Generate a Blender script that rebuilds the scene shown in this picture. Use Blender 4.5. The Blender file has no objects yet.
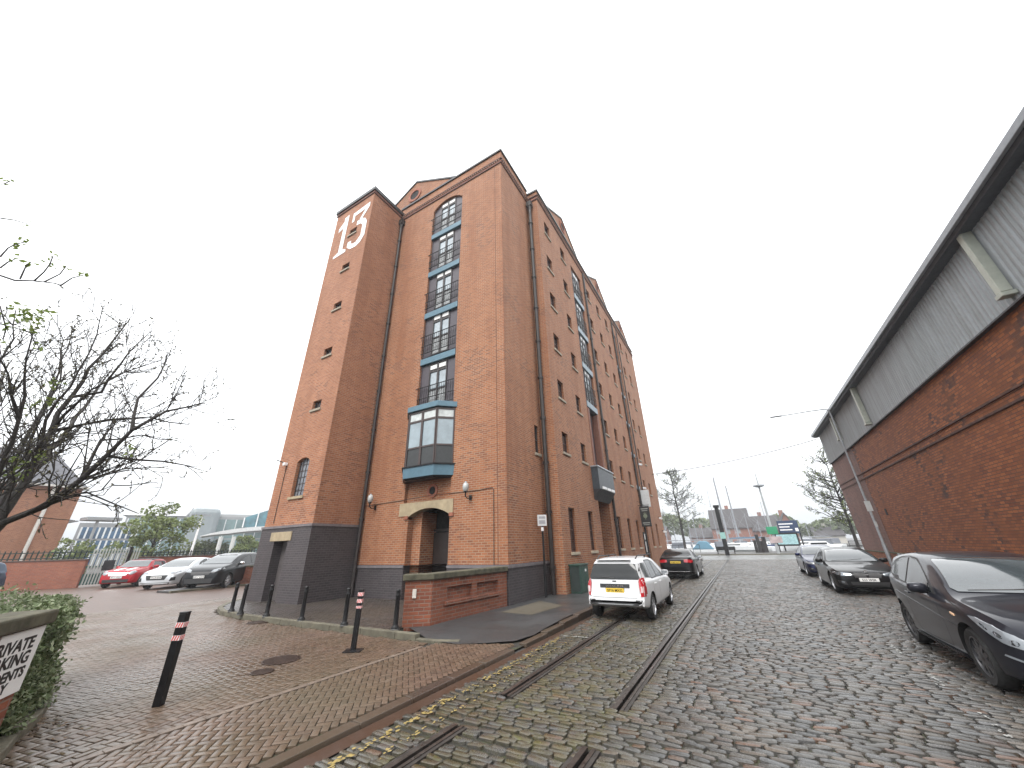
import bpy, bmesh, math, random
import numpy as np
from mathutils import Vector, Matrix
from mathutils.bvhtree import BVHTree
random.seed(7); RNG = np.random.default_rng(5)
PI = math.pi; rad = math.radians
SC = bpy.context.scene; COL = SC.collection

# ------------------------------------------------------------------ camera and survey helpers
FPX = 361.656; PITCH, ROLL, YAW = rad(24.187), rad(-1.5957), rad(29.7207); EYE = 1.65
cp, sp = math.cos(PITCH), math.sin(PITCH)
FWD = Vector((-math.sin(YAW)*cp, math.cos(YAW)*cp, sp)); RT0 = Vector((math.cos(YAW), math.sin(YAW), 0)); UP0 = RT0.cross(FWD)
CR = math.cos(ROLL)*RT0 + math.sin(ROLL)*UP0; CU = -math.sin(ROLL)*RT0 + math.cos(ROLL)*UP0
CAM = Vector((0, 0, EYE))
def sight(x, y): return CR*((x-512)/FPX) - CU*((y-384)/FPX) + FWD
def onz(x, y, z=0.0): d = sight(x, y); return CAM + d*((z-EYE)/d.z)
def onx(x, y, X): d = sight(x, y); return CAM + d*(X/d.x)
def ony(x, y, Y): d = sight(x, y); return CAM + d*(Y/d.y)

# ------------------------------------------------------------------ object helpers
def tag(o, label=None, cat=None, group=None, kind=None):
    if label: o['label'] = label
    if cat: o['category'] = cat
    if group: o['group'] = group
    if kind: o['kind'] = kind
    return o
def thing(name, loc, label, cat, group=None, rz=0.0):
    o = bpy.data.objects.new(name, None); COL.objects.link(o)
    o.empty_display_size = .2; o.location = loc; o.rotation_euler = (0, 0, rz)
    return tag(o, label, cat, group)
def wloc(o):
    v = Vector((0, 0, 0))
    while o is not None: v += o.location; o = o.parent
    return v
def copy_tree(o, parent=None):
    c = o.copy(); COL.objects.link(c); c.parent = parent
    for ch in list(o.children): copy_tree(ch, c)
    return c

class MB:
    def __init__(s): s.v = []; s.f = []; s.m = []; s.mi = 0
    def poly(s, pts):
        b = len(s.v); s.v += [tuple(p) for p in pts]; s.f.append(tuple(range(b, b+len(pts)))); s.m.append(s.mi); return s
    def mesh(s, verts, faces):
        b = len(s.v); s.v += [tuple(p) for p in verts]
        for f in faces: s.f.append(tuple(b+i for i in f)); s.m.append(s.mi)
        return s
    def box(s, x0, x1, y0, y1, z0, z1, M=None):
        p = [(x, y, z) for z in (z0, z1) for y in (y0, y1) for x in (x0, x1)]
        if M is not None: p = [M @ Vector(q) for q in p]
        return s.mesh(p, [(0,2,3,1),(4,5,7,6),(0,1,5,4),(2,6,7,3),(0,4,6,2),(1,3,7,5)])
    def tube(s, pts, r, n=8, caps=True):
        pts = [Vector(p) for p in pts]; rs = r if isinstance(r, (list, tuple)) else [r]*len(pts)
        vs = []; prev = None
        for i, p in enumerate(pts):
            d = (pts[min(i+1, len(pts)-1)] - pts[max(i-1, 0)]).normalized()
            if prev is None:
                a = Vector((0,0,1)) if abs(d.z) < .9 else Vector((1,0,0)); u = d.cross(a).normalized()
            else: u = (prev - d*prev.dot(d)).normalized()
            prev = u; w = d.cross(u)
            for k in range(n): t = 2*PI*k/n; vs.append(p + (u*math.cos(t) + w*math.sin(t))*rs[i])
        fs = [(i*n+k, i*n+(k+1)%n, (i+1)*n+(k+1)%n, (i+1)*n+k) for i in range(len(pts)-1) for k in range(n)]
        if caps: fs += [tuple(range(n-1, -1, -1)), tuple((len(pts)-1)*n+k for k in range(n))]
        return s.mesh(vs, fs)
    def lathe(s, prof, c=(0,0,0), n=16, axis='z', caps=True):
        vs = []
        for (r, h) in prof:
            for k in range(n):
                t = 2*PI*k/n; a, b = r*math.cos(t), r*math.sin(t)
                q = (a, b, h) if axis == 'z' else ((h, a, b) if axis == 'x' else (a, h, b))
                vs.append((q[0]+c[0], q[1]+c[1], q[2]+c[2]))
        fs = [(i*n+k, i*n+(k+1)%n, (i+1)*n+(k+1)%n, (i+1)*n+k) for i in range(len(prof)-1) for k in range(n)]
        if caps: fs += [tuple(range(n-1, -1, -1)), tuple((len(prof)-1)*n+k for k in range(n))]
        return s.mesh(vs, fs)
    def prism(s, pts, d):
        """closed outline pts (3D, planar) pushed along vector d"""
        n = len(pts); d = Vector(d); a = [Vector(p) for p in pts]; b = [p+d for p in a]
        return s.mesh(a+b, [tuple(range(n-1, -1, -1)), tuple(range(n, 2*n))] + [(i, (i+1)%n, n+(i+1)%n, n+i) for i in range(n)])
    def build(s, name, mats, parent=None, world=False, smooth=False, bevel=0.0, fixn=True, autosmooth=None):
        me = bpy.data.meshes.new(name)
        off = wloc(parent) if (world and parent is not None) else Vector((0, 0, 0))
        me.from_pydata([(v[0]-off.x, v[1]-off.y, v[2]-off.z) for v in s.v], [], s.f)
        if not isinstance(mats, (list, tuple)): mats = [mats]
        for m in mats: me.materials.append(m)
        me.polygons.foreach_set('material_index', s.m)
        if fixn:
            bm = bmesh.new(); bm.from_mesh(me); bmesh.ops.remove_doubles(bm, verts=bm.verts, dist=1e-5)
            bmesh.ops.recalc_face_normals(bm, faces=bm.faces); bm.to_mesh(me); bm.free()
        uvs(me, off)
        if smooth:
            me.polygons.foreach_set('use_smooth', [True]*len(me.polygons))
            me.set_sharp_from_angle(angle=rad(autosmooth or 40))
        me.update()
        o = bpy.data.objects.new(name, me); COL.objects.link(o)
        if parent is not None: o.parent = parent
        if bevel:
            md = o.modifiers.new('edge', 'BEVEL'); md.width = bevel; md.segments = 2; md.limit_method = 'ANGLE'; md.angle_limit = rad(40)
        return o
def uvs(me, off=Vector((0,0,0))):
    nl = len(me.loops)
    if nl == 0: return
    uv = me.uv_layers.new(name='UVMap')
    co = np.empty(len(me.vertices)*3); me.vertices.foreach_get('co', co); co = co.reshape(-1, 3) + np.array(off)
    lv = np.empty(nl, dtype=np.int32); me.loops.foreach_get('vertex_index', lv)
    npoly = len(me.polygons); nr = np.empty(npoly*3); me.polygons.foreach_get('normal', nr); nr = nr.reshape(-1, 3)
    lt = np.empty(npoly, dtype=np.int32); me.polygons.foreach_get('loop_total', lt)
    N = np.repeat(nr, lt, axis=0); P = co[lv]
    flat = np.abs(N[:, 2]) > .75; L = np.hypot(N[:, 0], N[:, 1]) + 1e-9
    U = np.where(flat, P[:, 0], (-N[:, 1]*P[:, 0] + N[:, 0]*P[:, 1])/L); V = np.where(flat, P[:, 1], P[:, 2])
    uv.data.foreach_set('uv', np.stack([U, V], 1).astype(np.float32).ravel())

FONT = None
def text_mesh(name, txt, size, mat, parent=None, depth=.002, align='CENTER', bold=0.0, world_matrix=None):
    cu = bpy.data.curves.new(name, 'FONT'); cu.body = txt; cu.size = size; cu.extrude = depth; cu.align_x = align; cu.offset = bold
    cu.resolution_u = 3
    t = bpy.data.objects.new('tmp', cu); COL.objects.link(t)
    dg = bpy.context.evaluated_depsgraph_get(); me = bpy.data.meshes.new_from_object(t.evaluated_get(dg))
    bpy.data.objects.remove(t); bpy.data.curves.remove(cu)
    me.materials.clear(); me.materials.append(mat); me.name = name
    if world_matrix is not None: me.transform(world_matrix)
    o = bpy.data.objects.new(name, me); COL.objects.link(o)
    if parent is not None: o.parent = parent
    return o
def frame_matrix(origin, xax, yax):
    x = Vector(xax).normalized(); y = Vector(yax).normalized(); z = x.cross(y)
    M = Matrix((x, y, z)).transposed().to_4x4(); M.translation = Vector(origin); return M

# ------------------------------------------------------------------ materials
class NT:
    def __init__(s, name):
        s.mat = bpy.data.materials.new(name); s.mat.use_nodes = True; s.t = s.mat.node_tree; s.t.nodes.clear()
        s.out = s.n('ShaderNodeOutputMaterial'); s.b = s.n('ShaderNodeBsdfPrincipled'); s.l(s.b.outputs[0], s.out.inputs[0])
    def n(s, ty, **kw):
        x = s.t.nodes.new(ty)
        for k, v in kw.items(): setattr(x, k, v)
        return x
    def l(s, a, b): s.t.links.new(a, b)
    def set(s, node, **kw):
        for k, v in kw.items():
            i = node.inputs[k.replace('_', ' ')]
            if hasattr(v, 'default_value') or isinstance(v, bpy.types.NodeSocket): s.l(v, i)
            else: i.default_value = v
        return node
    def noise(s, vec, scale, detail=3, rough=.55):
        x = s.n('ShaderNodeTexNoise'); x.inputs['Scale'].default_value = scale; x.inputs['Detail'].default_value = detail; x.inputs['Roughness'].default_value = rough
        if vec is not None: s.l(vec, x.inputs['Vector'])
        return x.outputs['Fac']
    def ramp(s, fac, *stops):
        x = s.n('ShaderNodeValToRGB'); e = x.color_ramp.elements
        while len(e) < len(stops): e.new(.5)
        for k, (p, c) in enumerate(stops):
            e[k].position = p; e[k].color = (c, c, c, 1) if isinstance(c, (int, float)) else (*c, 1)
        s.l(fac, x.inputs[0]); return x.outputs[0]
    def mix(s, fac, a, b, mode='MIX'):
        x = s.n('ShaderNodeMix', data_type='RGBA', blend_type=mode)
        for sock, v in ((x.inputs[0], fac), (x.inputs[6], a), (x.inputs[7], b)):
            if isinstance(v, bpy.types.NodeSocket): s.l(v, sock)
            elif isinstance(v, (int, float)): sock.default_value = v
            else: sock.default_value = (*v, 1)
        return x.outputs[2]
    def math(s, op, a, b=None):
        x = s.n('ShaderNodeMath', operation=op)
        for sock, v in ((x.inputs[0], a), (x.inputs[1], b)):
            if v is None: continue
            if isinstance(v, bpy.types.NodeSocket): s.l(v, sock)
            else: sock.default_value = v
        return x.outputs[0]
    def bump(s, h, strength=.3, dist=.01):
        x = s.n('ShaderNodeBump'); x.inputs['Strength'].default_value = strength; x.inputs['Distance'].default_value = dist
        s.l(h, x.inputs['Height']); s.l(x.outputs[0], s.b.inputs['Normal'])
    def uv(s): return s.n('ShaderNodeUVMap', uv_map='UVMap').outputs[0]
    def obj(s): return s.n('ShaderNodeTexCoord').outputs['Object']
    def pos(s): return s.n('ShaderNodeNewGeometry').outputs['Position']
MATS = {}
def pm(name, c, rough=.5, metal=0.0, var=.12, scale=6, bump=0.0, coat=0.0, spec=.5, emis=None, alpha=None):
    """plain material: real colour with fine procedural wear"""
    if name in MATS: return MATS[name]
    t = NT(name); b = t.b; p = t.obj(); nz = t.noise(p, scale, 5, .6)
    col = t.mix(t.ramp(nz, (.3, 0.0), (.72, 1.0)), [x*(1-var) for x in c], [min(1, x*(1+var)) for x in c])
    t.set(b, Base_Color=col, Metallic=metal)
    r = t.n('ShaderNodeMapRange'); t.set(r, Value=t.noise(p, scale*2.3, 3), From_Min=.3, From_Max=.7, To_Min=max(.02, rough*.8), To_Max=min(1, rough*1.2))
    t.l(r.outputs[0], b.inputs['Roughness']); b.inputs['Specular IOR Level'].default_value = spec
    b.inputs['Coat Weight'].default_value = coat; b.inputs['Coat Roughness'].default_value = .04
    if bump: t.bump(t.noise(p, scale*8, 4), bump, .005)
    if emis: b.inputs['Emission Color'].default_value = (*emis[0], 1); b.inputs['Emission Strength'].default_value = emis[1]
    MATS[name] = t.mat; return t.mat
def brick(name, c1, c2, mortar, bw=.225, rh=.075, dark=None, darkamt=.0, patch=None, grime=.25, rough=.8, ms=.010, bumpd=.006, distort=0.0):
    if name in MATS: return MATS[name]
    t = NT(name); uv = t.uv(); p = t.pos()
    if distort:
        off = t.n('ShaderNodeVectorMath', operation='MULTIPLY_ADD'); t.l(t.n('ShaderNodeTexNoise').outputs['Color'], off.inputs[0])
        nn = off.inputs[0].links[0].from_node; nn.inputs['Scale'].default_value = 2.2; t.l(uv, nn.inputs['Vector'])
        off.inputs[1].default_value = (distort,)*3; t.l(uv, off.inputs[2]); uv = off.outputs[0]
    def bt(a, b, m):
        x = t.n('ShaderNodeTexBrick', offset=.5, offset_frequency=2, squash=1, squash_frequency=1); t.l(uv, x.inputs['Vector'])
        for k, v in (('Color1', a), ('Color2', b), ('Mortar', m)):
            if isinstance(v, bpy.types.NodeSocket): t.l(v, x.inputs[k])
            else: x.inputs[k].default_value = (*v, 1)
        x.inputs['Scale'].default_value = 1; x.inputs['Mortar Size'].default_value = ms; x.inputs['Mortar Smooth'].default_value = .25
        x.inputs['Brick Width'].default_value = bw; x.inputs['Row Height'].default_value = rh; x.inputs['Bias'].default_value = 0
        return x
    x = bt(c1, c2, mortar); col = x.outputs['Color']
    if dark is not None:   # scattered burnt bricks, one tone per brick, clustered by a slow noise
        y = bt((0,0,0), (1,1,1), (0,0,0)); sel = t.ramp(t.math('MULTIPLY', y.outputs['Color'], t.ramp(t.noise(p, .55, 5, .7), (.42, 0.0), (.66, 1.0))), (.35, 0.0), (.5, 1.0))
        col = t.mix(t.math('MULTIPLY', sel, darkamt), col, dark)
    if patch is not None:
        col = t.mix(t.math('MULTIPLY', t.ramp(t.noise(p, .28, 3, .5), (.55, 0.0), (.6, 1.0)), .75), col, patch)
    g = t.noise(p, .9, 6, .65); col = t.mix(t.math('MULTIPLY', t.ramp(g, (.35, 1.0), (.62, 0.0)), grime), col, [c*.45 for c in c1])
    mp_ = t.n('ShaderNodeMapping'); mp_.inputs['Scale'].default_value = (1.6, 1.6, .12); t.l(p, mp_.inputs[0]); st = t.noise(mp_.outputs[0], 1.0, 5, .65); col = t.mix(t.math('MULTIPLY', t.ramp(st, (.36, 1.0), (.55, 0.0)), .42), col, [c*.55 for c in c1])
    g2 = t.noise(p, 24, 4, .6); col = t.mix(.35, col, t.mix(g2, col, [min(1, c*1.5) for c in c2], 'MULTIPLY'), 'MIX')
    t.set(t.b, Base_Color=col, Roughness=rough)
    h = t.math('ADD', t.math('MULTIPLY', x.outputs['Fac'], -1.0), t.math('MULTIPLY', g2, .35)); t.bump(h, .8, bumpd)
    MATS[name] = t.mat; return t.mat

M_BRICK = brick('orange_red_brick', (.41,.155,.064), (.27,.090,.038), (.37,.275,.185), dark=(.14,.055,.04), darkamt=.5, grime=.25, ms=.013)
M_BRICK2 = brick('tower_brick', (.43,.178,.084), (.30,.108,.052), (.38,.285,.20), dark=(.15,.06,.04), darkamt=.45, grime=.25)
M_ENG = brick('blue_engineering_brick', (.075,.062,.066), (.048,.041,.046), (.10,.09,.09), grime=.2, rough=.6)
M_WBRICK = brick('old_red_brick', (.52,.170,.050), (.21,.062,.026), (.075,.052,.042), dark=(.04,.028,.028), darkamt=.9, patch=None, grime=.75, ms=.011, bumpd=.014, bw=.24, rh=.085)
M_WBRICK_PALE = brick('pale_end_brick', (.26,.125,.095), (.19,.085,.065), (.22,.17,.15), dark=(.10,.07,.065), darkamt=.6, grime=.2, ms=.009)  # paler, greyer brick tones for the far end of the shed wall
M_RBRICK = brick('bright_red_garden_brick', (.31,.098,.048), (.19,.055,.030), (.24,.18,.14), dark=(.12,.05,.035), darkamt=.6, grime=.4, distort=.006)
M_FBRICK = brick('boundary_brick', (.36,.12,.065), (.27,.085,.05), (.25,.17,.13), grime=.3)
def M_(n, *a, **k): return pm(n, *a, **k)
M_STONE = M_('pale_sandstone', (.33,.265,.17), .8, var=.2, scale=4, bump=.3)
M_CAPST = M_('weathered_mossy_capstone', (.075,.070,.045), .9, var=.5, scale=5, bump=.5)
M_GREY = M_('grey_concrete_kerb', (.115,.105,.075), .8, var=.35, scale=5, bump=.4)
M_DKMET = M_('dark_parapet_metal', (.05,.052,.055), .45, .3)
M_BLUE = M_('blue_grey_painted_steel', (.085,.165,.215), .5, var=.1)
M_FRAME = M_('brown_black_window_frame', (.035,.028,.028), .4)
M_PURP = M_('dark_side_panel', (.055,.045,.055), .35)
M_PANE = M_('sky_pale_window_glass', (.22,.27,.30), .06, var=.35, scale=3, spec=.9, coat=1)  # pale base colour stands in for blinds and reflected sky in the panes
M_DGLASS = M_('dark_window_glass', (.03,.03,.032), .06, spec=.8)
M_BAYG = M_('bay_window_glass', (.20,.26,.29), .08, var=.2, scale=2, spec=.9, coat=.8)
M_BAYP = M_('bay_dark_panel', (.03,.033,.034), .4, var=.2, scale=8)
M_BLACK = M_('black_painted_iron', (.010,.010,.011), .45, spec=.28)
M_RUBBER = M_('black_rubber', (.016,.016,.016), .8)
M_WHITE = M_('white_paint', (.80,.80,.80), .5, var=.04)
M_PIPE = M_('downpipe_dark_brown', (.028,.022,.020), .5, var=.3)
M_SILL = M_('grey_stone_sill', (.30,.26,.20), .8, var=.2)
M_DOORB = M_('door_dark_brown', (.02,.012,.010), .5)
M_SLATE = M_('slate_roof', (.07,.07,.08), .6, var=.3, scale=3, bump=.3)
M_REDT = M_('red_reflective_tape', (.65,.04,.03), .35)
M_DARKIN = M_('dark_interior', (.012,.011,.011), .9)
M_GREEN = M_('green_cabinet_paint', (.022,.055,.042), .5, var=.2)
M_LAMPG = M_('frosted_lamp_glass', (.38,.39,.38), .15, spec=.6)
M_GALV = M_('galvanised_steel', (.33,.35,.37), .4, .5, var=.2)
M_STEELG = M_('grey_roof_trim', (.20,.21,.23), .5, .2)
M_LEAFH = None

# cladding sheet, wet ground materials
def ground_mat(name, c1, c2, rough0, rough1, scale=1.2, bump=.3, moss=None, mossamt=0, fine=60, puddle=None):
    t = NT(name); p = t.pos(); n1 = t.noise(p, scale, 6, .6); n2 = t.noise(p, fine, 3, .7)
    col = t.mix(n1, c1, c2); col = t.mix(t.math('MULTIPLY', n2, .55), col, [c*.4 for c in c1])
    if moss: col = t.mix(t.math('MULTIPLY', t.ramp(t.noise(p, scale*2.7, 6, .7), (.48, 0.0), (.62, 1.0)), mossamt), col, moss)
    r = t.n('ShaderNodeMapRange'); t.set(r, Value=t.noise(p, scale*.8, 4), From_Min=.35, From_Max=.65, To_Min=rough0, To_Max=rough1)
    t.set(t.b, Base_Color=col); t.l(r.outputs[0], t.b.inputs['Roughness']); t.bump(n2, bump, .006)
    return t.mat
M_ASPH = ground_mat('damp_asphalt', (.042,.043,.045), (.062,.062,.062), .3, .6)
M_ASPH2 = ground_mat('wet_far_road', (.085,.085,.082), (.12,.118,.11), .25, .5)
M_PATCH = ground_mat('repaired_asphalt', (.085,.075,.055), (.12,.10,.07), .5, .8)
M_DIRT = ground_mat('joint_dirt', (.022,.02,.017), (.04,.035,.028), .6, .9, 1.5, .6, (.05,.06,.018), .6)
M_RUST = ground_mat('red_brown_gutter', (.075,.038,.022), (.045,.026,.017), .3, .6, 3)
M_GROUND = ground_mat('wide_ground', (.07,.067,.064), (.10,.096,.09), .5, .85, .15)

def sett_mat():
    t = NT('granite_setts'); g = t.n('ShaderNodeNewGeometry'); p = g.outputs['Position']; ri = g.outputs['Random Per Island']
    sx = t.n('ShaderNodeSeparateXYZ'); t.l(p, sx.inputs[0])
    base = t.ramp(ri, (0, (.060,.063,.064)), (.2, (.108,.102,.090)), (.4, (.076,.078,.079)), (.58, (.112,.092,.072)), (.75, (.098,.103,.108)), (.88, (.082,.080,.073)), (.95, (.145,.085,.058)), (1, (.058,.060,.060)))
    spk = t.noise(p, 90, 4, .7); col = t.mix(.75, base, t.mix(spk, (.35,.35,.35), (1.35,1.3,1.25)), 'MULTIPLY')
    # track bed between the rails carries moss and mud
    m = t.n('ShaderNodeMapRange', interpolation_type='SMOOTHSTEP'); t.set(m, Value=t.math('ABSOLUTE', t.math('ADD', sx.outputs[0], 2.45)), From_Min=1.5, From_Max=.7, To_Min=0.0, To_Max=1.0)
    near = t.n('ShaderNodeMapRange'); t.set(near, Value=sx.outputs[1], From_Min=14.0, From_Max=5.0, To_Min=.35, To_Max=1.0)
    mask = t.math('MULTIPLY', t.math('MULTIPLY', m.outputs[0], near.outputs[0]), t.ramp(t.noise(p, 3.2, 6, .7), (.40, 0.0), (.62, 1.0)))
    col = t.mix(t.math('MULTIPLY', mask, .75), col, (.085,.075,.03))
    gm = t.ramp(t.noise(p, 6.0, 5, .75), (.56, 0.0), (.66, 1.0)); col = t.mix(t.math('MULTIPLY', t.math('MULTIPLY', gm, mask), .7), col, (.10,.12,.025))
    bigv = t.noise(p, .7, 5, .65); col = t.mix(t.ramp(bigv, (.38, .55), (.6, 0.0)), col, t.mix(1.0, col, (.45,.43,.40), 'MULTIPLY'))
    rr = t.n('ShaderNodeMapRange'); t.set(rr, Value=t.math('ADD', t.math('MULTIPLY', t.noise(p, 1.1, 5), .7), t.math('MULTIPLY', spk, .3)), From_Min=.35, From_Max=.65, To_Min=.12, To_Max=.40)
    t.set(t.b, Base_Color=col); t.l(rr.outputs[0], t.b.inputs['Roughness']); t.b.inputs['Specular IOR Level'].default_value = .6
    t.bump(t.math('ADD', t.math('MULTIPLY', t.noise(p, 14, 4, .6), 1.6), t.math('ADD', t.noise(p, 40, 4, .65), t.math('MULTIPLY', spk, .3))), .7, .009); return t.mat
M_SETT = sett_mat()
def paver_mat(name, tones, rough0=.20, rough1=.55, mossc=(.070,.062,.030), mossamt=.45, mossreg=None):
    t = NT(name); g = t.n('ShaderNodeNewGeometry'); p = g.outputs['Position']; ri = g.outputs['Random Per Island']
    base = t.ramp(ri, *[(i/(len(tones)-1), c) for i, c in enumerate(tones)])
    spk = t.noise(p, 120, 3, .7); col = t.mix(.6, base, t.mix(spk, (.45,.45,.45), (1.3,1.3,1.3)), 'MULTIPLY')
    big = t.noise(p, .45, 5, .6); col = t.mix(t.math('MULTIPLY', t.ramp(big, (.4, 0.0), (.65, 1.0)), mossamt), col, mossc)
    sx = t.n('ShaderNodeSeparateXYZ'); t.l(p, sx.inputs[0])
    near = t.n('ShaderNodeMapRange'); t.set(near, Value=sx.outputs[1], From_Min=4.0, From_Max=1.5, To_Min=0.0, To_Max=.4); col = t.mix(t.math('MULTIPLY', near.outputs[0], t.ramp(t.noise(p, 2.2, 5, .7), (.35, 0.0), (.6, 1.0))), col, mossc)
    rr = t.n('ShaderNodeMapRange'); t.set(rr, Value=t.noise(p, .5, 5), From_Min=.35, From_Max=.65, To_Min=rough0, To_Max=rough1)
    t.set(t.b, Base_Color=col); t.l(rr.outputs[0], t.b.inputs['Roughness']); t.bump(spk, .3, .004); return t.mat
M_PAVER = paver_mat('red_brown_block_paving', [(.108,.072,.052), (.138,.090,.064), (.094,.064,.048), (.122,.078,.056), (.150,.104,.078)])
M_DPAVER = paver_mat('dark_terrace_block_paving', [(.050,.042,.039), (.068,.054,.048), (.044,.038,.036), (.058,.048,.044)], .25, .5, mossamt=.2)
M_FARPAV = brick('far_block_paving', (.145,.088,.064), (.11,.068,.052), (.06,.045,.035), bw=.2, rh=.1, grime=.35, rough=.45, ms=.004, bumpd=.002)

# ------------------------------------------------------------------ world, sun, camera
w = bpy.data.worlds.new('World'); SC.world = w; w.use_nodes = True; nt = w.node_tree; nt.nodes.clear()
SUN_EL, SUN_AZ = rad(52), rad(178)
sky = nt.nodes.new('ShaderNodeTexSky'); sky.sky_type = 'NISHITA'; sky.sun_disc = False; sky.sun_elevation = SUN_EL; sky.sun_rotation = SUN_AZ
sky.air_density = 1; sky.dust_density = 4; sky.ozone_density = 1
hs = nt.nodes.new('ShaderNodeHueSaturation'); hs.inputs['Saturation'].default_value = .15; nt.links.new(sky.outputs[0], hs.inputs['Color'])
tc = nt.nodes.new('ShaderNodeTexCoord'); nz = nt.nodes.new('ShaderNodeTexNoise'); nz.inputs['Scale'].default_value = 1.6; nz.inputs['Detail'].default_value = 6
nt.links.new(tc.outputs['Generated'], nz.inputs['Vector'])
cr_ = nt.nodes.new('ShaderNodeValToRGB'); cr_.color_ramp.elements[0].color = (7.2,7.35,7.55,1); cr_.color_ramp.elements[1].color = (9.2,9.3,9.35,1); cr_.color_ramp.elements[0].position = .35; cr_.color_ramp.elements[1].position = .7
nt.links.new(nz.outputs['Fac'], cr_.inputs[0])
mx = nt.nodes.new('ShaderNodeMix'); mx.data_type = 'RGBA'; mx.inputs[0].default_value = .8; nt.links.new(hs.outputs[0], mx.inputs[6]); nt.links.new(cr_.outputs[0], mx.inputs[7])
sxw = nt.nodes.new('ShaderNodeSeparateXYZ'); nt.links.new(tc.outputs['Generated'], sxw.inputs[0])
gr = nt.nodes.new('ShaderNodeValToRGB'); ge = gr.color_ramp.elements; ge.new(.5); gr.color_ramp.interpolation = 'EASE'
for k_, (p_, c_) in enumerate(((0.0, (.40,.415,.43)), (.22, (.82,.83,.84)), (.65, (1.12,1.12,1.12)))): ge[k_].position = p_; ge[k_].color = (*c_, 1)
nt.links.new(sxw.outputs[2], gr.inputs[0])
mm_ = nt.nodes.new('ShaderNodeMix'); mm_.data_type = 'RGBA'; mm_.blend_type = 'MULTIPLY'; mm_.inputs[0].default_value = 1; nt.links.new(mx.outputs[2], mm_.inputs[6]); nt.links.new(gr.outputs[0], mm_.inputs[7])
bg = nt.nodes.new('ShaderNodeBackground'); bg.inputs['Strength'].default_value = .15; nt.links.new(mm_.outputs[2], bg.inputs[0])
wo = nt.nodes.new('ShaderNodeOutputWorld'); nt.links.new(bg.outputs[0], wo.inputs[0])
sl = bpy.data.lights.new('overcast_sun', 'SUN'); sl.energy = 1.1; sl.angle = rad(25); sl.color = (1, .97, .93)
so = bpy.data.objects.new('overcast_sun', sl); COL.objects.link(so)
sd = Vector((math.sin(SUN_AZ)*math.cos(SUN_EL), math.cos(SUN_AZ)*math.cos(SUN_EL), math.sin(SUN_EL)))
so.rotation_euler = sd.to_track_quat('Z', 'Y').to_euler(); so.location = (0, 0, 60)
cam = bpy.data.cameras.new('camera'); co = bpy.data.objects.new('camera', cam); COL.objects.link(co)
co.matrix_world = Matrix(((CR.x, CU.x, -FWD.x, 0), (CR.y, CU.y, -FWD.y, 0), (CR.z, CU.z, -FWD.z, EYE), (0, 0, 0, 1)))
cam.sensor_width = 36; cam.lens = FPX/1024*36; cam.clip_end = 3000; cam.clip_start = .05; SC.camera = co
SC.view_settings.view_transform = 'Standard'; SC.view_settings.look = 'None'; SC.view_settings.exposure = 1.04; SC.view_settings.gamma = 1
SC.cycles.use_denoising = True; SC.cycles.max_bounces = 6; SC.cycles.diffuse_bounces = 3; SC.cycles.glossy_bounces = 3; SC.cycles.transparent_max_bounces = 6
SC.cycles.volume_bounces = 0; SC.cycles.volume_step_rate = 5
SC.render.resolution_x = 1024; SC.render.resolution_y = 768

# ================================================================== GROUND
def struct(mb, name, mat, **k): o = mb.build(name, mat, **k); o['kind'] = 'structure'; return o
QY = 68.0      # quay edge
g = MB()       # one big sheet with the dock basin sunk in it
for (x0,x1,y0,y1) in ((-900,900,-300,QY), (-900,-60,QY,125), (300,900,QY,125), (-900,900,125,1200)):
    g.poly([(x0,y0,-.05),(x1,y0,-.05),(x1,y1,-.05),(x0,y1,-.05)])
for (a, b) in (((-60,QY),(300,QY)), ((300,QY),(300,125)), ((300,125),(-60,125)), ((-60,125),(-60,QY))):
    g.poly([(a[0],a[1],-3),(b[0],b[1],-3),(b[0],b[1],-.05),(a[0],a[1],-.05)])
g.poly([(-60,QY,-3),(300,QY,-3),(300,125,-3),(-60,125,-3)])
struct(g, 'ground', M_GROUND, fixn=False)
wt = NT('dock_water'); wt.set(wt.b, Base_Color=(.05,.06,.055,1), Roughness=.08); wt.bump(wt.noise(wt.pos(), 3, 4), .3, .03)
struct(MB().poly([(-59.9,QY+.02,-.45),(299,QY+.02,-.45),(299,124.9,-.45),(-59.9,124.9,-.45)]), 'dock_water', wt.mat)
XG = -3.86     # kerb line of the lane
struct(MB().poly([(-3.62,-4,-.030),(4.7,-4,-.030),(4.7,43,-.030),(-3.62,43,-.030)]), 'road_bed', M_DIRT)
struct(MB().poly([(-22,43,-.012),(80,43,-.012),(80,56,-.012),(-22,56,-.012)]), 'cross_road', M_ASPH2)
struct(MB().box(-22,80,56,56.3,-.05,.1), 'quay_kerb', M_GREY)
struct(MB().poly([(-22,56.3,.09),(80,56.3,.09),(80,QY,.09),(-22,QY,.09)]), 'quay_paving', M_GROUND)
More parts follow.
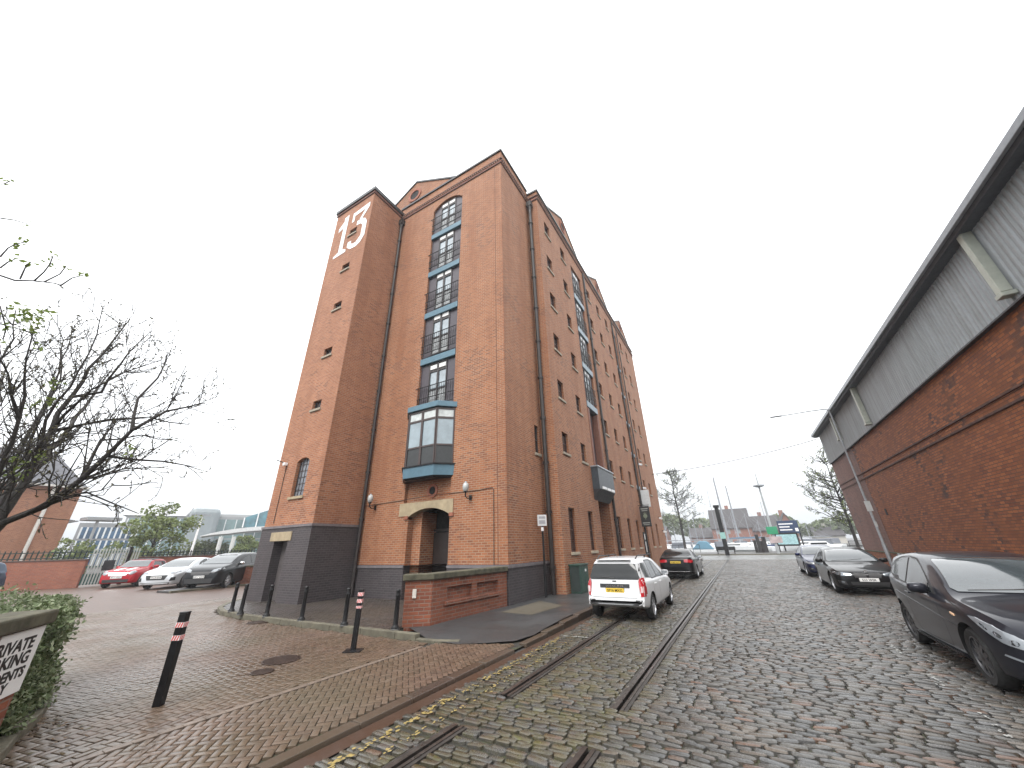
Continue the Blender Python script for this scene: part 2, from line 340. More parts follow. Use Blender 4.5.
# granite setts, every stone its own geometry
def cobbles(rects, zt, z0, jit, inset1, inset2, dome, tilt, rng):
    V = []; F = []; un = [(-1,-1,1,0),(1,-1,-1,0),(1,-1,0,1),(1,1,0,-1),(1,1,-1,0),(-1,1,1,0),(-1,1,0,-1),(-1,-1,0,1)]
    for (cx, cy, hx, hy, ang) in rects:
        b = len(V); dz = rng.normal(0, .0032)+.006*math.sin(cx*1.9+cy*.8)*math.sin(cy*1.3-cx*.5); tx, ty = rng.normal(0, tilt), rng.normal(0, tilt)
        ca, sa = math.cos(ang), math.sin(ang); cj = rng.normal(0, jit, (8, 2)); cut = rng.uniform(.007, .018, 8)
        for (ins, z) in ((0, z0), (inset1, zt-dome), (inset2, zt)):
            for k, (sx, sy, ex, ey) in enumerate(un):
                lx = sx*(hx-ins)+ex*cut[k]*1.3+cj[k][0]; ly = sy*(hy-ins)+ey*cut[k]+cj[k][1]
                V.append((cx+lx*ca-ly*sa, cy+lx*sa+ly*ca, z+dz+(tx*lx+ty*ly if z > z0 else 0)))
        for r in (0, 8):
            for k in range(8): F.append((b+r+k, b+r+(k+1)%8, b+r+8+(k+1)%8, b+r+8+k))
        F.append(tuple(b+16+k for k in range(8)))
    return V, F
def stones(rects, zt, z0, jit, inset1, inset2, dome, tilt, rng):
    V = []; F = []
    for (cx, cy, hx, hy, ang) in rects:
        b = len(V); dz = rng.normal(0, dome*.45)+(.006*math.sin(cx*1.9+cy*.8)*math.sin(cy*1.3-cx*.5) if dome > .0065 else 0); tx, ty = rng.normal(0, tilt), rng.normal(0, tilt)
        ca, sa = math.cos(ang), math.sin(ang); cj = rng.normal(0, jit, (4, 2))
        for (ins, z) in ((0, z0), (inset1, zt-dome), (inset2, zt)):
            for k, (sx, sy) in enumerate(((-1,-1),(1,-1),(1,1),(-1,1))):
                lx = sx*(hx-ins)+cj[k][0]; ly = sy*(hy-ins)+cj[k][1]
                V.append((cx+lx*ca-ly*sa, cy+lx*sa+ly*ca, z+dz+(tx*lx+ty*ly if z > z0 else 0)))
        for r in (0, 4):
            for k in range(4): F.append((b+r+k, b+r+(k+1)%4, b+r+4+(k+1)%4, b+r+4+k))
        F.append((b+8, b+9, b+10, b+11))
    return V, F
RAILS = (-2.935, -1.60)
def rail_at(i, y): return (not (3.85 < y < 4.75)) if i == 0 else (not (4.0 < y < 4.85))
rects = []; y = -2.0
while y < 43:
    h = .078 + RNG.uniform(-.008, .010); x = -3.60 + RNG.uniform(-.06, .02)
    rowtilt = RNG.normal(0, .005)
    while x < 4.65:
        wd = RNG.uniform(.14, .235)
        for i, rx in enumerate(RAILS):
            if rail_at(i, y+h/2):
                lo, hi = rx-.108, rx+.108
                if x < lo < x+wd: wd = max(.07, lo-x)
                elif lo <= x < hi: x = hi
        wob = .02*math.sin(x*1.3+y*.7)
        if wd > .06: rects.append((x+wd/2, y+h/2+wob+rowtilt*x, wd/2-.007, h/2-.0065, rowtilt+RNG.normal(0, .013)))
        x += wd
    y += h
V, F = cobbles(rects, 0.0, -.05, .0028, .0035, .012, .007, .045, RNG)
mb = MB(); mb.mesh(V, F); struct(mb, 'cobbled_road', M_SETT, smooth=True, fixn=False, autosmooth=42)
# tram rails
M_RAIL = M_('worn_dark_rail_steel', (.11,.098,.09), .32, .7, var=.4, scale=9, bump=.3)
rl = MB(); rb_ = MB()
for i, rx in enumerate(RAILS):
    for (a, b) in ((-4, 3.85), (4.75, 43)) if i == 0 else ((-4, 4.0), (4.85, 43)):
        rl.box(rx-.062, rx-.010, a, b, -.06, .004); rl.box(rx+.030, rx+.066, a, b, -.06, .002); rl.box(rx-.010, rx+.030, a, b, -.06, -.03); rb_.box(rx-.105, rx-.062, a, b, -.06, -.006); rb_.box(rx+.066, rx+.105, a, b, -.06, -.006)
struct(rl, 'tram_rails', M_RAIL); struct(rb_, 'rail_bedding', M_('dark_rail_bedding', (.035,.03,.026), .6, var=.4, scale=9, bump=.4))
# flush kerb stones and gutter
M_KSTONE = paver_mat('worn_kerb_stone', [(.062,.042,.032), (.082,.055,.041), (.056,.040,.033)], mossamt=.3)
rects = []; y = -3.5
while y < 10.6:
    L = RNG.uniform(.75, 1.05)
    rects.append((XG-.085, y+L/2, .08, L/2-.006, 0)); y += L
V, F = stones([r for r in rects if r[1] < 6.6], .012, -.05, .003, .006, .012, .006, .003, RNG); mb = MB(); mb.mesh(V, F); struct(mb, 'flush_kerb', M_KSTONE, smooth=True, fixn=False)
struct(MB().poly([(XG,-4,-.016),(-3.61,-4,-.016),(-3.61,9.5,-.016),(XG+.1,10.6,-.016)]), 'gutter', M_RUST)
struct(MB().poly([(XG+.1,10.6,-.016),(-3.61,9.5,-.016),(-3.61,43,-.016),(XG+.1,43,-.016)]), 'gutter_far', M_DIRT)
# worn painted double yellow line: real paint flakes lying on the stones
M_YEL = M_('worn_yellow_paint', (.28,.21,.07), .6, var=.4, scale=20)
M_WLINE = M_('worn_white_paint', (.30,.30,.285), .6, var=.3, scale=20)
def flakes(x0, y0, x1, y1, n, mat, name, wmin, wmax, spread, z=.009):
    mb = MB()
    for i in range(n):
        t_ = RNG.uniform(0, 1); cx = x0+(x1-x0)*t_+RNG.normal(0, spread); cy = y0+(y1-y0)*t_
        a0 = RNG.uniform(0, 6.28); k = RNG.integers(5, 8); s_ = RNG.uniform(wmin, wmax)
        mb.poly([(cx+s_*RNG.uniform(.6,1.2)*math.cos(a0+2*PI*j/k), cy+1.6*s_*RNG.uniform(.6,1.2)*math.sin(a0+2*PI*j/k), z+.0004*(i%9)) for j in range(k)])
    return struct(mb, name, mat, fixn=False)
flakes(-3.42, 2.4, -3.50, 7.8, 300, M_YEL, 'yellow_line', .006, .020, .030)
flakes(-3.16, 2.2, -3.24, 7.7, 130, M_YEL, 'yellow_line', .005, .017, .030)
flakes(-3.52, 7.9, -3.0, 7.95, 40, M_WLINE, 'white_bay_line', .01, .022, .01)
for k in range(14):
    yy = 5.7 + k*1.5
    flakes(1.62+.035*k if k < 10 else 1.95, yy, 1.66+.035*k if k < 10 else 1.98, yy+.7, 12, M_WLINE, 'bay_line', .010, .020, .016, .008)
# block paving in herringbone
KERB = [(-5.10,6.62), (-5.55,6.44), (-6.03,6.42), (-6.6,6.42), (-9.7,6.37), (-12.5,6.40), (-14.1,6.55), (-15.2,6.95), (-16.3,7.7), (-17.2,8.9), (-17.4,13)]
def kerb_y(x):
    for a, b in zip(KERB, KERB[1:]):
        if b[0] <= x <= a[0]: t_ = (x-a[0])/(b[0]-a[0]+1e-9); return a[1]+t_*(b[1]-a[1])
    return 6.62+(x+5.1)*.45 if x > -5.1 else 99
def herring(inside, bounds, ang, zt, name, mat, z0=-.04):
    ca, sa = math.cos(ang), math.sin(ang); x0,x1,y0,y1 = bounds; out = []; n = int(40/.1)
    cx0, cy0 = (x0+x1)/2, (y0+y1)/2; u_ = .078; R_ = int(math.hypot(x1-x0, y1-y0)/u_/2*1.5)+3
    for i in range(-R_, R_):
        for j in range(-R_, R_):
            k = (i-j) % 4
            if k == 0: lx, ly, hx, hy = (i+1)*u_, (j+.5)*u_, u_, u_/2
            elif k == 3: lx, ly, hx, hy = (i+.5)*u_, (j+1)*u_, u_/2, u_
            else: continue
            X = cx0+lx*ca-ly*sa; Y = cy0+lx*sa+ly*ca
            if x0 < X < x1 and y0 < Y < y1 and inside(X, Y): out.append((X, Y, hx-.0026, hy-.0026, ang))
    V, F = stones(out, zt, z0, .001, .002, .007, .003, .006, RNG); mb = MB(); mb.mesh(V, F)
    return struct(mb, name, mat, smooth=True, fixn=False)
CH0, CH1 = onz(215,716), onz(392,657)      # drainage channel line across the forecourt
cdir = (CH1-CH0).normalized(); cnor = Vector((-cdir.y, cdir.x, 0))
def chd(X, Y): return (Vector((X, Y, 0))-CH0).dot(cnor)
struct(MB().poly([(-60,-5,-.012),(-3.9,-5,-.012),(-3.9,7.2,-.012),(-60,7.2,-.012)]), 'paving_bed', M_DIRT)
herring(lambda X, Y: X < XG-.175 and Y < kerb_y(X)-.07 and chd(X, Y) < -.05, (-19, XG-.2, .3, 7.3), rad(45), .010, 'block_paving', M_PAVER)
herring(lambda X, Y: X < XG-.175 and Y < kerb_y(X)-.07 and chd(X, Y) > .05, (-19, XG-.2, .3, 9.3), rad(12), .010, 'block_paving', M_PAVER)
cbm = MB(); L = (CH1-CH0).length+3.2; k = 0.0
a0 = CH0-cdir*2.5
while k < L:
    p = a0+cdir*(k+.1); 
    if p.x < XG-.35 and p.y < kerb_y(p.x)-.1:
        Mx = frame_matrix((p.x, p.y, 0), cdir, cnor); cbm.box(-.097,.097,-.045,.045,-.03,.013, Mx)
    k += .2
struct(cbm, 'paving_channel', M_('channel_block', (.15,.115,.09), .5, var=.3), bevel=.004)
struct(MB().poly([(-19,-5,.004),(-19,8.9,.004),(-17.6,9.6,.004),(-17.6,30,.004),(-60,30,.004),(-60,-5,.004)]), 'car_park_paving', M_FARPAV)
# terrace and pavement, raised behind real kerbs
ZP = .10
tp = [(x, y+.13) for (x, y) in KERB[:-1]]
terr = MB(); terr.prism([(x, y, -.05) for (x, y) in tp[3:]] + [(-17.2,14,-.05), (-6.9,14,-.05), (-6.9,6.6,-.05)], (0,0,ZP+.03)); struct(terr, 'terrace_base', M_DIRT)
herring(lambda X, Y: Y > kerb_y(X)+.16 and X < -6.95, (-17.2, -6.9, 6.4, 10.36), rad(0), ZP, 'terrace_paving', M_DPAVER, .02)
kb = MB()
for a, b in zip(KERB, KERB[1:]):
    a, b = Vector((*a, 0)), Vector((*b, 0)); L = (b-a).length; n = max(1, round(L/.9)); d = (b-a).normalized()
    for q in range(n):
        Mx = frame_matrix(a+d*(q*L/n), d, Vector((-d.y, d.x, 0)))
        xm = (a+d*((q+.5)*L/n)).x; kb.box(.004, L/n-.004, -.14, 0.0, -.05, ZP+.01 if xm < -6.3 else (.065 if xm < -5.9 else .035), Mx)
struct(kb, 'terrace_kerb', M_GREY, bevel=.012)
pv = MB(); rows_ = [(6.48,-5.75,-5.05,.030,.016),(6.75,-6.25,-4.6,.055,.018),(7.1,-6.95,-4.15,.08,.022),(7.6,-6.95,XG-.14,.10,.04),(8.3,-6.95,XG-.14,.10,.075),(9.2,-6.95,XG-.14,.10,.10),(43,-6.95,XG-.14,.10,.10)]
for a, b in zip(rows_, rows_[1:]):
    n_ = 6
    for k in range(n_):
        f = lambda r, t: (r[1]+(r[2]-r[1])*t, r[0], r[3]+(r[4]-r[3])*t)
        pv.poly([f(a,k/n_), f(a,(k+1)/n_), f(b,(k+1)/n_), f(b,k/n_)])
pv.poly([(-22,36,.10),(-6.95,36,.10),(-6.95,43,.10),(-22,43,.10)])
struct(pv, 'pavement', M_ASPH)
struct(MB().poly([(-5.85,9.3,ZP+.004),(-4.9,9.25,ZP+.004),(-4.75,10.9,ZP+.004),(-5.8,11.5,ZP+.004)]), 'pavement_patch', M_PATCH)
kb = MB(); y = 7.0
while y < 43:
    L = .9; zt = min(ZP+.008, .015+(y-6.6)*.03)
    kb.box(XG-.14, XG+.012, y+.004, y+L-.004, -.05, zt); y += L
struct(kb, 'lane_kerb', M_KSTONE, bevel=.012)
# right-hand pavement by the warehouse
struct(MB().box(4.72,6.6,-6,43,-.05,.09), 'warehouse_pavement', M_ASPH)
kb = MB(); y = -5.0
while y < 43: kb.box(4.58,4.715,y+.004,y+.9,-.05,.10); y += .9
struct(kb, 'lane_kerb', M_GREY, bevel=.012)
# gullies
M_CAST = M_('cast_iron_grate', (.085,.06,.05), .45, .6, var=.4)
def grate(c, r, ang, label, rx=1.0):
    t_ = thing('drain_cover', (c.x, c.y, .013), label, 'drain cover', rz=ang)
    MB().lathe([(r,0),(r,.008),(r*.92,.010),(r*.92,.004),(.001,.004)], n=28).build('rim', M_CAST, t_, smooth=True)
    b = MB()
    for k in range(-6, 7):
        hw = math.sqrt(max(0, (r*.9)**2-(k*r*.14)**2)); b.box(-hw, hw, k*r*.14-r*.035, k*r*.14+r*.035, .004, .012)
    b.build('bars', M_CAST, t_); return t_
grate(onz(281,661), .29, rad(20), 'round cast iron drain grate set in the red block paving')
d2 = grate(onz(262,673), .16, rad(20), 'small broken iron cover just in front of the round drain grate')
grate(onz(258,623), .26, 0, 'dark iron cover by the terrace kerb below the bollards')

# ================================================================== THE TALL WAREHOUSE
BX0, BX1, BY0, BY1 = -16.2, -6.22, 10.37, 35.4
SX = -5.62     # street face of the projecting block
def wall_grid(mb, o, u, v, U, Vv, holes, depth, nrm, back=False, reveal=True):
    """wall rectangle with rectangular holes and reveals; o origin, u,v unit axes, nrm outward"""
    o, u, v, nrm = Vector(o), Vector(u), Vector(v), Vector(nrm)
    us = sorted({U[0], U[1], *[a for h in holes for a in h[:2]]}); vs = sorted({Vv[0], Vv[1], *[a for h in holes for a in h[2:4]]})
    P = lambda a, b, dd=0: o+u*a+v*b-nrm*dd
    for i in range(len(us)-1):
        for j in range(len(vs)-1):
            cu_, cv = (us[i]+us[i+1])/2, (vs[j]+vs[j+1])/2
            if any(h[0] < cu_ < h[1] and h[2] < cv < h[3] for h in holes): continue
            mb.poly([P(us[i], vs[j]), P(us[i+1], vs[j]), P(us[i+1], vs[j+1]), P(us[i], vs[j+1])])
    if reveal:
        for h in holes:
            a, b, c, d = h[:4]; dd = h[4] if len(h) > 4 else depth
            for (p, q) in (((a,c),(b,c)), ((b,c),(b,d)), ((b,d),(a,d)), ((a,d),(a,c))):
                mb.poly([P(*p), P(*q), P(*q, dd), P(*p, dd)])
def arch_fill(mb, o, u, v, nrm, a, b, zs, zc, depth, n=10):
    """spandrels of a segmental arch between a..b springing zs, crown zc"""
    o, u, v, nrm = Vector(o), Vector(u), Vector(v), Vector(nrm); c = (a+b)/2; hw = (b-a)/2; h = zc-zs; R = (hw*hw+h*h)/(2*h)
    z = lambda x: zs-(R-h)+math.sqrt(max(0, R*R-(x-c)**2))
    xs = [a+(b-a)*k/n for k in range(n+1)]
    for p, q in zip(xs, xs[1:]):
        mb.poly([o+u*p+v*z(p), o+u*q+v*z(q), o+u*q+v*zc, o+u*p+v*zc])
        mb.poly([o+u*p+v*z(p), o+u*q+v*z(q), o+u*q+v*z(q)-nrm*depth, o+u*p+v*z(p)-nrm*depth])
WH = thing('brick_warehouse', (-11, 22, 0), 'tall orange-red brick warehouse with stair tower, small windows and gables, marked with a white 13', 'warehouse')
def W(mb, name, mats, **k): return mb.build(name, mats, WH, world=True, **k)
ZE = 19.42; ZT = 20.25       # cornice underside and parapet top
EX, EY, EZ = (1,0,0), (0,1,0), (0,0,1)
wall = MB()
fr_holes = [(-10.57,-8.60,6.86,19.0,.30), (-10.50,-8.55,0,2.98,1.1), (-10.80,-8.55,3.2,4.1,.15)]
wall_grid(wall, (0,BY0,0), EX, EZ, (-16.2,BX1), (1.13,ZT), [(max(a,-16.2),b,max(c,1.13),d,*r) for (a,b,c,d,*r) in fr_holes], .3, (0,-1,0))
arch_fill(wall, (0,BY0,0), EX, EZ, (0,-1,0), -10.57, -8.60, 18.55, 19.0, .3)
# back wall of the vent niche
wall.poly([(-10.80,BY0+.15,3.2),(-8.55,BY0+.15,3.2),(-8.55,BY0+.15,4.1),(-10.80,BY0+.15,4.1)])
# corner block, street side
wall_grid(wall, (BX1,0,0), EY, EZ, (BY0,13.2), (1.13,ZT), [(12.60,12.98,4.98,6.12,.12)], .12, (1,0,0))
# projecting block
Y0B = 13.22; ZT2 = 20.0
def zs_(z): return z
rows = [(5.20,6.10), (7.67,8.57), (10.15,11.05), (12.62,13.52), (15.07,15.97), (17.55,18.45)]
colsA = [14.0, 16.25]; colsB = [20.92, 23.12, 25.32]; colsC = [29.75, 31.85]
WW = .68
holes = []
for c in colsA+colsB+colsC:
    for (a, b) in rows: holes.append((c, c+WW, a, b, .14))
    holes.append((c, c+WW, 1.40, 3.0, .16))
holes += [(17.95,19.75,0,4.0,.9), (17.95,19.75,4.0,18.3,.35), (27.2,28.55,0,18.3,.35)]
wall_grid(wall, (SX,0,0), EY, EZ, (Y0B,BY1), (0,ZT2), holes, .14, (1,0,0))
wall.poly([(SX,Y0B,0),(SX,Y0B,ZT2),(BX1,Y0B,ZT2),(BX1,Y0B,0)]); wall.poly([(BX1,Y0B,ZT2),(BX1,Y0B,ZT),(-16.2,Y0B,ZT),(-16.2,Y0B,ZT2)])
# back wall of lower recess
wall.poly([(SX-.9,17.95,0),(SX-.9,19.75,0),(SX-.9,19.75,4.0),(SX-.9,17.95,4.0)])
wall.poly([(SX,17.95,4.0),(SX,19.75,4.0),(SX-.9,19.75,4.0),(SX-.9,17.95,4.0)])
# far and hidden faces, roof deck
wall.poly([(SX,BY1,0),(SX,BY1,ZT2),(-16.2,BY1,ZT2),(-16.2,BY1,0)]); wall.poly([(-16.2,BY0,0),(-16.2,BY0,ZT),(-16.2,BY1,ZT),(-16.2,BY1,0)])
W(wall, 'wall', M_BRICK, fixn=False)
W(MB().poly([(-16.2,BY0+.01,ZT2-.15),(BX1-.01,BY0+.01,ZT2-.15),(BX1-.01,Y0B+.01,ZT2-.15),(SX-.01,Y0B+.01,ZT2-.15),(SX-.01,BY1-.01,ZT2-.15),(-16.2,BY1-.01,ZT2-.15)]), 'roof_deck', M_SLATE)
# gables (front and three on the street)
gb = MB(); cpn = MB()
def gable(c, half, rise, along, at, out, zb=ZT, mbs=None):
    P = (lambda s, z, d: (s, at-out*d, z)) if along == 'x' else (lambda s, z, d: (at-out*d, s, z))
    pts = [P(c-half, zb, 0), P(c, zb+rise, 0), P(c+half, zb, 0)]
    dv = Vector(P(c, 0, .35))-Vector(P(c, 0, 0)); W(MB().prism(pts, dv), 'gable', M_BRICK)
    L = math.hypot(half, rise)
    for sg in (-1, 1):
        a = Vector(P(c+sg*half*1.02, zb-.02, -.05)); b = Vector(P(c, zb+rise+.0, -.05)); up = Vector((0,0,.12))
        dd = Vector(P(c, 0, .40))-Vector(P(c, 0, -.05)); cpn.prism([a, b, b+up, a+up], dd)
gable(-12.2, 3.15, 1.8, 'x', BY0, -1)
for c in (17.1, 24.3, 31.4): gable(c, 2.7, 1.6, 'y', SX, 1, ZT2)
# slate roofs behind the gables
rf = MB()
for c in (17.1, 24.3, 31.4): rf.prism([(SX-.4,c-2.6,ZT2-.1),(SX-.4,c,ZT2+1.42),(SX-.4,c+2.6,ZT2-.1)], (-9.2,0,0))
rf.prism([(-15.2,BY0+.4,ZT-.1),(-12.2,BY0+.4,ZT+1.65),(-9.2,BY0+.4,ZT-.1)], (0,24,0)); W(rf, 'roof', M_SLATE)
# parapet coping and cornice
def band(mb, z0, z1, out, dep=.36):
    mb.box(-13.2, BX1+out, BY0-out, BY0-out+dep, z0, z1)
    mb.box(BX1+out-dep, BX1+out, BY0-out+dep, Y0B-out, z0, z1)
    mb.box(BX1+out-dep, SX+out, Y0B-out, Y0B-out+dep, z0, z1)
    mb.box(SX+out-dep, SX+out, Y0B-out+dep, BY1+out, z0, z1)
def band2(mb, z0, z1, zs, out, dep=.36):
    mb.box(-13.2, BX1+out, BY0-out, BY0-out+dep, z0, z1)
    mb.box(BX1+out-dep, BX1+out, BY0-out+dep, Y0B-out, z0, z1)
    mb.box(BX1+out-dep, SX+out, Y0B-out, Y0B-out+dep, z0+zs, z1+zs)
    mb.box(SX+out-dep, SX+out, Y0B-out+dep, BY1+out, z0+zs, z1+zs)
band2(cpn, ZT, ZT+.11, ZT2-ZT, .07); W(cpn, 'coping', M_DKMET)
c1 = MB(); band(c1, ZE-.06, ZE, .05, .05); band(c1, ZE+.17, ZE+.23, .09, .09); W(c1, 'cornice', M_('dark_cornice_brick', (.10,.05,.04), .8, var=.3))
c2 = MB(); band(c2, ZE, ZE+.17, .028, .028)
W(c2, 'cornice_frieze', M_('cornice_plinth_red', (.27,.115,.08), .8, var=.2))
dn = MB(); k = -12.95
while k < BX1: dn.box(k, k+.06, BY0-.075, BY0-.028, ZE+.10, ZE+.17); k += .13
k = BY0
while k < Y0B-.1: dn.box(BX1+.028, BX1+.075, k, k+.06, ZE+.10, ZE+.17); k += .13
k = Y0B
while k < BY1: dn.box(SX+.028, SX+.075, k, k+.06, ZE+.10, ZE+.17); k += .13
W(dn, 'dentil_course', M_('dentil_brick', (.40,.26,.19), .8, var=.2))
# engineering brick plinth of the main walls
pl = MB(); wall_grid(pl, (0,BY0-.035,0), EX, EZ, (-16.2,BX1+.035), (-.02,1.13), [(-10.50,-8.55,-.02,1.13,1.1)], 1.1, (0,-1,0))
pl.poly([(BX1+.035,BY0-.035,-.02),(BX1+.035,Y0B,-.02),(BX1+.035,Y0B,1.13),(BX1+.035,BY0-.035,1.13)])
pl.poly([(-13.2,BY0-.035,1.13),(-10.5,BY0-.035,1.13),(-10.5,BY0,1.16),(-13.2,BY0,1.16)]); pl.poly([(-8.55,BY0-.035,1.13),(BX1+.035,BY0-.035,1.13),(BX1,BY0,1.16),(-8.55,BY0,1.16)])
pl.poly([(BX1+.035,BY0-.035,1.13),(BX1+.035,Y0B,1.13),(BX1,Y0B,1.16),(BX1,BY0,1.16)])
W(pl, 'plinth', M_ENG, fixn=False)
W(MB().box(-13.1,-10.5,BY0-.06,BY0-.036,1.06,1.13).box(-8.55,BX1+.06,BY0-.06,BY0-.036,1.06,1.13).box(BX1+.036,BX1+.06,BY0-.036,Y0B,1.06,1.13), 'plinth_edge', M_('plinth_edge_brick', (.15,.135,.14), .5, var=.2))
# expansion joint
W(MB().box(-6.585,-6.565,BY0-.006,BY0+.01,1.2,ZE-.06), 'movement_joint', M_('joint_sealant', (.12,.055,.035), .8))
# stair tower
TX0, TX1, TY0, TY1 = -16.16, -13.05, 8.30, 13.0
tw = MB(); TZ = 19.55
small = [(17.2,.32),(14.75,.32),(12.35,.32),(9.85,.32),(7.25,.32)]
th = [(-14.63,-14.05,z,z+.40,.16) for z in (17.18,14.72,12.30,9.75,7.17)] + [(-14.84,-14.02,3.62,5.12,.2)]
wall_grid(tw, (0,TY0,0), EX, EZ, (TX0,TX1), (2.58,TZ), th, .16, (0,-1,0)); arch_fill(tw, (0,TY0,0), EX, EZ, (0,-1,0), -14.84, -14.02, 4.98, 5.12, .2, 6)
tw.poly([(TX1,TY0,2.58),(TX1,TY1,2.58),(TX1,TY1,TZ),(TX1,TY0,TZ)]); tw.poly([(TX0,TY0,2.58),(TX0,TY1,2.58),(TX0,TY1,TZ),(TX0,TY0,TZ)]); tw.poly([(TX0,TY1,0),(TX1,TY1,0),(TX1,TY1,TZ),(TX0,TY1,TZ)])
W(tw, 'tower_wall', M_BRICK2, fixn=False)
tb = MB(); o_ = .04
wall_grid(tb, (0,TY0-o_,0), EX, EZ, (TX0-o_,TX1+o_), (-.02,2.58), [(-15.17,-14.30,-.02,2.05,.45)], .45, (0,-1,0))
tb.poly([(TX1+o_,TY0-o_,-.02),(TX1+o_,TY1,-.02),(TX1+o_,TY1,2.58),(TX1+o_,TY0-o_,2.58)]); tb.poly([(TX0-o_,TY0-o_,-.02),(TX0-o_,TY1,-.02),(TX0-o_,TY1,2.58),(TX0-o_,TY0-o_,2.58)])
W(tb, 'tower_plinth', M_ENG, fixn=False)
W(MB().box(TX0-.07,TX1+.07,TY0-.07,TY0-o_-.001,2.50,2.585).box(TX1+o_+.001,TX1+.07,TY0-o_,BY0,2.50,2.585).box(TX0-.07,TX0-o_-.001,TY0-o_,TY1,2.50,2.585).poly([(TX0-.04,TY0-.04,2.583),(TX1+.04,TY0-.04,2.583),(TX1+.04,TY1,2.583),(TX0-.04,TY1,2.583)]), 'tower_plinth_edge', M_('plinth_edge_brick', (.15,.135,.14), .5))
W(MB().box(TX0-.10,TX1+.10,TY0-.10,TY1,TZ+.10,TZ+.34), 'tower_roof', M_DKMET, bevel=.02)
W(MB().box(TX0-.05,TX1+.05,TY0-.05,TY1-.01,TZ-.08,TZ-.01), 'tower_cornice', M_('dark_cornice_brick', (.10,.05,.04), .8))
W(MB().box(TX0-.03,TX1+.03,TY0-.03,TY1-.02,TZ-.01,TZ+.10), 'tower_frieze', M_('cornice_plinth_red', (.27,.115,.08), .8))
W(MB().box(-15.44,-14.11,TY0-.07,TY0+.1,2.05,2.36), 'lintel', M_STONE, bevel=.01)
W(MB().box(-15.17,-14.30,TY0+.30,TY0+.40,.08,2.05), 'tower_door', M_('grey_louvred_door', (.085,.075,.075), .6, var=.15))
# windows: each one frame > pane
def window(mb_name, o, u, nrm, a, b, z0, z1, dep, mull=(1,1), fw=.045, pane=M_DGLASS, frm=M_FRAME, src=None, sill=None):
    o, u, nrm = Vector(o), Vector(u), Vector(nrm); base = o+u*a-nrm*dep
    if src is not None:
        f = src.copy(); COL.objects.link(f); f.location = base+Vector((0,0,z0))-wloc(WH)
        for ch in src.children: c = ch.copy(); COL.objects.link(c); c.parent = f
        return f
    Mx = frame_matrix((0,0,0), u, EZ)   # local x along u, y up, z outward or inward
    zo = (Mx.to_3x3() @ Vector((0,0,1))).dot(nrm); w_, h_ = b-a, z1-z0; m = MB()
    def bx(x0, x1, y0, y1, d0, d1): m.box(x0, x1, y0, y1, min(zo*d0, zo*d1), max(zo*d0, zo*d1), Mx)
    bx(0,fw,0,h_,-.03,.03); bx(w_-fw,w_,0,h_,-.03,.03); bx(fw,w_-fw,0,fw,-.03,.03); bx(fw,w_-fw,h_-fw,h_,-.03,.03)
    nx, ny = mull
    for k in range(1, nx): bx(w_*k/nx-.014, w_*k/nx+.014, fw, h_-fw, -.02, .02)
    for k in range(1, ny): bx(fw, w_-fw, h_*k/ny-.014, h_*k/ny+.014, -.018, .018)
    f = m.build(mb_name, frm, WH); f.location = base+Vector((0,0,z0))-wloc(WH)
    p = MB(); p.box(fw*.5, w_-fw*.5, fw*.5, h_-fw*.5, -.008, .004, Mx); p.build('pane', pane, f)
    if sill:
        s_ = MB(); s_.box(-.07, w_+.07, -.10, -.002, min(zo*(dep+.06), zo*-.02), max(zo*(dep+.06), zo*-.02), Mx); s_.build('sill', sill, f, bevel=.006)
    return f
first = None
for c in colsA+colsB+colsC:
    for (a, b) in rows:
        r = window('window', (SX,0,0), EY, (1,0,0), c, c+WW, a, b, .13, (2,2), .04, M_DGLASS, M_('dark_red_brown_frame', (.07,.03,.022), .5), first, M_SILL); first = first or r
first = None
for c in colsA+colsB+colsC:
    r = window('tall_window', (SX,0,0), EY, (1,0,0), c, c+WW, 1.40, 3.0, .13, (2,4), .045, M_DGLASS, M_('dark_red_brown_frame', (.07,.03,.022), .5), first, M_('pale_low_sill', (.42,.36,.27), .8)); first = first or r
window('window', (BX1,0,0), EY, (1,0,0), 12.60, 12.98, 4.98, 6.12, .10, (1,2), .04, sill=M_SILL)
first = None
for h in th[:5]:
    r = window('tower_window', (0,TY0,0), EX, (0,-1,0), h[0], h[1], h[2], h[3], .14, (2,1), .03, src=first, sill=M_SILL); first = first or r
window('barred_window', (0,TY0,0), EX, (0,-1,0), -14.84, -14.02, 3.62, 5.12, .16, (4,6), .05, pane=M_('dull_window_glass', (.16,.17,.19), .1), sill=M_STONE)
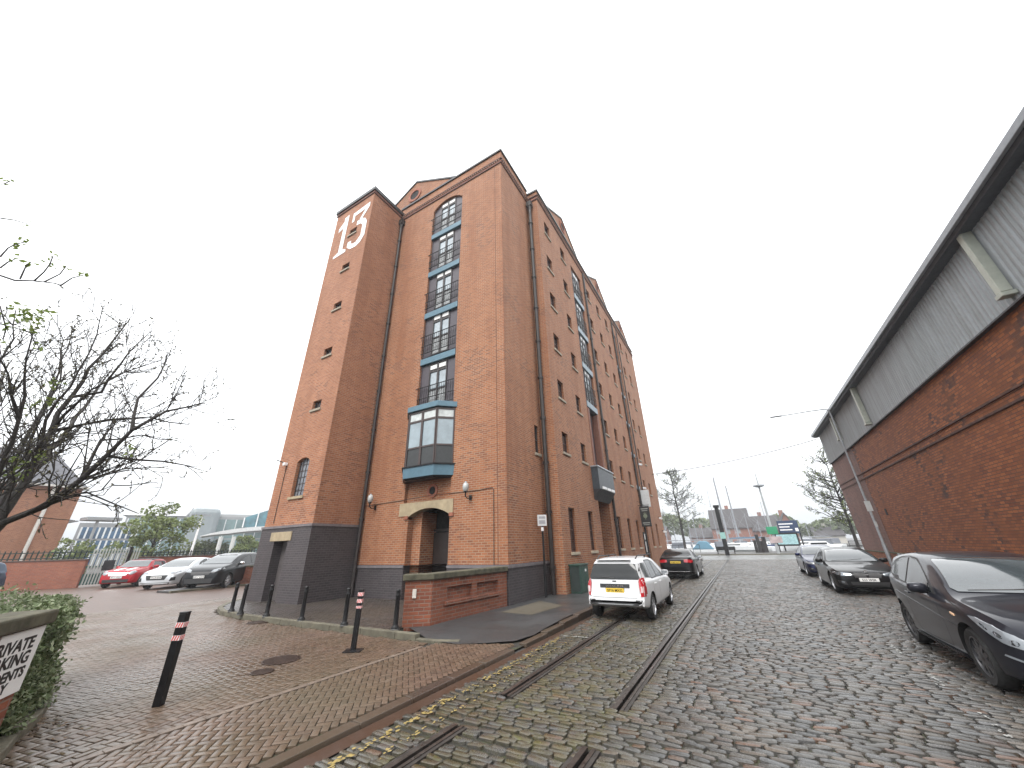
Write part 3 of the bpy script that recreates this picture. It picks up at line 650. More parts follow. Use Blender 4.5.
# small brick-on-edge lintels above the street windows are darker soldier courses
# blue steel beams and french windows in the front recess
def french(u0, u1, z0, z1, o, u, nrm, src=None):
    o, u, nrm = Vector(o), Vector(u), Vector(nrm); base = o+u*u0-nrm*.11
    if src is not None:
        f = copy_tree(src, WH); f.location = base+Vector((0,0,z0))-wloc(WH); return f
    Mx = frame_matrix((0,0,0), u, EZ); zo = (Mx.to_3x3() @ Vector((0,0,1))).dot(nrm); w_, h_ = u1-u0, z1-z0; m = MB()
    def bx(m, x0, x1, y0, y1, d0, d1): m.box(x0, x1, y0, y1, min(zo*d0, zo*d1), max(zo*d0, zo*d1), Mx)
    sw = w_*.25
    for (x0, x1) in ((sw, sw+.05), (w_-sw-.05, w_-sw), (w_/2-.045, w_/2+.045)): bx(m, x0, x1, 0, h_, -.03, .045)
    for (y0, y1) in ((0,.06), (h_-.06,h_), (h_*.80,h_*.80+.08)): bx(m, sw, w_-sw, y0, y1, -.03, .04)
    bx(m, sw, w_-sw, h_*.40, h_*.40+.06, -.03, .035)
    f = m.build('french_window', M_FRAME, WH); f.location = base+Vector((0,0,z0))-wloc(WH)
    for (x0, x1) in ((0, sw-.002), (w_-sw+.002, w_)):
        q = MB(); bx(q, x0, x1, 0, h_, -.04, .01); q.build('side_panel', M_PURP, f)
    for (x0, x1) in ((sw+.05, w_/2-.045), (w_/2+.045, w_-sw-.05)):
        q = MB(); bx(q, x0-.01, x1+.01, .05, h_*.42, -.012, .0); q.build('pane', M_('patterned_lower_glass', (.26,.27,.27), .12, var=.75, scale=16, spec=.8), f)
        q = MB(); bx(q, x0-.01, x1+.01, h_*.43, h_*.81, -.012, .0); q.build('pane', M_PANE, f)
        q = MB(); bx(q, x0+.02, x1-.02, h_*.86, h_*.95, -.012, .05); q.build('transom_light', M_('white_vent_strip', (.7,.7,.68), .4), f)
    rl = MB()
    for zz in (.12, .50, 1.02): bx(rl, -.10 if zz > .9 else 0.0, w_, zz, zz+.028, .135, .163)
    for k in range(17): x = .04+(w_-.08)*k/16; bx(rl, x-.006, x+.006, .12, 1.02, .145, .157)
    rl.build('railing', M_BLACK, f)
    return f
bz = [9.05, 11.5, 13.98, 16.5]
first = None; beams = MB()
for i, z in enumerate([6.88, 9.45, 11.9, 14.38, 16.90]):
    top = (bz+[18.9])[i]
    if i < 4:
        r = french(-10.57, -8.60, z, z+2.13, (0,BY0,0), EX, (0,-1,0), first); first = first or r
        W(MB().box(-10.56,-8.61,BY0-.03,BY0+.29,bz[i]-.02,bz[i]+.28), 'floor_beam', M_BLUE, bevel=.01)
    else: r = french(-10.57, -8.60, z, z+1.95, (0,BY0,0), EX, (0,-1,0))
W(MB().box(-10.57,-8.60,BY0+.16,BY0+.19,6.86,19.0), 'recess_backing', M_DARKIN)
# street loading bays
first = None
for i, z in enumerate((5.2, 8.9, 11.25, 13.65, 16.1)):
    if i == 0: continue
    r = french(17.95, 19.75, z, z+2.05, (SX,0,0), EY, (1,0,0), first); first = first or r
first = None
for z in (8.45, 10.85, 13.25, 15.70):
    W(MB().box(SX-.33,SX+.04,17.97,19.73,z+.02,z+.36), 'floor_beam', M_('pale_blue_beam', (.20,.26,.30), .5), bevel=.01)
for z in (5.2, 7.6, 10.0, 12.4, 14.8): W(MB().box(SX-.33,SX-.02,27.22,28.53,z,z+.22), 'floor_beam', M_('pale_blue_beam', (.20,.26,.30), .5), bevel=.01)
W(MB().box(SX-.36,SX-.30,17.95,19.75,4.0,18.3), 'recess_backing', M_PURP); W(MB().box(SX-.36,SX-.30,27.2,28.55,0.0,18.3), 'recess_backing', M_PURP)
W(MB().box(SX-.88,SX-.80,18.3,19.5,0.05,2.6), 'side_door', M_DOORB)
bl = MB(); bl.box(SX-.34,SX+.03,17.95,18.2,4.0,8.4); bl.box(SX-.34,SX+.03,19.5,19.75,4.0,8.4)
W(bl, 'recess_pier', M_('painted_red_pier', (.17,.070,.045), .7, var=.2))
# boxed street balcony with downlights
W(MB().box(SX-.02,SX+.34,17.4,20.0,4.05,5.1), 'balcony', M_('bluish_grey_panel', (.035,.045,.055), .45, var=.2), bevel=.01)
W(MB().box(SX-.02,SX+.38,17.35,20.05,5.1,5.16), 'balcony_rail', M_GALV)
u_ = MB(); u_.prism([(SX+.32,17.42,4.05),(SX-.02,17.42,4.05),(SX-.02,17.42,3.55)], (0,2.56,0)); W(u_, 'balcony_underside', M_('black_soffit', (.02,.02,.022), .5))
for k in range(3):
    m = MB(); m.box(SX+.345,SX+.40,17.8+k*.72,18.3+k*.72,4.08,4.20); W(m, 'downlight', M_WHITE)
# front bay window (oriel)
BYF = 9.87
bo = [(-10.98,BY0),( -10.45,BYF),(-8.97,BYF),(-8.46,BY0)]
def ring(sc_, z, c=(-9.72, BY0)): return [(c[0]+(x-c[0])*sc_, c[1]+(y-c[1])*(sc_+(sc_-1)*1.2), z) for (x, y) in bo]
def slab(z0, z1, s0, s1=None):
    s1 = s1 or s0; a, b = ring(s0, z0), ring(s1, z1); n = 4
    return MB().mesh(a+b, [(3,2,1,0), (4,5,6,7)]+[(i, (i+1)%n, n+(i+1)%n, n+i) for i in range(n)])
W(slab(4.05, 4.43, 1.0, 1.03), 'bay_base', M_BLUE, bevel=.01); W(slab(3.98, 4.05, .93, .99), 'bay_underside', M_BLACK)
W(slab(4.43, 4.48, 1.06), 'bay_sill', M_BLACK); W(slab(6.66, 6.88, 1.05), 'bay_cap', M_BLUE, bevel=.01)
W(slab(4.48, 6.62, .90), 'bay_core', M_DARKIN)
fm = MB(); a, b = ring(.965, 4.48), ring(.965, 6.62)
def facequad(i, t0, t1, z0, z1, out=.0):
    p, q = Vector(a[i]), Vector(a[i+1]); d = (q-p); nrm = Vector((d.y, -d.x, 0)).normalized()
    P = p+d*t0+nrm*out; Q = p+d*t1+nrm*out
    return [(P.x,P.y,z0),(Q.x,Q.y,z0),(Q.x,Q.y,z1),(P.x,P.y,z1)], nrm
for i, segs in ((0, 1), (1, 2), (2, 1)):
    wd = {0: .07, 1: .035, 2: .07}[i]
    for s_ in range(segs+1):
        t_ = s_/segs; q, nrm = facequad(i, max(0, t_-wd), min(1, t_+wd), 4.48, 6.62, -.02); fm.prism(q, nrm*.05)
    for (z0, z1) in ((5.14,5.20), (6.18,6.26), (6.56,6.62)):
        q, nrm = facequad(i, .0, 1, z0, z1, -.02); fm.prism(q, nrm*.042)
    for s_ in range(segs):
        for (z0, z1, mt, nm) in ((4.48,5.15,M_BAYP,'bay_panel'), (5.19,6.20,M_BAYG,'pane'), (6.25,6.57,M_('bay_top_light', (.5,.53,.52), .2, var=.2), 'transom_light')):
            q, nrm = facequad(i, s_/segs, (s_+1)/segs, z0, z1, -.012); m = MB(); m.prism(q, nrm*.008); W(m, nm, mt)
W(fm, 'bay_frame', M_('bay_brown_frame', (.055,.038,.035), .45))
# round vents
def disc_ring(name, c, nrm, r0, r1, dep, mat, n=28):
    m = MB(); nrm = Vector(nrm); u = EZ; v = Vector(EZ).cross(nrm); vs = []
    for (r, d) in ((r1,0),(r1,dep),(r0,dep),(r0,-.02)):
        for k in range(n): t_ = 2*PI*k/n; vs.append(Vector(c)+Vector(u)*r*math.cos(t_)+v*r*math.sin(t_)+nrm*d)
    m.mesh(vs, [(i*n+k, i*n+(k+1)%n, (i+1)*n+(k+1)%n, (i+1)*n+k) for i in range(3) for k in range(n)])
    return W(m, name, mat, smooth=True)
def disc(name, c, nrm, r, mat, n=24):
    nrm = Vector(nrm); v = Vector(EZ).cross(nrm)
    return W(MB().poly([Vector(c)+Vector(EZ)*r*math.cos(2*PI*k/n)+v*r*math.sin(2*PI*k/n)+nrm*.012 for k in range(n)]), name, mat)
M_SURR = M_('brick_ring', (.28,.10,.06), .8, var=.3, scale=14)
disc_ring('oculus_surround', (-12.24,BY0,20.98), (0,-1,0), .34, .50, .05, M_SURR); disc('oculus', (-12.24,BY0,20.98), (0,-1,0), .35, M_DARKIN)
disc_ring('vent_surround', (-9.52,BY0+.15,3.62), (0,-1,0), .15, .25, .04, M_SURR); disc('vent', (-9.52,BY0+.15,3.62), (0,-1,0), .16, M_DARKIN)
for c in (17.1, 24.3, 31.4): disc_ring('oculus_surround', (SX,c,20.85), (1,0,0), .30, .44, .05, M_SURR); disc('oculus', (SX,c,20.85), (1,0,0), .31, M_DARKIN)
# stone arch over the doorway
ar = MB(); n = 12; A, B = -10.50, -8.55
zf = lambda x: 2.74+.26*(1-((x-(A+B)/2)/((B-A)/2))**2)
up = [(-10.97,BY0-.03,3.24),(-8.40,BY0-.03,3.24)]
pts = [(-10.97,BY0-.03,2.62),(-10.97,BY0-.03,3.24),(-8.40,BY0-.03,3.24),(-8.40,BY0-.03,2.62)]+[(B+(A-B)*k/n,BY0-.03,zf(B+(A-B)*k/n)) for k in range(n+1)]
for k in range(n):
    x0, x1 = A+(B-A)*k/n, A+(B-A)*(k+1)/n
    ar.prism([(x0,BY0-.03,zf(x0)),(x1,BY0-.03,zf(x1)),(x1,BY0-.03,3.24),(x0,BY0-.03,3.24)], (0,.4,0))
ar.box(-10.97,A,BY0-.03,BY0+.1,2.78,3.24); ar.box(B,-8.40,BY0-.03,BY0+.1,2.78,3.24); W(ar, 'stone_arch', M_STONE)
W(MB().box(-10.68,-10.50,BY0-.05,BY0+.2,2.66,2.777).box(-8.55,-8.37,BY0-.05,BY0+.2,2.66,2.777), 'impost', M_SURR)
# inner porch: stepped jamb, dark back, door leaf
W(MB().box(-10.50,-10.08,BY0+.28,BY0+1.1,1.13,2.9).box(-10.50,-10.08,BY0+.28,BY0+1.1,-.02,1.12), 'inner_jamb', M_BRICK)
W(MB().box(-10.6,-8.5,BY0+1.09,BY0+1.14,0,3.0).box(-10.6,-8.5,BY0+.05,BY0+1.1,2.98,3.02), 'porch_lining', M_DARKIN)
W(MB().box(-10.06,-9.32,BY0+.95,BY0+1.0,.1,2.2).box(-9.28,-8.56,BY0+.95,BY0+1.0,.1,2.2).box(-10.07,-8.56,BY0+.93,BY0+1.0,2.24,2.32), 'entrance_door', M_DOORB, bevel=.008)
W(MB().box(-9.25,-9.20,BY0+.88,BY0+.93,.95,1.35), 'door_handle', M_GALV)
# downpipes with brackets and hoppers
def downpipe(x, y, z0, z1, r, hop=True, nrm=(0,-1,0)):
    m = MB(); m.tube([(x,y,z0),(x,y,z1)], r, 10)
    z = z0+.8
    while z < z1-.4: m.tube([(x,y,z),(x,y,z+.09)], r*1.45, 10); z += 1.85
    if hop: m.box(x-.14,x+.14,y-.13,y+.13,z1-.05,z1+.28); m.tube([(x,y,z1-.35),(x,y,z1)], [r, .13], 10)
    return W(m, 'downpipe', M_PIPE, smooth=True)
downpipe(-12.93, BY0-.13, .1, 18.9, .065)
downpipe(-13.0, TY0+1.97, .1, 2.5, .05, False)
downpipe(BX1+.20, Y0B-.16, .1, 18.9, .085)
downpipe(SX+.08, 20.35, .1, 19.3, .065, False); downpipe(SX+.08, 27.35, .1, 19.2, .06, False); downpipe(SX+.08, 28.7, 3.0, 19.2, .04, False)
# cable on the front wall
W(MB().tube([(-13.0,BY0-.02,3.30),(-10.9,BY0-.02,3.36),(-9.7,BY0-.02,3.42),(-8.2,BY0-.02,3.42),(-7.3,BY0-.02,3.42),(-6.78,BY0-.02,3.46),(-6.72,BY0-.02,3.40),(-6.72,BY0-.02,1.15)], .010, 6), 'surface_cable', M_PIPE)
W(MB().box(-10.42,-10.22,BY0+.12,BY0+.2,7.75,8.05), 'alarm_box', M_('cream_alarm_box', (.75,.70,.50), .5))
# the painted number
nb = MB(); yN = TY0-.012
def npoly(pts): nb.prism([(x, yN, z) for (x, z) in pts], (0,-.004,0))
npoly([(-15.70,18.25),(-15.33,18.62),(-15.33,18.90),(-14.98,18.98),(-14.98,16.42),(-15.30,16.34),(-15.30,18.12),(-15.70,17.98)])
npoly([(-15.66,16.03),(-14.66,16.08),(-14.66,16.24),(-14.98,16.42),(-15.30,16.34),(-15.66,16.19)])
npoly([(-14.58,18.80),(-13.25,18.92),(-13.25,18.62),(-14.40,18.52),(-14.40,18.12),(-14.58,18.10)])
npoly([(-13.55,18.59),(-13.25,18.62),(-13.72,17.98),(-14.02,17.86)])
npoly([(-14.10,17.98),(-13.72,17.98),(-13.42,17.80),(-13.26,17.52),(-13.58,17.42),(-13.78,17.62),(-14.10,17.66)])
npoly([(-13.58,17.42),(-13.26,17.52),(-13.26,16.55),(-13.58,16.66)]); npoly([(-13.58,16.66),(-13.26,16.55),(-13.52,16.16),(-13.84,16.02),(-13.90,16.34)])
npoly([(-13.90,16.34),(-13.84,16.02),(-14.28,16.06),(-14.58,16.30),(-14.58,16.66),(-14.30,16.66),(-14.30,16.48),(-14.16,16.36)])
W(nb, 'painted_number', M_WHITE)
# security light arm on the tower
W(MB().tube([(-15.55,TY0-.02,2.7),(-15.55,TY0-.02,5.0)], .012, 6).tube([(-15.55,TY0-.02,5.0),(-15.8,TY0-.35,5.15)], .02, 6), 'light_bracket', M_BLACK); W(MB().box(-15.62,-15.48,TY0-.16,TY0-.02,4.92,5.04), 'light_head', M_WHITE, bevel=.01)

# wall lanterns (separate things hung on the wall)
def lantern(x, z, label):
    t_ = thing('wall_lantern', (x, BY0-.30, z), label, 'wall lantern', 'globe lanterns on the front wall')
    MB().tube([(0,0,-.30),(0,0,-.14)], .022, 8).tube([(0,0,-.28),(.0,.12,-.34),(0,.29,-.30)], .016, 6).box(-.05,.05,.27,.295,-.38,-.22).lathe([(.05,-.16),(.07,-.13),(.05,-.12)], n=14).build('bracket', M_BLACK, t_)
    MB().lathe([(.06,-.12),(.10,-.06),(.11,.04),(.09,.13),(.04,.17)], n=18).build('glass_shade', M_LAMPG, t_, smooth=True)
    MB().lathe([(.045,.17),(.04,.20),(.01,.215)], n=12).build('cap', M_GALV, t_, smooth=True); return t_
lantern(-12.35, 3.50, 'globe wall lantern beside the tower downpipe, left of the arched doorway')
lantern(-7.66, 3.50, 'globe wall lantern to the right of the arched doorway')

# ================================================================== PLANTER WALL
PW = thing('brick_dwarf_wall', (-6.6, 8.5, 0), 'low red brick wall with mossy stone capping in front of the doorway', 'wall')
p0, p1, p2 = Vector((-6.93,6.93,0)), Vector((-6.46,7.32,0)), Vector((-6.24,10.30,0))
pw = MB(); tk = .25
d12 = (p2-p1).normalized(); n12 = Vector((d12.y,-d12.x,0)); d01 = (p1-p0).normalized(); n01 = Vector((d01.y,-d01.x,0))
zt = .99
pw.poly([p0, p1, p1+Vector((0,0,zt)), p0+Vector((0,0,zt))])
L12 = (p2-p1).length
wall_grid(pw, p1, d12, EZ, (0,L12), (0,zt), [(.5,1.42,.50,.80,.08), (1.62,2.55,.50,.80,.08)], .08, n12)
pw.poly([p1-n12*.08+d12*.45+Vector((0,0,.4)), p1-n12*.08+d12*2.65+Vector((0,0,.4)), p1-n12*.08+d12*2.65+Vector((0,0,.9)), p1-n12*.08+d12*.45+Vector((0,0,.9))])
q0 = Vector((-7.05,7.15,0)); q1 = Vector((-7.05,10.2,0)); pw.poly([p0, q0, q0+Vector((0,0,zt)), p0+Vector((0,0,zt))]); q2 = p2-n12*.3; q3 = p1-n12*.3+d12*.1
pw.poly([q2, q3, q3+Vector((0,0,zt)), q2+Vector((0,0,zt))]); pw.poly([q3, q0, q0+Vector((0,0,zt)), q3+Vector((0,0,zt))])
pw.build('wall', M_RBRICK, PW, world=True, fixn=False)
s_ = MB(); Mx = frame_matrix(p1+Vector((0,0,.42)), d12, -n12); s_.box(.42,2.62,-.045,.10,0,.075, Mx); s_.build('string_course', M_RBRICK, PW, world=True, bevel=.006)
cpm = MB(); up = Vector((0,0,.13)); o1 = .06
L_ = [p0-d01*.06+n01*o1, p1+(n01+n12).normalized()*o1*1.1, p2+n12*o1, p2-n12*(.3+o1), q3-n12*.02, q0-d01*.1-n01*.06]
cpm.prism([v+Vector((0,0,zt)) for v in L_], up); cpm.build('capping', M_CAPST, PW, world=True, bevel=.018)
MB().box(-.045,.045,-.03,0,-.09,.09, frame_matrix(p0+(p1-p0)*.36+Vector((0,0,.72)), d01, -n01)).build('vent_plate', M_('pale_vent_plate', (.55,.52,.47), .5), PW, world=True, bevel=.01)

# ================================================================== BOLLARDS AND STREET FURNITURE
def bollard(x, y, z, label):
    t_ = thing('bollard', (x, y, z), label, 'bollard', 'black iron bollards along the terrace kerb')
    return t_
def bollard_mesh(t_):
    MB().lathe([(.085,0),(.085,.05),(.06,.08),(.052,.10),(.046,.60),(.056,.62),(.056,.64),(.046,.66),(.046,.72),(.052,.735),(.038,.76),(.01,.768)], n=16).build('post', M_BLACK, t_, smooth=True)
    MB().lathe([(.092,.0),(.092,.018),(.08,.03)], n=16).build('base_ring', M_GALV if False else M_('worn_black_base', (.06,.058,.055), .5, var=.4), t_, smooth=True)
BS = [((395,630), 'iron bollard touching the end of the red brick wall'), ((344,626), 'iron bollard standing in front of the tower downpipe'), ((301,621), 'iron bollard in front of the right edge of the tower plinth'), ((266,617), 'iron bollard in front of the tower door recess'), ((240,615), 'front one of the close pair of bollards at the left end of the terrace'), ((231,612), 'rear one of the close pair of bollards at the left end of the terrace')]
b0 = None
for (px, lab) in BS:
    p = onz(*px, ZP)
    if b0 is None: b0 = bollard(p.x, p.y, ZP, lab); bollard_mesh(b0)
    else: c = copy_tree(b0); c.location = (p.x, p.y, ZP); c['label'] = lab
p = onz(233,584.5,.1); c = copy_tree(b0); c.location = (p.x, p.y, .1); c.scale = (1.1,1.1,1.15); c['label'] = 'distant bollard in front of the low brick pier by the dark SUV'; c['group'] = 'black iron bollards along the terrace kerb'
def tall_bollard(px, h, r, lean, label, bands, plate=True):
    p = onz(*px, .012); t_ = thing('marker_post', (p.x, p.y, .012), label, 'bollard post', 'black square posts with reflective tape'); t_.rotation_euler = (lean[0], lean[1], rad(35))
    m = MB(); m.box(-r,r,-r,r,0,h-.02); m.box(-r*1.05,r*1.05,-r*1.05,r*1.05,h-.02,h); m.build('post', M_BLACK, t_, bevel=.006)
    if plate: MB().box(-.15,.15,-.13,.13,0,.014).build('base_plate', M_BLACK, t_, bevel=.004)
    e = r+.0025
    for (z0, z1) in bands:
        b = MB(); b.box(-e,e,-e,e,z0,z1); o = b.build('tape_band', M_('white_reflective_tape', (.78,.74,.74), .35), t_)
        s_ = MB(); hh = z1-z0; e2 = e+.0015
        for (ax, sg) in (('x',1),('x',-1),('y',1),('y',-1)):
            for k in range(3):
                a = -r+k*2*r/3*1.0; q = [(a, z0+.002), (a+2*r/6, z0+.002), (a+2*r/6+2*r/6, z1-.002), (a+2*r/6, z1-.002)]
                q = [(min(r, u), v) for (u, v) in q]
                s_.poly([((u, sg*e2, v) if ax == 'x' else (sg*e2, u, v)) for (u, v) in q])
        s_.build('red_stripe', M_REDT, o, fixn=False)
    return t_
tall_bollard((158,706), .97, .044, (rad(0),rad(0)), 'nearest black square post with two bands of red and white tape on the forecourt', [(.80,.855),(.66,.715)], False)
tall_bollard((353,651), .97, .042, (rad(0),rad(1)), 'black post on a square base plate with worn tape, before the terrace kerb', [(.86,.92),(.75,.81),(.66,.70)])
# parking sign pole, cabinet
p = Vector((-5.98, 12.35, ZP)); t_ = thing('sign_pole', p, 'slim black pole with a small white parking sign by the corner of the brick building', 'sign pole')
MB().lathe([(.045,0),(.045,.9),(.036,.94),(.033,2.55)], n=12).build('pole', M_BLACK, t_, smooth=True)
MB().box(-.035,.035,-.037,.037,2.02,2.14).build('white_band', M_WHITE, t_)
sg = MB(); sg.box(-.16,.16,-.055,-.04,2.18,2.55, Matrix.Rotation(rad(25),4,'Z')); s_ = sg.build('sign_plate', M_('sign_plate_grey_white', (.55,.56,.56), .5), t_, bevel=.008)
MB().box(-.11,.11,-.059,-.056,2.42,2.50, Matrix.Rotation(rad(25),4,'Z')).box(-.11,.11,-.059,-.056,2.25,2.37, Matrix.Rotation(rad(25),4,'Z')).build('sign_text_panel', M_('sign_grey_text', (.30,.30,.32), .5), s_)
t_ = thing('utility_cabinet', (SX+.22, 14.0, ZP), 'dark green metal utility cabinet against the brick wall beside the white car', 'utility cabinet')
MB().box(-.20,.20,-.42,.42,0,.86).build('body', M_GREEN, t_, bevel=.012); MB().box(-.23,.23,-.45,.45,.86,.91).build('lid', M_GREEN, t_, bevel=.01)
MB().box(.201,.212,-.39,-.01,.06,.82).box(.201,.212,.01,.39,.06,.82).build('door', M_('green_door', (.03,.075,.058), .5), t_, bevel=.004); MB().box(-.17,.17,-.432,-.421,.06,.82).build('side_panel', M_('cabinet_dark_side', (.02,.03,.028), .5), t_)
MB().box(.213,.225,.03,.16,.66,.74).build('notice', M_WHITE, t_)

# hanging pub sign and boards
t_ = thing('hanging_sign', (SX, 26.6, 3.9), 'dark hanging pub sign with a pale emblem on an iron bracket on the street wall', 'hanging sign')
MB().tube([(.0,0,.06),(.72,0,.06)], .02, 8).tube([(0,0,.35),(.4,0,.07)], .012, 6).build('bracket', M_BLACK, t_)
bd = MB().box(.07,.70,-.02,.02,-1.28,.0).build('board', M_('very_dark_board', (.02,.022,.024), .4), t_, bevel=.01)
em = MB(); em.lathe([(.10,0),(.13,.002),(.10,.004)], c=(.385,-.026,-.62), n=20, axis='y'); em.box(.37,.40,-.026,-.021,-.84,-.40); em.box(.27,.50,-.026,-.021,-.46,-.43); em.build('emblem', M_('dull_gold_green', (.20,.23,.16), .5), bd)
em = MB(); em.box(.16,.61,-.026,-.021,-.20,-.13).box(.20,.57,-.026,-.021,-.31,-.26).box(.16,.61,-.026,-.021,-1.08,-1.02).box(.2,.57,-.026,-.021,-1.18,-1.14); em.build('lettering_strip', M_('faded_lettering', (.28,.29,.27), .5), bd)
t_ = thing('notice_board', (SX, 27.9, 3.95), 'pale blank projecting board above the hanging pub sign', 'sign board')
MB().box(.05,.62,-.03,.03,0,1.15).build('board', M_('pale_board', (.55,.56,.56), .5), t_, bevel=.01); MB().box(-.02,.06,-.05,.05,-.02,1.2).build('frame', M_BLACK, t_)
for k, (yy, zz, lb) in enumerate(((28.9,7.2,'highest small white floodlight by the far downpipe'), (28.9,5.45,'small white floodlight just above the pale projecting board'), (33.6,3.55,'small white security camera near the far end of the street wall'), (34.4,2.55,'lowest small white box light at the far corner of the street wall'))):
    t_ = thing('security_camera' if k == 2 else 'floodlight', (SX, yy, zz), lb, 'security camera' if k == 2 else 'floodlight')
    MB().box(0,.14,-.03,.03,-.02,.02).build('arm', M_BLACK, t_); MB().box(.10,.34,-.08,.08,-.12,.02, Matrix.Rotation(rad(14),4,'Y')).build('housing', M_WHITE, t_, bevel=.02)
t_ = thing('menu_case', (SX, 26.95, 1.0), 'narrow lit-looking notice case low on the wall under the hanging sign', 'notice case')
MB().box(0,.06,-.22,.22,0,1.3).build('case', M_BLACK, t_, bevel=.01); MB().box(.061,.068,-.17,.17,.1,.72).build('poster', M_('poster_pale', (.5,.5,.48), .5, var=.4, scale=12), t_); MB().box(.061,.068,-.15,.15,.85,1.2).build('poster', M_('poster_white', (.65,.65,.63), .5), t_)
# overhead cable between the two warehouses
a, b = Vector((SX+.02, 34.3, 7.15)), Vector((6.4, 34.2, 8.35)); pts = []
for k in range(25): t_ = k/24; q = a.lerp(b, t_); q.z -= .45*4*t_*(1-t_)*.6; pts.append(q)
tag(MB().tube(pts, .028, 6).build('overhead_cable', M_BLACK), 'thin black cable hanging across the lane between the two brick buildings', 'cable')

# ================================================================== RIGHT-HAND WAREHOUSE
WX = 6.5; WY0, WY1 = -8.0, 32.9; ZB = 6.28; ZR = 8.26
SH = thing('shed_warehouse', (WX, 12, 0), 'long warehouse of old mottled brick with grey corrugated cladding above, behind the parked cars', 'warehouse')
def S(mb, name, mats, **k): return mb.build(name, mats, SH, world=True, **k)
m = MB(); zl = .86
m.poly([(WX,WY0,zl),(WX,27.2,zl),(WX,27.2,ZB),(WX,WY0,ZB)]); S(m, 'wall', M_WBRICK, fixn=False)
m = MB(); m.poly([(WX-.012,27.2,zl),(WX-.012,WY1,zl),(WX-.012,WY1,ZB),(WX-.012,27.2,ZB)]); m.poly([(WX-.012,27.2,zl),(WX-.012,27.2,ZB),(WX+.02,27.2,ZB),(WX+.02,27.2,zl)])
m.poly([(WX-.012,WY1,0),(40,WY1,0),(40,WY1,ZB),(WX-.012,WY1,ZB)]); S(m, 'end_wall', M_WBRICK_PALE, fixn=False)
S(MB().box(WX-.07,WX+.1,WY0,WY1+.05,.0,zl-.02), 'wall_base', M_WBRICK); S(MB().box(WX-.10,WX+.1,WY0,WY1+.08,zl-.02,zl+.03), 'mossy_ledge', M_('green_mossy_ledge', (.06,.075,.035), .9, var=.5, scale=3, bump=.4), bevel=.01)
for z in (4.52, 4.80): S(MB().box(WX-.045,WX+.05,WY0,WY1+.02,z,z+.055), 'string_course', M_('sooty_string_course', (.10,.05,.035), .85, var=.5, scale=4, bump=.3))
cl = MB(); P_ = []; y = WY0; per = .17
while y < WY1+.06:
    P_ += [(WX-.10, y), (WX-.10, y+per*.30), (WX-.066, y+per*.45), (WX-.066, y+per*.85)]; y += per
for a, b in zip(P_, P_[1:]): cl.poly([(a[0],a[1],ZB+.02),(b[0],b[1],ZB+.02),(b[0],b[1],ZR),(a[0],a[1],ZR)])
cl.poly([(WX-.10,WY1+.05,ZB),(38,WY1+.05,ZB),(38,WY1+.05,ZR),(WX-.10,WY1+.05,ZR)])
tcl = NT('pale_grey_cladding'); pc = tcl.pos(); mpc = tcl.n('ShaderNodeMapping'); mpc.inputs['Scale'].default_value = (3, 3, .25); tcl.l(pc, mpc.inputs[0])
cc = tcl.mix(tcl.ramp(tcl.noise(mpc.outputs[0], 1.2, 6, .7), (.35, 1.0), (.6, 0.0)), (.34,.365,.38), (.255,.27,.27)); sxc = tcl.n('ShaderNodeSeparateXYZ'); tcl.l(pc, sxc.inputs[0])
cc = tcl.mix(tcl.math('MULTIPLY', tcl.math('LESS_THAN', tcl.math('FRACT', tcl.math('MULTIPLY', sxc.outputs[1], .98)), .03), .35), cc, (.12,.12,.12)); tcl.set(tcl.b, Base_Color=cc, Roughness=.5); MATS['pale_grey_cladding'] = tcl.mat
S(cl, 'cladding', tcl.mat, fixn=False)
S(MB().box(WX-.13,WX+.05,WY0,WY1+.06,ZB-.02,ZB+.02), 'drip_flashing', M_('black_flashing', (.03,.03,.035), .5))
S(MB().prism([(WX-.09,WY0,ZR),(WX-.36,WY0,ZR+.0),(WX-.42,WY0,ZR+.10),(WX-.42,WY0,ZR+.22),(WX-.10,WY0,ZR+.30)], (0,WY1-WY0+.35,0)), 'eaves_soffit', M_('dark_blue_grey_soffit', (.085,.095,.11), .5, var=.1))
S(MB().box(WX-.50,WX-.42,WY0,WY1+.38,ZR+.06,ZR+.24), 'gutter', M_('grey_gutter_metal', (.26,.28,.30), .4, .3), bevel=.015)
S(MB().prism([(WX-.42,WY0,ZR+.24),(16,WY0,ZR+3.2),(16,WY0,ZR+3.3),(WX-.42,WY0,ZR+.32)], (0,WY1-WY0+.35,0)), 'roof', M_('grey_sheet_roof', (.24,.25,.27), .5))
S(MB().poly([(16,WY1+.05,ZR-.2),(WX,WY1+.05,ZR-.2),(WX,WY1+.05,ZR+.3),(16,WY1+.05,ZR+3.2)]), 'gable_sheet', M_('pale_grey_cladding', (.36,.39,.41), .45))
for (y, z0) in ((11.25,6.42), (22.45,6.40), (27.8,6.85)):
    m = MB(); m.box(WX-.30,WX-.105,y-.09,y+.09,z0+.12,ZR+.05); m.box(WX-.33,WX-.08,y-.12,y+.12,z0,z0+.10); S(m, 'downpipe_box', M_('pale_green_grey_sheet', (.42,.44,.38), .5, var=.1), bevel=.012)
for (y, z) in ((25.8,2.6),): S(MB().box(WX-.02,WX+.02,y,y+.22,z,z+.3), 'blocked_vent', M_DARKIN)
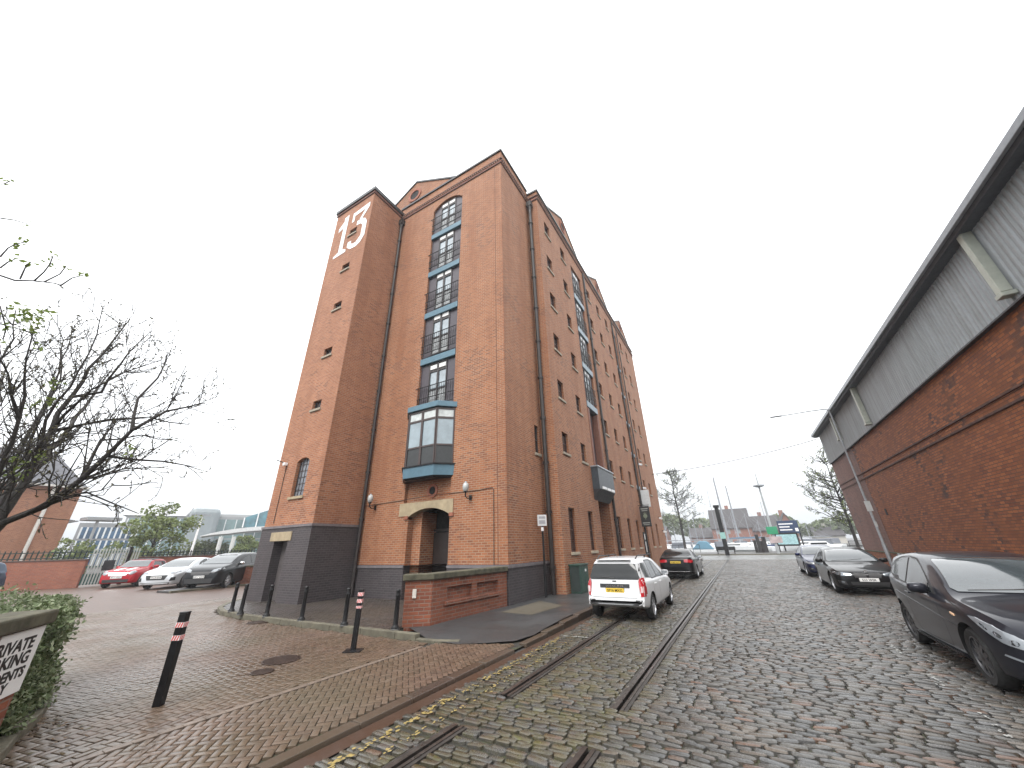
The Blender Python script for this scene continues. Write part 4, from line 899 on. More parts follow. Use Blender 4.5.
# street lamp by the warehouse
t_ = thing('street_lamp', (6.02, 26.4, .09), 'tall galvanised street lamp leaning its long thin arm over the lane beside the warehouse', 'street lamp')
MB().lathe([(.085,0),(.085,1.2),(.062,1.26),(.045,6.0),(.035,8.25)], n=14).build('column', M_GALV, t_, smooth=True)
MB().tube([(0,0,8.2),(-.05,0,8.32),(-.2,0,8.40),(-.9,-.0,8.42),(-2.3,0,8.40)], .042, 8).build('arm', M_GALV, t_, smooth=True)
MB().prism([(-2.25,-.08,8.36),(-2.25,.08,8.36),(-2.85,.07,8.37),(-2.85,-.07,8.37)], (0,0,.07)).build('lamp_head', M_('lamp_head_dark', (.10,.105,.11), .4), t_, bevel=.02)
MB().box(-.12,.12,-.07,-.06,2.75,3.25).build('notice_plate', M_('notice_plate_pale', (.5,.52,.52), .5), t_); MB().box(-.05,.05,-.088,-.07,2.0,2.25).build('small_plate', M_('notice_plate_pale', (.5,.52,.52), .5), t_)

# ================================================================== CARS
def herm(pts, y):
    P = pts
    if y <= P[0][0]: return P[0][1]
    if y >= P[-1][0]: return P[-1][1]
    for i in range(len(P)-1):
        if P[i][0] <= y <= P[i+1][0]: break
    d = [(P[k+1][1]-P[k][1])/(P[k+1][0]-P[k][0]) for k in range(len(P)-1)]
    def sl(k):
        if k == 0: return d[0]
        if k == len(P)-1: return d[-1]
        if d[k-1]*d[k] <= 0: return 0.0
        return 2*d[k-1]*d[k]/(d[k-1]+d[k])
    h = P[i+1][0]-P[i][0]; t = (y-P[i][0])/h
    return (2*t**3-3*t*t+1)*P[i][1]+(t**3-2*t*t+t)*h*sl(i)+(-2*t**3+3*t*t)*P[i+1][1]+(t**3-t*t)*h*sl(i+1)
def paint(name, c, metal=.0, rough=.28):
    if name in MATS: return MATS[name]
    t = NT(name); p = t.obj(); n = t.noise(p, 3.0, 5, .65)
    t.set(t.b, Base_Color=t.mix(t.ramp(n, (.45, 0.0), (.7, .25)), c, [min(1, x*.8+.006) for x in c]), Metallic=metal, Roughness=rough)
    t.b.inputs['Coat Weight'].default_value = .75; t.b.inputs['Specular IOR Level'].default_value = .05; t.b.inputs['Coat IOR'].default_value = 1.32
    r = t.n('ShaderNodeMapRange'); t.set(r, Value=t.noise(p, 14, 4), From_Min=.4, From_Max=.8, To_Min=.02, To_Max=.08); t.l(r.outputs[0], t.b.inputs['Coat Roughness'])
    MATS[name] = t.mat; return t.mat
M_CGL = M_('car_glass', (.012,.014,.015), .05, var=.1, spec=.42)
M_WSG = M_('windscreen_glass', (.05,.06,.065), .05, var=.1, spec=1, coat=1); M_WSG.node_tree.nodes['Principled BSDF'].inputs['Coat IOR'].default_value = 1.38; M_WSG.node_tree.nodes['Principled BSDF'].inputs['Coat Weight'].default_value = .7; M_WSG.node_tree.nodes['Principled BSDF'].inputs['IOR'].default_value = 1.5
M_TRIM = M_('black_car_plastic', (.022,.022,.023), .5)
M_ARCH = M_('wheel_well_black', (.006,.006,.006), .95)
M_ALLOY = M_('alloy_rim_silver', (.50,.51,.53), .3, .8)
M_ALLOYD = M_('alloy_rim_dark', (.085,.085,.09), .35, .6)
M_LENS = M_('headlamp_lens', (.20,.22,.24), .12, 0, var=.05, scale=6, coat=1)
M_LENSD = M_('headlamp_smoked', (.16,.18,.20), .08, .5, var=.6, scale=18, coat=1)
M_TAIL = M_('tail_lamp_red', (.42,.012,.02), .15, coat=1, var=.25, scale=20)
M_TAILC = M_('tail_lamp_clear', (.62,.50,.50), .2, coat=1)
M_CHROME = M_('chrome', (.72,.73,.75), .12, 1)
M_PLY = M_('yellow_number_plate', (.72,.50,.06), .4, var=.05); M_PLW = M_('white_number_plate', (.75,.75,.73), .4, var=.05)
M_SEAM = M_('panel_gap', (.006,.006,.006), .8)
class Car:
    def __init__(s, kname, label, pos, rz, spec, body, scale=1.0, group='cars parked along the lane'):
        s.q = spec; s.root = thing(kname, (pos[0], pos[1], 0), label, 'car', group, rz); s.root.scale = (scale,)*3; s.paint = body
        L = spec['L']; ys = [0]+[L*(.5-.5*math.cos(PI*k/70)) for k in range(1, 70)]+[L]
        V = []; R_ = []
        for y in ys:
            zt_ = herm(spec['top'], y); zb_ = min(herm(spec['belt'], y), zt_-.012); hw = herm(spec['plan'], y); zl_ = herm(spec['sill'], y)
            zb_ = max(zb_, zl_+.1); zt_ = max(zt_, zb_+.012); h = zt_-zb_; zm = zl_+(zb_-zl_)*.5; hb = hw*.945; tum = spec.get('tum', .34); xr = hb-tum*h-.01
            q = [(0,zl_),(.5*hw,zl_),(.88*hw,zl_),(.955*hw,zl_+.03),(.985*hw,zl_+.10),(.995*hw,zm-.06),(1.0*hw,zm+.04),(.998*hw,zb_-.13 if zb_-.13 > zm+.05 else zm+.05),(.988*hw,zb_-.06),(.972*hw,zb_-.02),(hb,zb_),
                 (hb-(hb-xr)*.22,zb_+.18*h),(hb-(hb-xr)*.5,zb_+.42*h),(hb-(hb-xr)*.78,zb_+.66*h),(xr,zb_+.82*h),(xr-.035,zb_+.90*h),(xr-.10,zb_+.95*h),(xr*.7,zb_+.982*h),(xr*.38,zb_+.995*h),(0,zt_)]
            R_.append(len(q)); yy = y-L/2; row = [(x, yy, z) for (x, z) in q]+[(-x, yy, z) for (x, z) in q[-2:0:-1]]; V += row; n = len(row)
        F = [(i*n+k, i*n+(k+1)%n, (i+1)*n+(k+1)%n, (i+1)*n+k) for i in range(len(ys)-1) for k in range(n)]
        F += [tuple(range(n)), tuple((len(ys)-1)*n+k for k in range(n-1, -1, -1))]
        me = bpy.data.meshes.new('body'); me.from_pydata(V, [], F); me.materials.append(body); me.materials.append(M_ARCH)
        bm = bmesh.new(); bm.from_mesh(me); bmesh.ops.recalc_face_normals(bm, faces=bm.faces); s.bvh = BVHTree.FromBMesh(bm); bm.to_mesh(me); bm.free()
        tmp = bpy.data.objects.new('body', me); COL.objects.link(tmp); cuts = []
        R = spec['R']; s.R = R
        for yw in spec['wheels']:
            for sg in (-1, 1):
                c = MB(); hw = herm(spec['plan'], yw); x0, x1 = sorted((sg*(hw-.30), sg*(hw+.2)))
                c.lathe([(R*1.14,x0),(R*1.14,x1)], c=(0,yw-L/2,R*1.02), n=40, axis='x'); co_ = c.build('cut', M_ARCH); cuts.append(co_)
                md = tmp.modifiers.new('b', 'BOOLEAN'); md.operation = 'DIFFERENCE'; md.object = co_; md.solver = 'EXACT'
                try: md.material_mode = 'TRANSFER'
                except Exception: pass
        dg = bpy.context.evaluated_depsgraph_get(); me2 = bpy.data.meshes.new_from_object(tmp.evaluated_get(dg))
        for o in cuts+[tmp]: bpy.data.objects.remove(o)
        me2.name = 'body'
        me2.polygons.foreach_set('use_smooth', [True]*len(me2.polygons)); me2.set_sharp_from_angle(angle=rad(38))
        s.body = bpy.data.objects.new('body', me2); COL.objects.link(s.body); s.body.parent = s.root
        s.L = L
    def put(s, mb, name, mat, parent=None, **k): return mb.build(name, mat, parent or s.root, **k)
    def patch(s, name, polys, view, mat, off=.004, cell=.07, parent=None, skirt=.02, mirror=False, smooth=True):
        """a panel cut to an outline and laid on the body surface"""
        if polys and not isinstance(polys[0][0], (tuple, list)): polys = [polys]
        h = s.L/2
        VW = {'F': (Vector((0,1,0)), lambda a, b: Vector((a,-h-1.5,b))), 'R': (Vector((0,-1,0)), lambda a, b: Vector((a,h+1.5,b))),
              'L': (Vector((-1,0,0)), lambda a, b: Vector((2.5,a-h,b))), 'Rt': (Vector((1,0,0)), lambda a, b: Vector((-2.5,a-h,b))), 'T': (Vector((0,0,-1)), lambda a, b: Vector((a,b-h,3)))}
        d, mk = VW[view]; out = []
        for sg in ((1, -1) if mirror else (1,)):
            bm = bmesh.new()
            for pl_ in polys:
                vs = [bm.verts.new(((sg*a if view in 'FRT' else a), b, 0)) for (a, b) in pl_]
                try: bm.faces.new(vs)
                except Exception: pass
            xs = [v.co.x for v in bm.verts]; ys = [v.co.y for v in bm.verts]
            for ax, lo, hi in ((0, min(xs), max(xs)), (1, min(ys), max(ys))):
                k = lo+cell
                while k < hi:
                    co_ = (k,0,0) if ax == 0 else (0,k,0); no = (1,0,0) if ax == 0 else (0,1,0)
                    bmesh.ops.bisect_plane(bm, geom=bm.verts[:]+bm.edges[:]+bm.faces[:], dist=1e-5, plane_co=co_, plane_no=no); k += cell
            bmesh.ops.triangulate(bm, faces=[f for f in bm.faces if len(f.verts) > 4])
            vw = view if sg == 1 else {'L': 'Rt', 'Rt': 'L'}.get(view, view); d, mk = VW[vw]
            for v in bm.verts:
                o = mk(v.co.x, v.co.y); hit = s.bvh.ray_cast(o, d)
                if hit[0] is None: hit = s.bvh.find_nearest(o+d*1.7)
                nn = hit[1] if hit[1].dot(d) < 0 else -hit[1]
                v.co = hit[0]-d*off*.6+nn*off*.6
            be = [e for e in bm.edges if len(e.link_faces) == 1]
            if skirt:
                r = bmesh.ops.extrude_edge_only(bm, edges=be); nv = [g_ for g_ in r['geom'] if isinstance(g_, bmesh.types.BMVert)]
                bmesh.ops.translate(bm, verts=nv, vec=d*skirt)
            bmesh.ops.recalc_face_normals(bm, faces=bm.faces)
            me = bpy.data.meshes.new(name); bm.to_mesh(me); bm.free(); me.materials.append(mat)
            if smooth: me.polygons.foreach_set('use_smooth', [True]*len(me.polygons)); me.set_sharp_from_angle(angle=rad(45))
            o = bpy.data.objects.new(name, me); COL.objects.link(o); o.parent = parent or s.root; out.append(o)
        return out
    def line(s, pts, view, w=.012, name='panel_gap', mat=None, off=.0015, mirror=False):
        ps = []
        for (a, b) in zip(pts, pts[1:]):
            dx, dy = b[0]-a[0], b[1]-a[1]; l_ = math.hypot(dx, dy)+1e-9; nx, ny = -dy/l_*w/2, dx/l_*w/2
            ps.append([(a[0]-nx,a[1]-ny),(b[0]-nx,b[1]-ny),(b[0]+nx,b[1]+ny),(a[0]+nx,a[1]+ny)])
        return s.patch(name, ps, view, mat or M_SEAM, off, .12, s.body, 0, mirror)
    def wheels(s, rim, spokes=5, tw=.20, y_split=1, rr=.68):
        R = s.R
        for i, yw in enumerate(s.q['wheels']):
            for sg in (-1, 1):
                hw = herm(s.q['plan'], yw)-.015
                e = thing_part('wheel', s.root, (sg*(hw-tw/2), yw-s.L/2, R))
                a = -tw/2; b = tw/2
                t_ = MB().lathe([(R*rr,a+.01),(R*.90,a),(R*.975,a+.025),(R,a+.06),(R,b-.06),(R*.975,b-.025),(R*.90,b),(R*rr,b-.01),(R*rr*.97,b-.05),(R*rr*.97,a+.05),(R*rr,a+.01)], n=32, axis='x', caps=False)
                me_w = t_.build('tyre', M_RUBBER, e, smooth=True)
                o = sg*(tw/2-.012); rm = MB()
                rm.lathe([(R*rr,o-sg*.02),(R*rr*1.0,o),(R*rr*.93,o+sg*.003),(R*rr*.90,o-sg*.03),(R*rr*.88,o-sg*.09)], n=32, axis='x', caps=False)
                rm.lathe([(R*.17,o-sg*.03),(R*.17,o-sg*.004),(R*.11,o+sg*.004),(.002,o+sg*.004)], n=16, axis='x')
                for k in range(spokes):
                    t = 2*PI*k/spokes+.3; c_, s_ = math.cos(t), math.sin(t); w0, w1 = R*.085, R*(.12 if spokes < 7 else .07)
                    q = []
                    for (rd, ww, oo) in ((R*.10,w0,o-sg*.004),(R*rr*.94,w1,o-sg*.012)):
                        for sd in (-1, 1): q.append((oo, rd*c_-sd*ww*s_, rd*s_+sd*ww*c_)); q.append((oo-sg*.03, rd*c_-sd*ww*s_, rd*s_+sd*ww*c_))
                    rm.mesh(q, [(0,2,6,4),(0,4,5,1),(2,3,7,6),(1,5,7,3)])
                rm.build('rim', rim, e, smooth=True, autosmooth=30)
                MB().lathe([(R*rr*.92,o-sg*.06),(R*rr*.5,o-sg*.055),(.002,o-sg*.055)], n=24, axis='x').build('brake_disc', M_('brake_dark', (.03,.028,.027), .7), e)
    def plate(s, txt, view, z, mat, x=0, w=.50, h=.105, tilt=0.0):
        d = 1 if view == 'F' else -1; hit = s.bvh.ray_cast(Vector((x, -d*(s.L/2+1), z)), Vector((0, d, 0)))
        y = hit[0].y-d*.022
        p = MB(); p.box(x-w/2, x+w/2, min(y, y+d*.012), max(y, y+d*.012), z-h/2, z+h/2); o = s.put(p, 'number_plate', mat, bevel=.004)
        M = frame_matrix((x, y-d*.0015, z-.033), (d,0,0), (0,0,1)); text_mesh('plate_text', txt, .095, M_BLACK, o, .0008, bold=.0015, world_matrix=M)
        bk = MB(); bk.box(x-w/2-.008, x+w/2+.008, min(y+d*.013, y+d*.10), max(y+d*.013, y+d*.10), z-h/2-.008, z+h/2+.008); s.put(bk, 'plate_holder', M_TRIM)
    def mirrors(s, y, z, mat, out=.17):
        for sg in (-1, 1):
            hw = herm(s.q['plan'], y)*.93; x = sg*(hw+out*.62); m = MB()
            pr_ = [(0,.0),(.035,.55),(.055,.85),(.06,1),(.045,1.06)]
            for k in range(1):
                V = []; n = 12
                for (dd, f) in ((-.075,.35),(-.055,.78),(-.01,1.0),(.045,.98),(.05,.9)):
                    for j in range(n):
                        t = 2*PI*j/n; cx_ = math.copysign(abs(math.cos(t))**.6, math.cos(t)); cz_ = math.copysign(abs(math.sin(t))**.6, math.sin(t))
                        V.append((x+.115*f*cx_, y-s.L/2+dd, z+.072*f*cz_))
                m.mesh(V, [(i*n+j, i*n+(j+1)%n, (i+1)*n+(j+1)%n, (i+1)*n+j) for i in range(4) for j in range(n)]+[tuple(range(n)), tuple(range(4*n, 5*n))])
            o = s.put(m, 'door_mirror', mat, smooth=True, autosmooth=50)
            MB().tube([(sg*(hw-.06), y-s.L/2+.0, z-.05),(x, y-s.L/2, z-.06)], .022, 8).build('mirror_arm', M_TRIM, o)
            MB().box(x-.095,x+.095,y-s.L/2+.051,y-s.L/2+.054,z-.055,z+.055).build('mirror_glass', M_CHROME, o)
    def handles(s, ys, z, mat):
        for sg in (-1, 1):
            for y in ys:
                hit = s.bvh.ray_cast(Vector((sg*2, y-s.L/2, z)), Vector((-sg,0,0)))[0]
                m = MB(); x0, x1 = sorted((hit.x+sg*.012, hit.x+sg*.032)); m.box(x0, x1, y-s.L/2-.085, y-s.L/2+.085, z-.014, z+.014); x0, x1 = sorted((hit.x-sg*.01, hit.x+sg*.014))
                m.box(x0, x1, y-s.L/2-.08, y-s.L/2-.06, z-.011, z+.011); m.box(x0, x1, y-s.L/2+.06, y-s.L/2+.08, z-.011, z+.011); s.put(m, 'door_handle', mat, bevel=.006)
    def wiper(s, view, pts):
        d = Vector((0, 1 if view == 'F' else -1, 0)); q = []
        for (x, z) in pts: q.append(s.bvh.ray_cast(Vector((x, -d.y*(s.L/2+1), z)), d)[0]-d*.02)
        s.put(MB().tube(q, .010, 6), 'wiper', M_TRIM)
def thing_part(name, parent, loc):
    o = bpy.data.objects.new(name, None); COL.objects.link(o); o.parent = parent; o.location = loc; o.empty_display_size = .1; return o
def side_glass(car, polys, mat=M_CGL, surround=None):
    if surround: car.patch('window_trim', surround, 'L', M_TRIM, .002, .09, mirror=True)
    for p in polys: car.patch('side_window', p, 'L', mat, .0045, .07, mirror=True)

# --- small dark hatchback, nearest on the right
HATCH = dict(L=3.95, R=.315, wheels=(.80,3.29), tum=.36,
  top=[(0,.52),(.03,.65),(.12,.735),(.35,.825),(.7,.895),(1.0,.945),(1.12,.985),(1.5,1.215),(1.95,1.405),(2.3,1.465),(2.7,1.478),(3.2,1.44),(3.55,1.385),(3.68,1.33),(3.80,1.08),(3.88,.92),(3.93,.75),(3.95,.55)],
  belt=[(0,.48),(.12,.675),(.35,.775),(.9,.865),(1.4,.90),(2.2,.955),(3.0,1.03),(3.5,1.07),(3.75,1.04),(3.9,.85),(3.95,.5)],
  plan=[(0,.50),(.02,.60),(.08,.69),(.2,.765),(.45,.825),(.8,.855),(1.5,.862),(2.4,.862),(3.0,.858),(3.4,.835),(3.7,.775),(3.88,.69),(3.95,.60)],
  sill=[(0,.30),(.1,.22),(.4,.19),(3.5,.20),(3.8,.26),(3.95,.36)])
SC_F = .95
c = Car('hatchback_car', 'dark grey three-door hatchback with black wheels, nearest car by the warehouse', (2.15+.855*SC_F-.02, 7.42+(1.975-.80)*SC_F), 0, HATCH, paint('dark_grey_blue_car_paint', (.021,.022,.029), .3), SC_F)
side_glass(c, [[(1.62,.935),(1.92,1.14),(2.12,1.27),(2.34,1.365),(2.60,1.39),(2.60,.995),(2.2,.965)], [(2.66,1.005),(2.66,1.385),(2.95,1.37),(3.25,1.30),(3.42,1.20),(3.40,1.12),(3.1,1.045)]], surround=[[(1.52,.925),(2.03,1.235),(2.30,1.385),(2.65,1.412),(2.65,.985),(2.2,.955)],[(2.65,.985),(2.65,1.412),(2.97,1.395),(3.28,1.325),(3.48,1.20),(3.46,1.10),(3.1,1.02)]])
c.line([(1.80,.93),(1.80,1.06)], 'L', .03, 'window_post', M_TRIM, .008, mirror=True)
c.patch('windscreen', [(-.66,1.0),(.66,1.0),(.70,1.04),(.565,1.375),(.3,1.40),(-.3,1.40),(-.565,1.375),(-.70,1.04)], 'F', M_WSG, .011, .05)
c.patch('rear_window', [(-.55,1.08),(.55,1.08),(.48,1.32),(-.48,1.32)], 'R', M_CGL, .011, .05)
c.patch('headlight', [(.04,.53),(.20,.575),(.36,.655),(.62,.785),(.50,.785),(.28,.735),(.12,.665),(.04,.60)], 'L', M_LENS, .009, .03, mirror=True); EL = lambda y, z, a, b, an: [(y+a*math.cos(t)*math.cos(an)-b*math.sin(t)*math.sin(an), z+a*math.cos(t)*math.sin(an)+b*math.sin(t)*math.cos(an)) for t in [2*PI*k/14 for k in range(14)]]
M_REFL = M_('lamp_reflector', (.10,.11,.12), .15, .8)
for e_ in (EL(.38,.705,.060,.014,.5), EL(.23,.645,.050,.024,.5), EL(.11,.590,.032,.026,.4)): c.patch('headlight_inner', e_, 'L', M_REFL, .009, .04, mirror=True)
c.patch('grille', [(-.42,.36),(.42,.36),(.50,.50),(-.50,.50)], 'F', M_TRIM, .006, .08); c.patch('grille', [(-.30,.60),(.30,.60),(.33,.645),(-.33,.645)], 'F', M_TRIM, .006, .08)
c.patch('fog_lamp_bay', [(.52,.34),(.66,.36),(.68,.48),(.56,.50)], 'F', M_TRIM, .006, .06, mirror=True)
c.patch('side_light_strip', [(.60,.37),(.78,.44),(.775,.46),(.60,.39)], 'F', M_LENS, .01, .06, mirror=True)
c.plate('FX13 KLM', 'F', .44, M_PLW, 0)
c.line([(1.48,.30),(1.42,.55),(1.50,.90)], 'L', .010, mirror=True); c.line([(1.48,.30),(2.55,.30),(2.72,.45),(2.72,.98)], 'L', .010, mirror=True)
c.line([(.30,.72),(.62,.78),(.95,.86),(1.30,.915)], 'L', .008, mirror=True)
c.patch('feature_crease', [(1.0,.60),(2.0,.70),(3.2,.82),(3.2,.835),(2.0,.712),(1.0,.607)], 'L', c.paint, .007, .12, mirror=True)
c.patch('sill_skirt', [(1.20,.20),(2.9,.22),(2.9,.27),(1.20,.26)], 'L', c.paint, .03, .15, mirror=True)
c.patch('side_indicator', [(.97,.73),(1.06,.745),(1.06,.765),(.97,.75)], 'L', M_('amber_lens', (.8,.5,.3), .2), .01, .06, mirror=True)
c.mirrors(1.78, .99, c.paint); c.handles((2.50,), .86, c.paint); c.wheels(M_ALLOYD, 10, .20); c.wiper('F', [(-.55,1.02),(-.1,1.035),(.35,1.06)]); c.wiper('F', [(.05,1.02),(.6,1.04)])
c.put(MB().box(-.50,.50,1.62,1.82,1.385,1.41), 'roof_spoiler', c.paint, bevel=.01)
def rounded_headrest(c, xs, y, z):
    pass

# --- black saloon and blue saloon behind it
SALOON = dict(L=4.63, R=.325, wheels=(.80,3.60), tum=.42,
  top=[(0,.48),(.02,.60),(.08,.68),(.3,.755),(.8,.85),(1.3,.915),(1.45,.945),(1.9,1.19),(2.3,1.345),(2.6,1.405),(3.0,1.428),(3.35,1.39),(3.7,1.27),(4.05,1.10),(4.25,1.055),(4.5,1.03),(4.58,.95),(4.62,.75),(4.63,.55)],
  belt=[(0,.45),(.1,.62),(.4,.73),(1.0,.83),(1.6,.895),(2.6,.93),(3.5,.965),(4.1,.985),(4.45,.96),(4.6,.7),(4.63,.5)],
  plan=[(0,.60),(.02,.68),(.08,.75),(.25,.83),(.5,.875),(.9,.90),(2.2,.905),(3.2,.905),(3.9,.885),(4.3,.84),(4.53,.77),(4.63,.68)],
  sill=[(0,.28),(.1,.20),(.5,.18),(4.0,.19),(4.5,.26),(4.63,.34)])
def saloon_front(c, rim, spokes, kidney, lens, txt):
    side_glass(c, [[(1.92,.925),(2.18,1.12),(2.40,1.26),(2.75,1.335),(2.78,.955)], [(2.85,.96),(2.83,1.34),(3.1,1.335),(3.45,1.26),(3.68,1.13),(3.70,1.0)]], surround=[[(1.62,.915),(2.16,1.16),(2.40,1.29),(2.82,1.362),(2.82,.942)],[(2.82,.942),(2.82,1.362),(3.12,1.358),(3.50,1.28),(3.80,1.12),(3.80,.99)]])
    c.patch('windscreen', [(-.72,.965),(.72,.965),(.75,1.0),(.60,1.31),(.3,1.345),(-.3,1.345),(-.60,1.31),(-.75,1.0)], 'F', M_WSG, .011, .05)
    c.patch('headlight', [(.40,.585),(.62,.575),(.78,.60),(.855,.66),(.80,.695),(.62,.68),(.42,.655)], 'F', lens, .006, .04, mirror=True)
    if kidney:
        c.patch('grille', [(.03,.53),(.33,.53),(.36,.60),(.33,.655),(.05,.655)], 'F', M_TRIM, .012, .06, mirror=True)
        c.patch('grille_frame', [[(.03,.655),(.34,.655),(.34,.668),(.03,.668)],[(.03,.52),(.33,.52),(.33,.532),(.03,.532)]], 'F', M_('satin_black_frame', (.03,.03,.03), .3), .014, .06, mirror=True)
    else: c.patch('grille', [(-.40,.40),(.40,.40),(.44,.62),(.36,.66),(-.36,.66),(-.44,.62)], 'F', M_TRIM, .012, .06)
    c.patch('lower_intake', [(-.45,.27),(.45,.27),(.50,.40),(-.50,.40)], 'F', M_TRIM, .006, .08); c.patch('side_intake', [(.58,.30),(.78,.34),(.80,.44),(.62,.42)], 'F', M_TRIM, .006, .06, mirror=True)
    c.patch('fog_lamp', [(.655,.37),(.72,.38),(.72,.415),(.655,.41)], 'F', M_LENS, .012, .05, mirror=True)
    c.plate(txt, 'F', .465, M_PLW)
    c.line([(1.52,.28),(1.47,.6),(1.60,.9)], 'L', .010, mirror=True); c.line([(2.80,.26),(2.82,.93)], 'L', .010, mirror=True); c.line([(3.35,.5),(3.62,.7),(3.72,.97)], 'L', .01, mirror=True)
    c.line([(.36,.70),(.8,.79),(1.3,.85),(1.6,.90)], 'L', .008, mirror=True)
    c.mirrors(1.78, .985, c.paint); c.handles((2.60, 3.42), .80, c.paint); c.wheels(rim, spokes, .22); c.wiper('F', [(-.6,.985),(-.1,1.0),(.3,1.03)])
    hit = c.bvh.ray_cast(Vector((0,-4,.705)), Vector((0,1,0)))[0]
    MB().lathe([(.04,-.008),(.04,.0),(.03,.004)], c=(0,hit.y-.01,.705), n=16, axis='y').build('bonnet_badge', M_CHROME, c.root, smooth=True)
c = Car('saloon_car', 'glossy black saloon with a white front number plate, parked behind the dark hatchback', (3.08, 18.60), 0, SALOON, paint('black_car_paint', (.008,.008,.009)), .93)
saloon_front(c, M_ALLOY, 7, True, M_LENSD, 'S33 WSK')
c = Car('saloon_car', 'dark navy blue saloon furthest back on the warehouse side of the lane', (3.12, 25.3), 0, SALOON, paint('navy_car_paint', (.010,.016,.060), .3), .94)
saloon_front(c, M_ALLOY, 5, False, M_LENS, 'YK12 DVA')

# --- white estate seen from behind
ESTATE = dict(L=4.50, R=.315, wheels=(.82,3.72), tum=.30,
  top=[(0,.55),(.03,.70),(.15,.80),(.5,.91),(.95,.99),(1.1,1.02),(1.5,1.27),(1.85,1.44),(2.2,1.515),(2.8,1.545),(3.5,1.54),(4.0,1.515),(4.17,1.47),(4.24,1.38),(4.33,1.10),(4.375,.98),(4.40,.74),(4.44,.66),(4.49,.60),(4.50,.52)],
  belt=[(0,.5),(.15,.70),(.5,.80),(1.0,.88),(2.0,.925),(3.2,.955),(4.0,.97),(4.33,.96),(4.42,.60),(4.50,.40)],
  plan=[(0,.60),(.05,.70),(.2,.79),(.5,.845),(1.0,.865),(2.5,.868),(3.5,.865),(4.0,.84),(4.25,.80),(4.37,.775),(4.45,.76),(4.50,.72)],
  sill=[(0,.34),(.1,.28),(.5,.26),(3.8,.27),(4.3,.34),(4.50,.40)])
c = Car('estate_car', 'white estate car with roof rails and a yellow rear number plate parked by the kerb', (-2.90, 11.62), PI, ESTATE, paint('white_car_paint', (.66,.67,.68)), .865)
side_glass(c, [[(1.75,.945),(2.02,1.17),(2.25,1.33),(2.55,1.405),(2.58,.965)],[(2.66,.97),(2.64,1.41),(3.18,1.42),(3.30,1.38),(3.40,.985)],[(3.47,.99),(3.40,1.38),(3.85,1.385),(4.0,1.27),(4.02,1.03)]], surround=[[(1.48,.925),(1.98,1.20),(2.22,1.36),(2.60,1.435),(2.62,.95)],[(2.62,.95),(2.60,1.435),(3.3,1.445),(3.44,.965)]])
c.patch('windscreen', [(-.66,1.05),(.66,1.05),(.58,1.42),(-.58,1.42)], 'F', M_WSG, .011, .05)
c.patch('headlight', [(.42,.66),(.66,.67),(.79,.74),(.74,.80),(.45,.78)], 'F', M_LENS, .006, .06, mirror=True)
c.patch('rear_window', [(-.66,1.00),(.66,1.00),(.70,1.03),(.60,1.36),(.56,1.385),(-.56,1.385),(-.60,1.36),(-.70,1.03)], 'R', M_CGL, .010, .05); c.patch('rear_pillar_trim', [(.665,.99),(.735,1.03),(.645,1.37),(.60,1.385)], 'R', M_TRIM, .003, .07, mirror=True); c.put(MB().box(-.50,.50,c.L/2-.36,c.L/2-.22,1.475,1.495), 'roof_spoiler', c.paint, bevel=.01)
for sg in (1, -1):
    c.patch('tail_light', [(sg*.69,.60),(sg*.795,.60),(sg*.80,.90),(sg*.755,1.03),(sg*.69,1.04),(sg*.66,.92)], 'R', M_TAIL, .010, .04)
    c.patch('tail_lamp_inner', [(sg*.70,.69),(sg*.775,.69),(sg*.775,.84),(sg*.70,.83)], 'R', M_TAILC, .015, .05)
    c.patch('tail_light_side', [(4.20,.66),(4.36,.62),(4.36,.98),(4.26,.93),(4.19,.80)], 'L' if sg == 1 else 'Rt', M_TAIL, .008, .05)
    c.patch('bumper_reflector', [(sg*.54,.49),(sg*.72,.49),(sg*.72,.52),(sg*.56,.525)], 'R', M_TRIM, .006, .06)
c.patch('bumper_valance', [(-.71,.40),(.71,.40),(.74,.455),(-.74,.455)], 'R', M_('grey_black_valance', (.035,.036,.038), .5), .010, .08); c.patch('bumper_lip', [(-.45,.41),(.45,.41),(.5,.43),(-.5,.43)], 'R', M_('silver_skid_plate', (.3,.31,.32), .4), .014, .1)
c.patch('plate_garnish', [(-.41,.80),(.41,.80),(.41,.89),(-.41,.89)], 'R', M_('black_garnish', (.012,.013,.015), .2), .014, .08)
c.line([(-.68,.60),(-.60,.575),(.60,.575),(.68,.60)], 'R', .010); c.line([(-.66,.98),(-.655,.68),(-.68,.60)], 'R', .010); c.line([(.66,.98),(.655,.68),(.68,.60)], 'R', .010)
c.plate('SP16 MXG', 'R', .735, M_PLY); hit = c.bvh.ray_cast(Vector((0,4,.845)), Vector((0,-1,0)))[0]
text_mesh('tailgate_letters', 'L O G A N  M C V', .062, M_CHROME, c.body, .002, bold=.003, world_matrix=frame_matrix((0,hit.y+.020,.822), (-1,0,0), (0,0,1)))
hit = c.bvh.ray_cast(Vector((0,4,.955)), Vector((0,-1,0)))[0]; MB().box(-.055,.055,hit.y+.004,hit.y+.012,.938,.972).build('tailgate_badge', M_('grey_badge', (.25,.26,.26), .3, .8), c.root, bevel=.006)
c.wiper('R', [(.0,1.03),(.12,1.045),(.34,1.055)]); c.put(MB().box(-.62,-.46,c.L/2-.14,c.L/2-.12,.86,.875), 'model_badge', M_CHROME)
for sg in (-1, 1): c.put(MB().tube([(sg*.56,-.35,1.50),(sg*.575,-.22,1.565),(sg*.575,1.45,1.575),(sg*.56,1.68,1.50)], .016, 8).tube([(sg*.56,.5,1.48),(sg*.575,.5,1.57)], .02, 8), 'roof_rail', M_TRIM)
c.put(MB().tube([(0,1.45,1.51),(0,1.75,1.68)], .006, 5), 'aerial', M_TRIM)
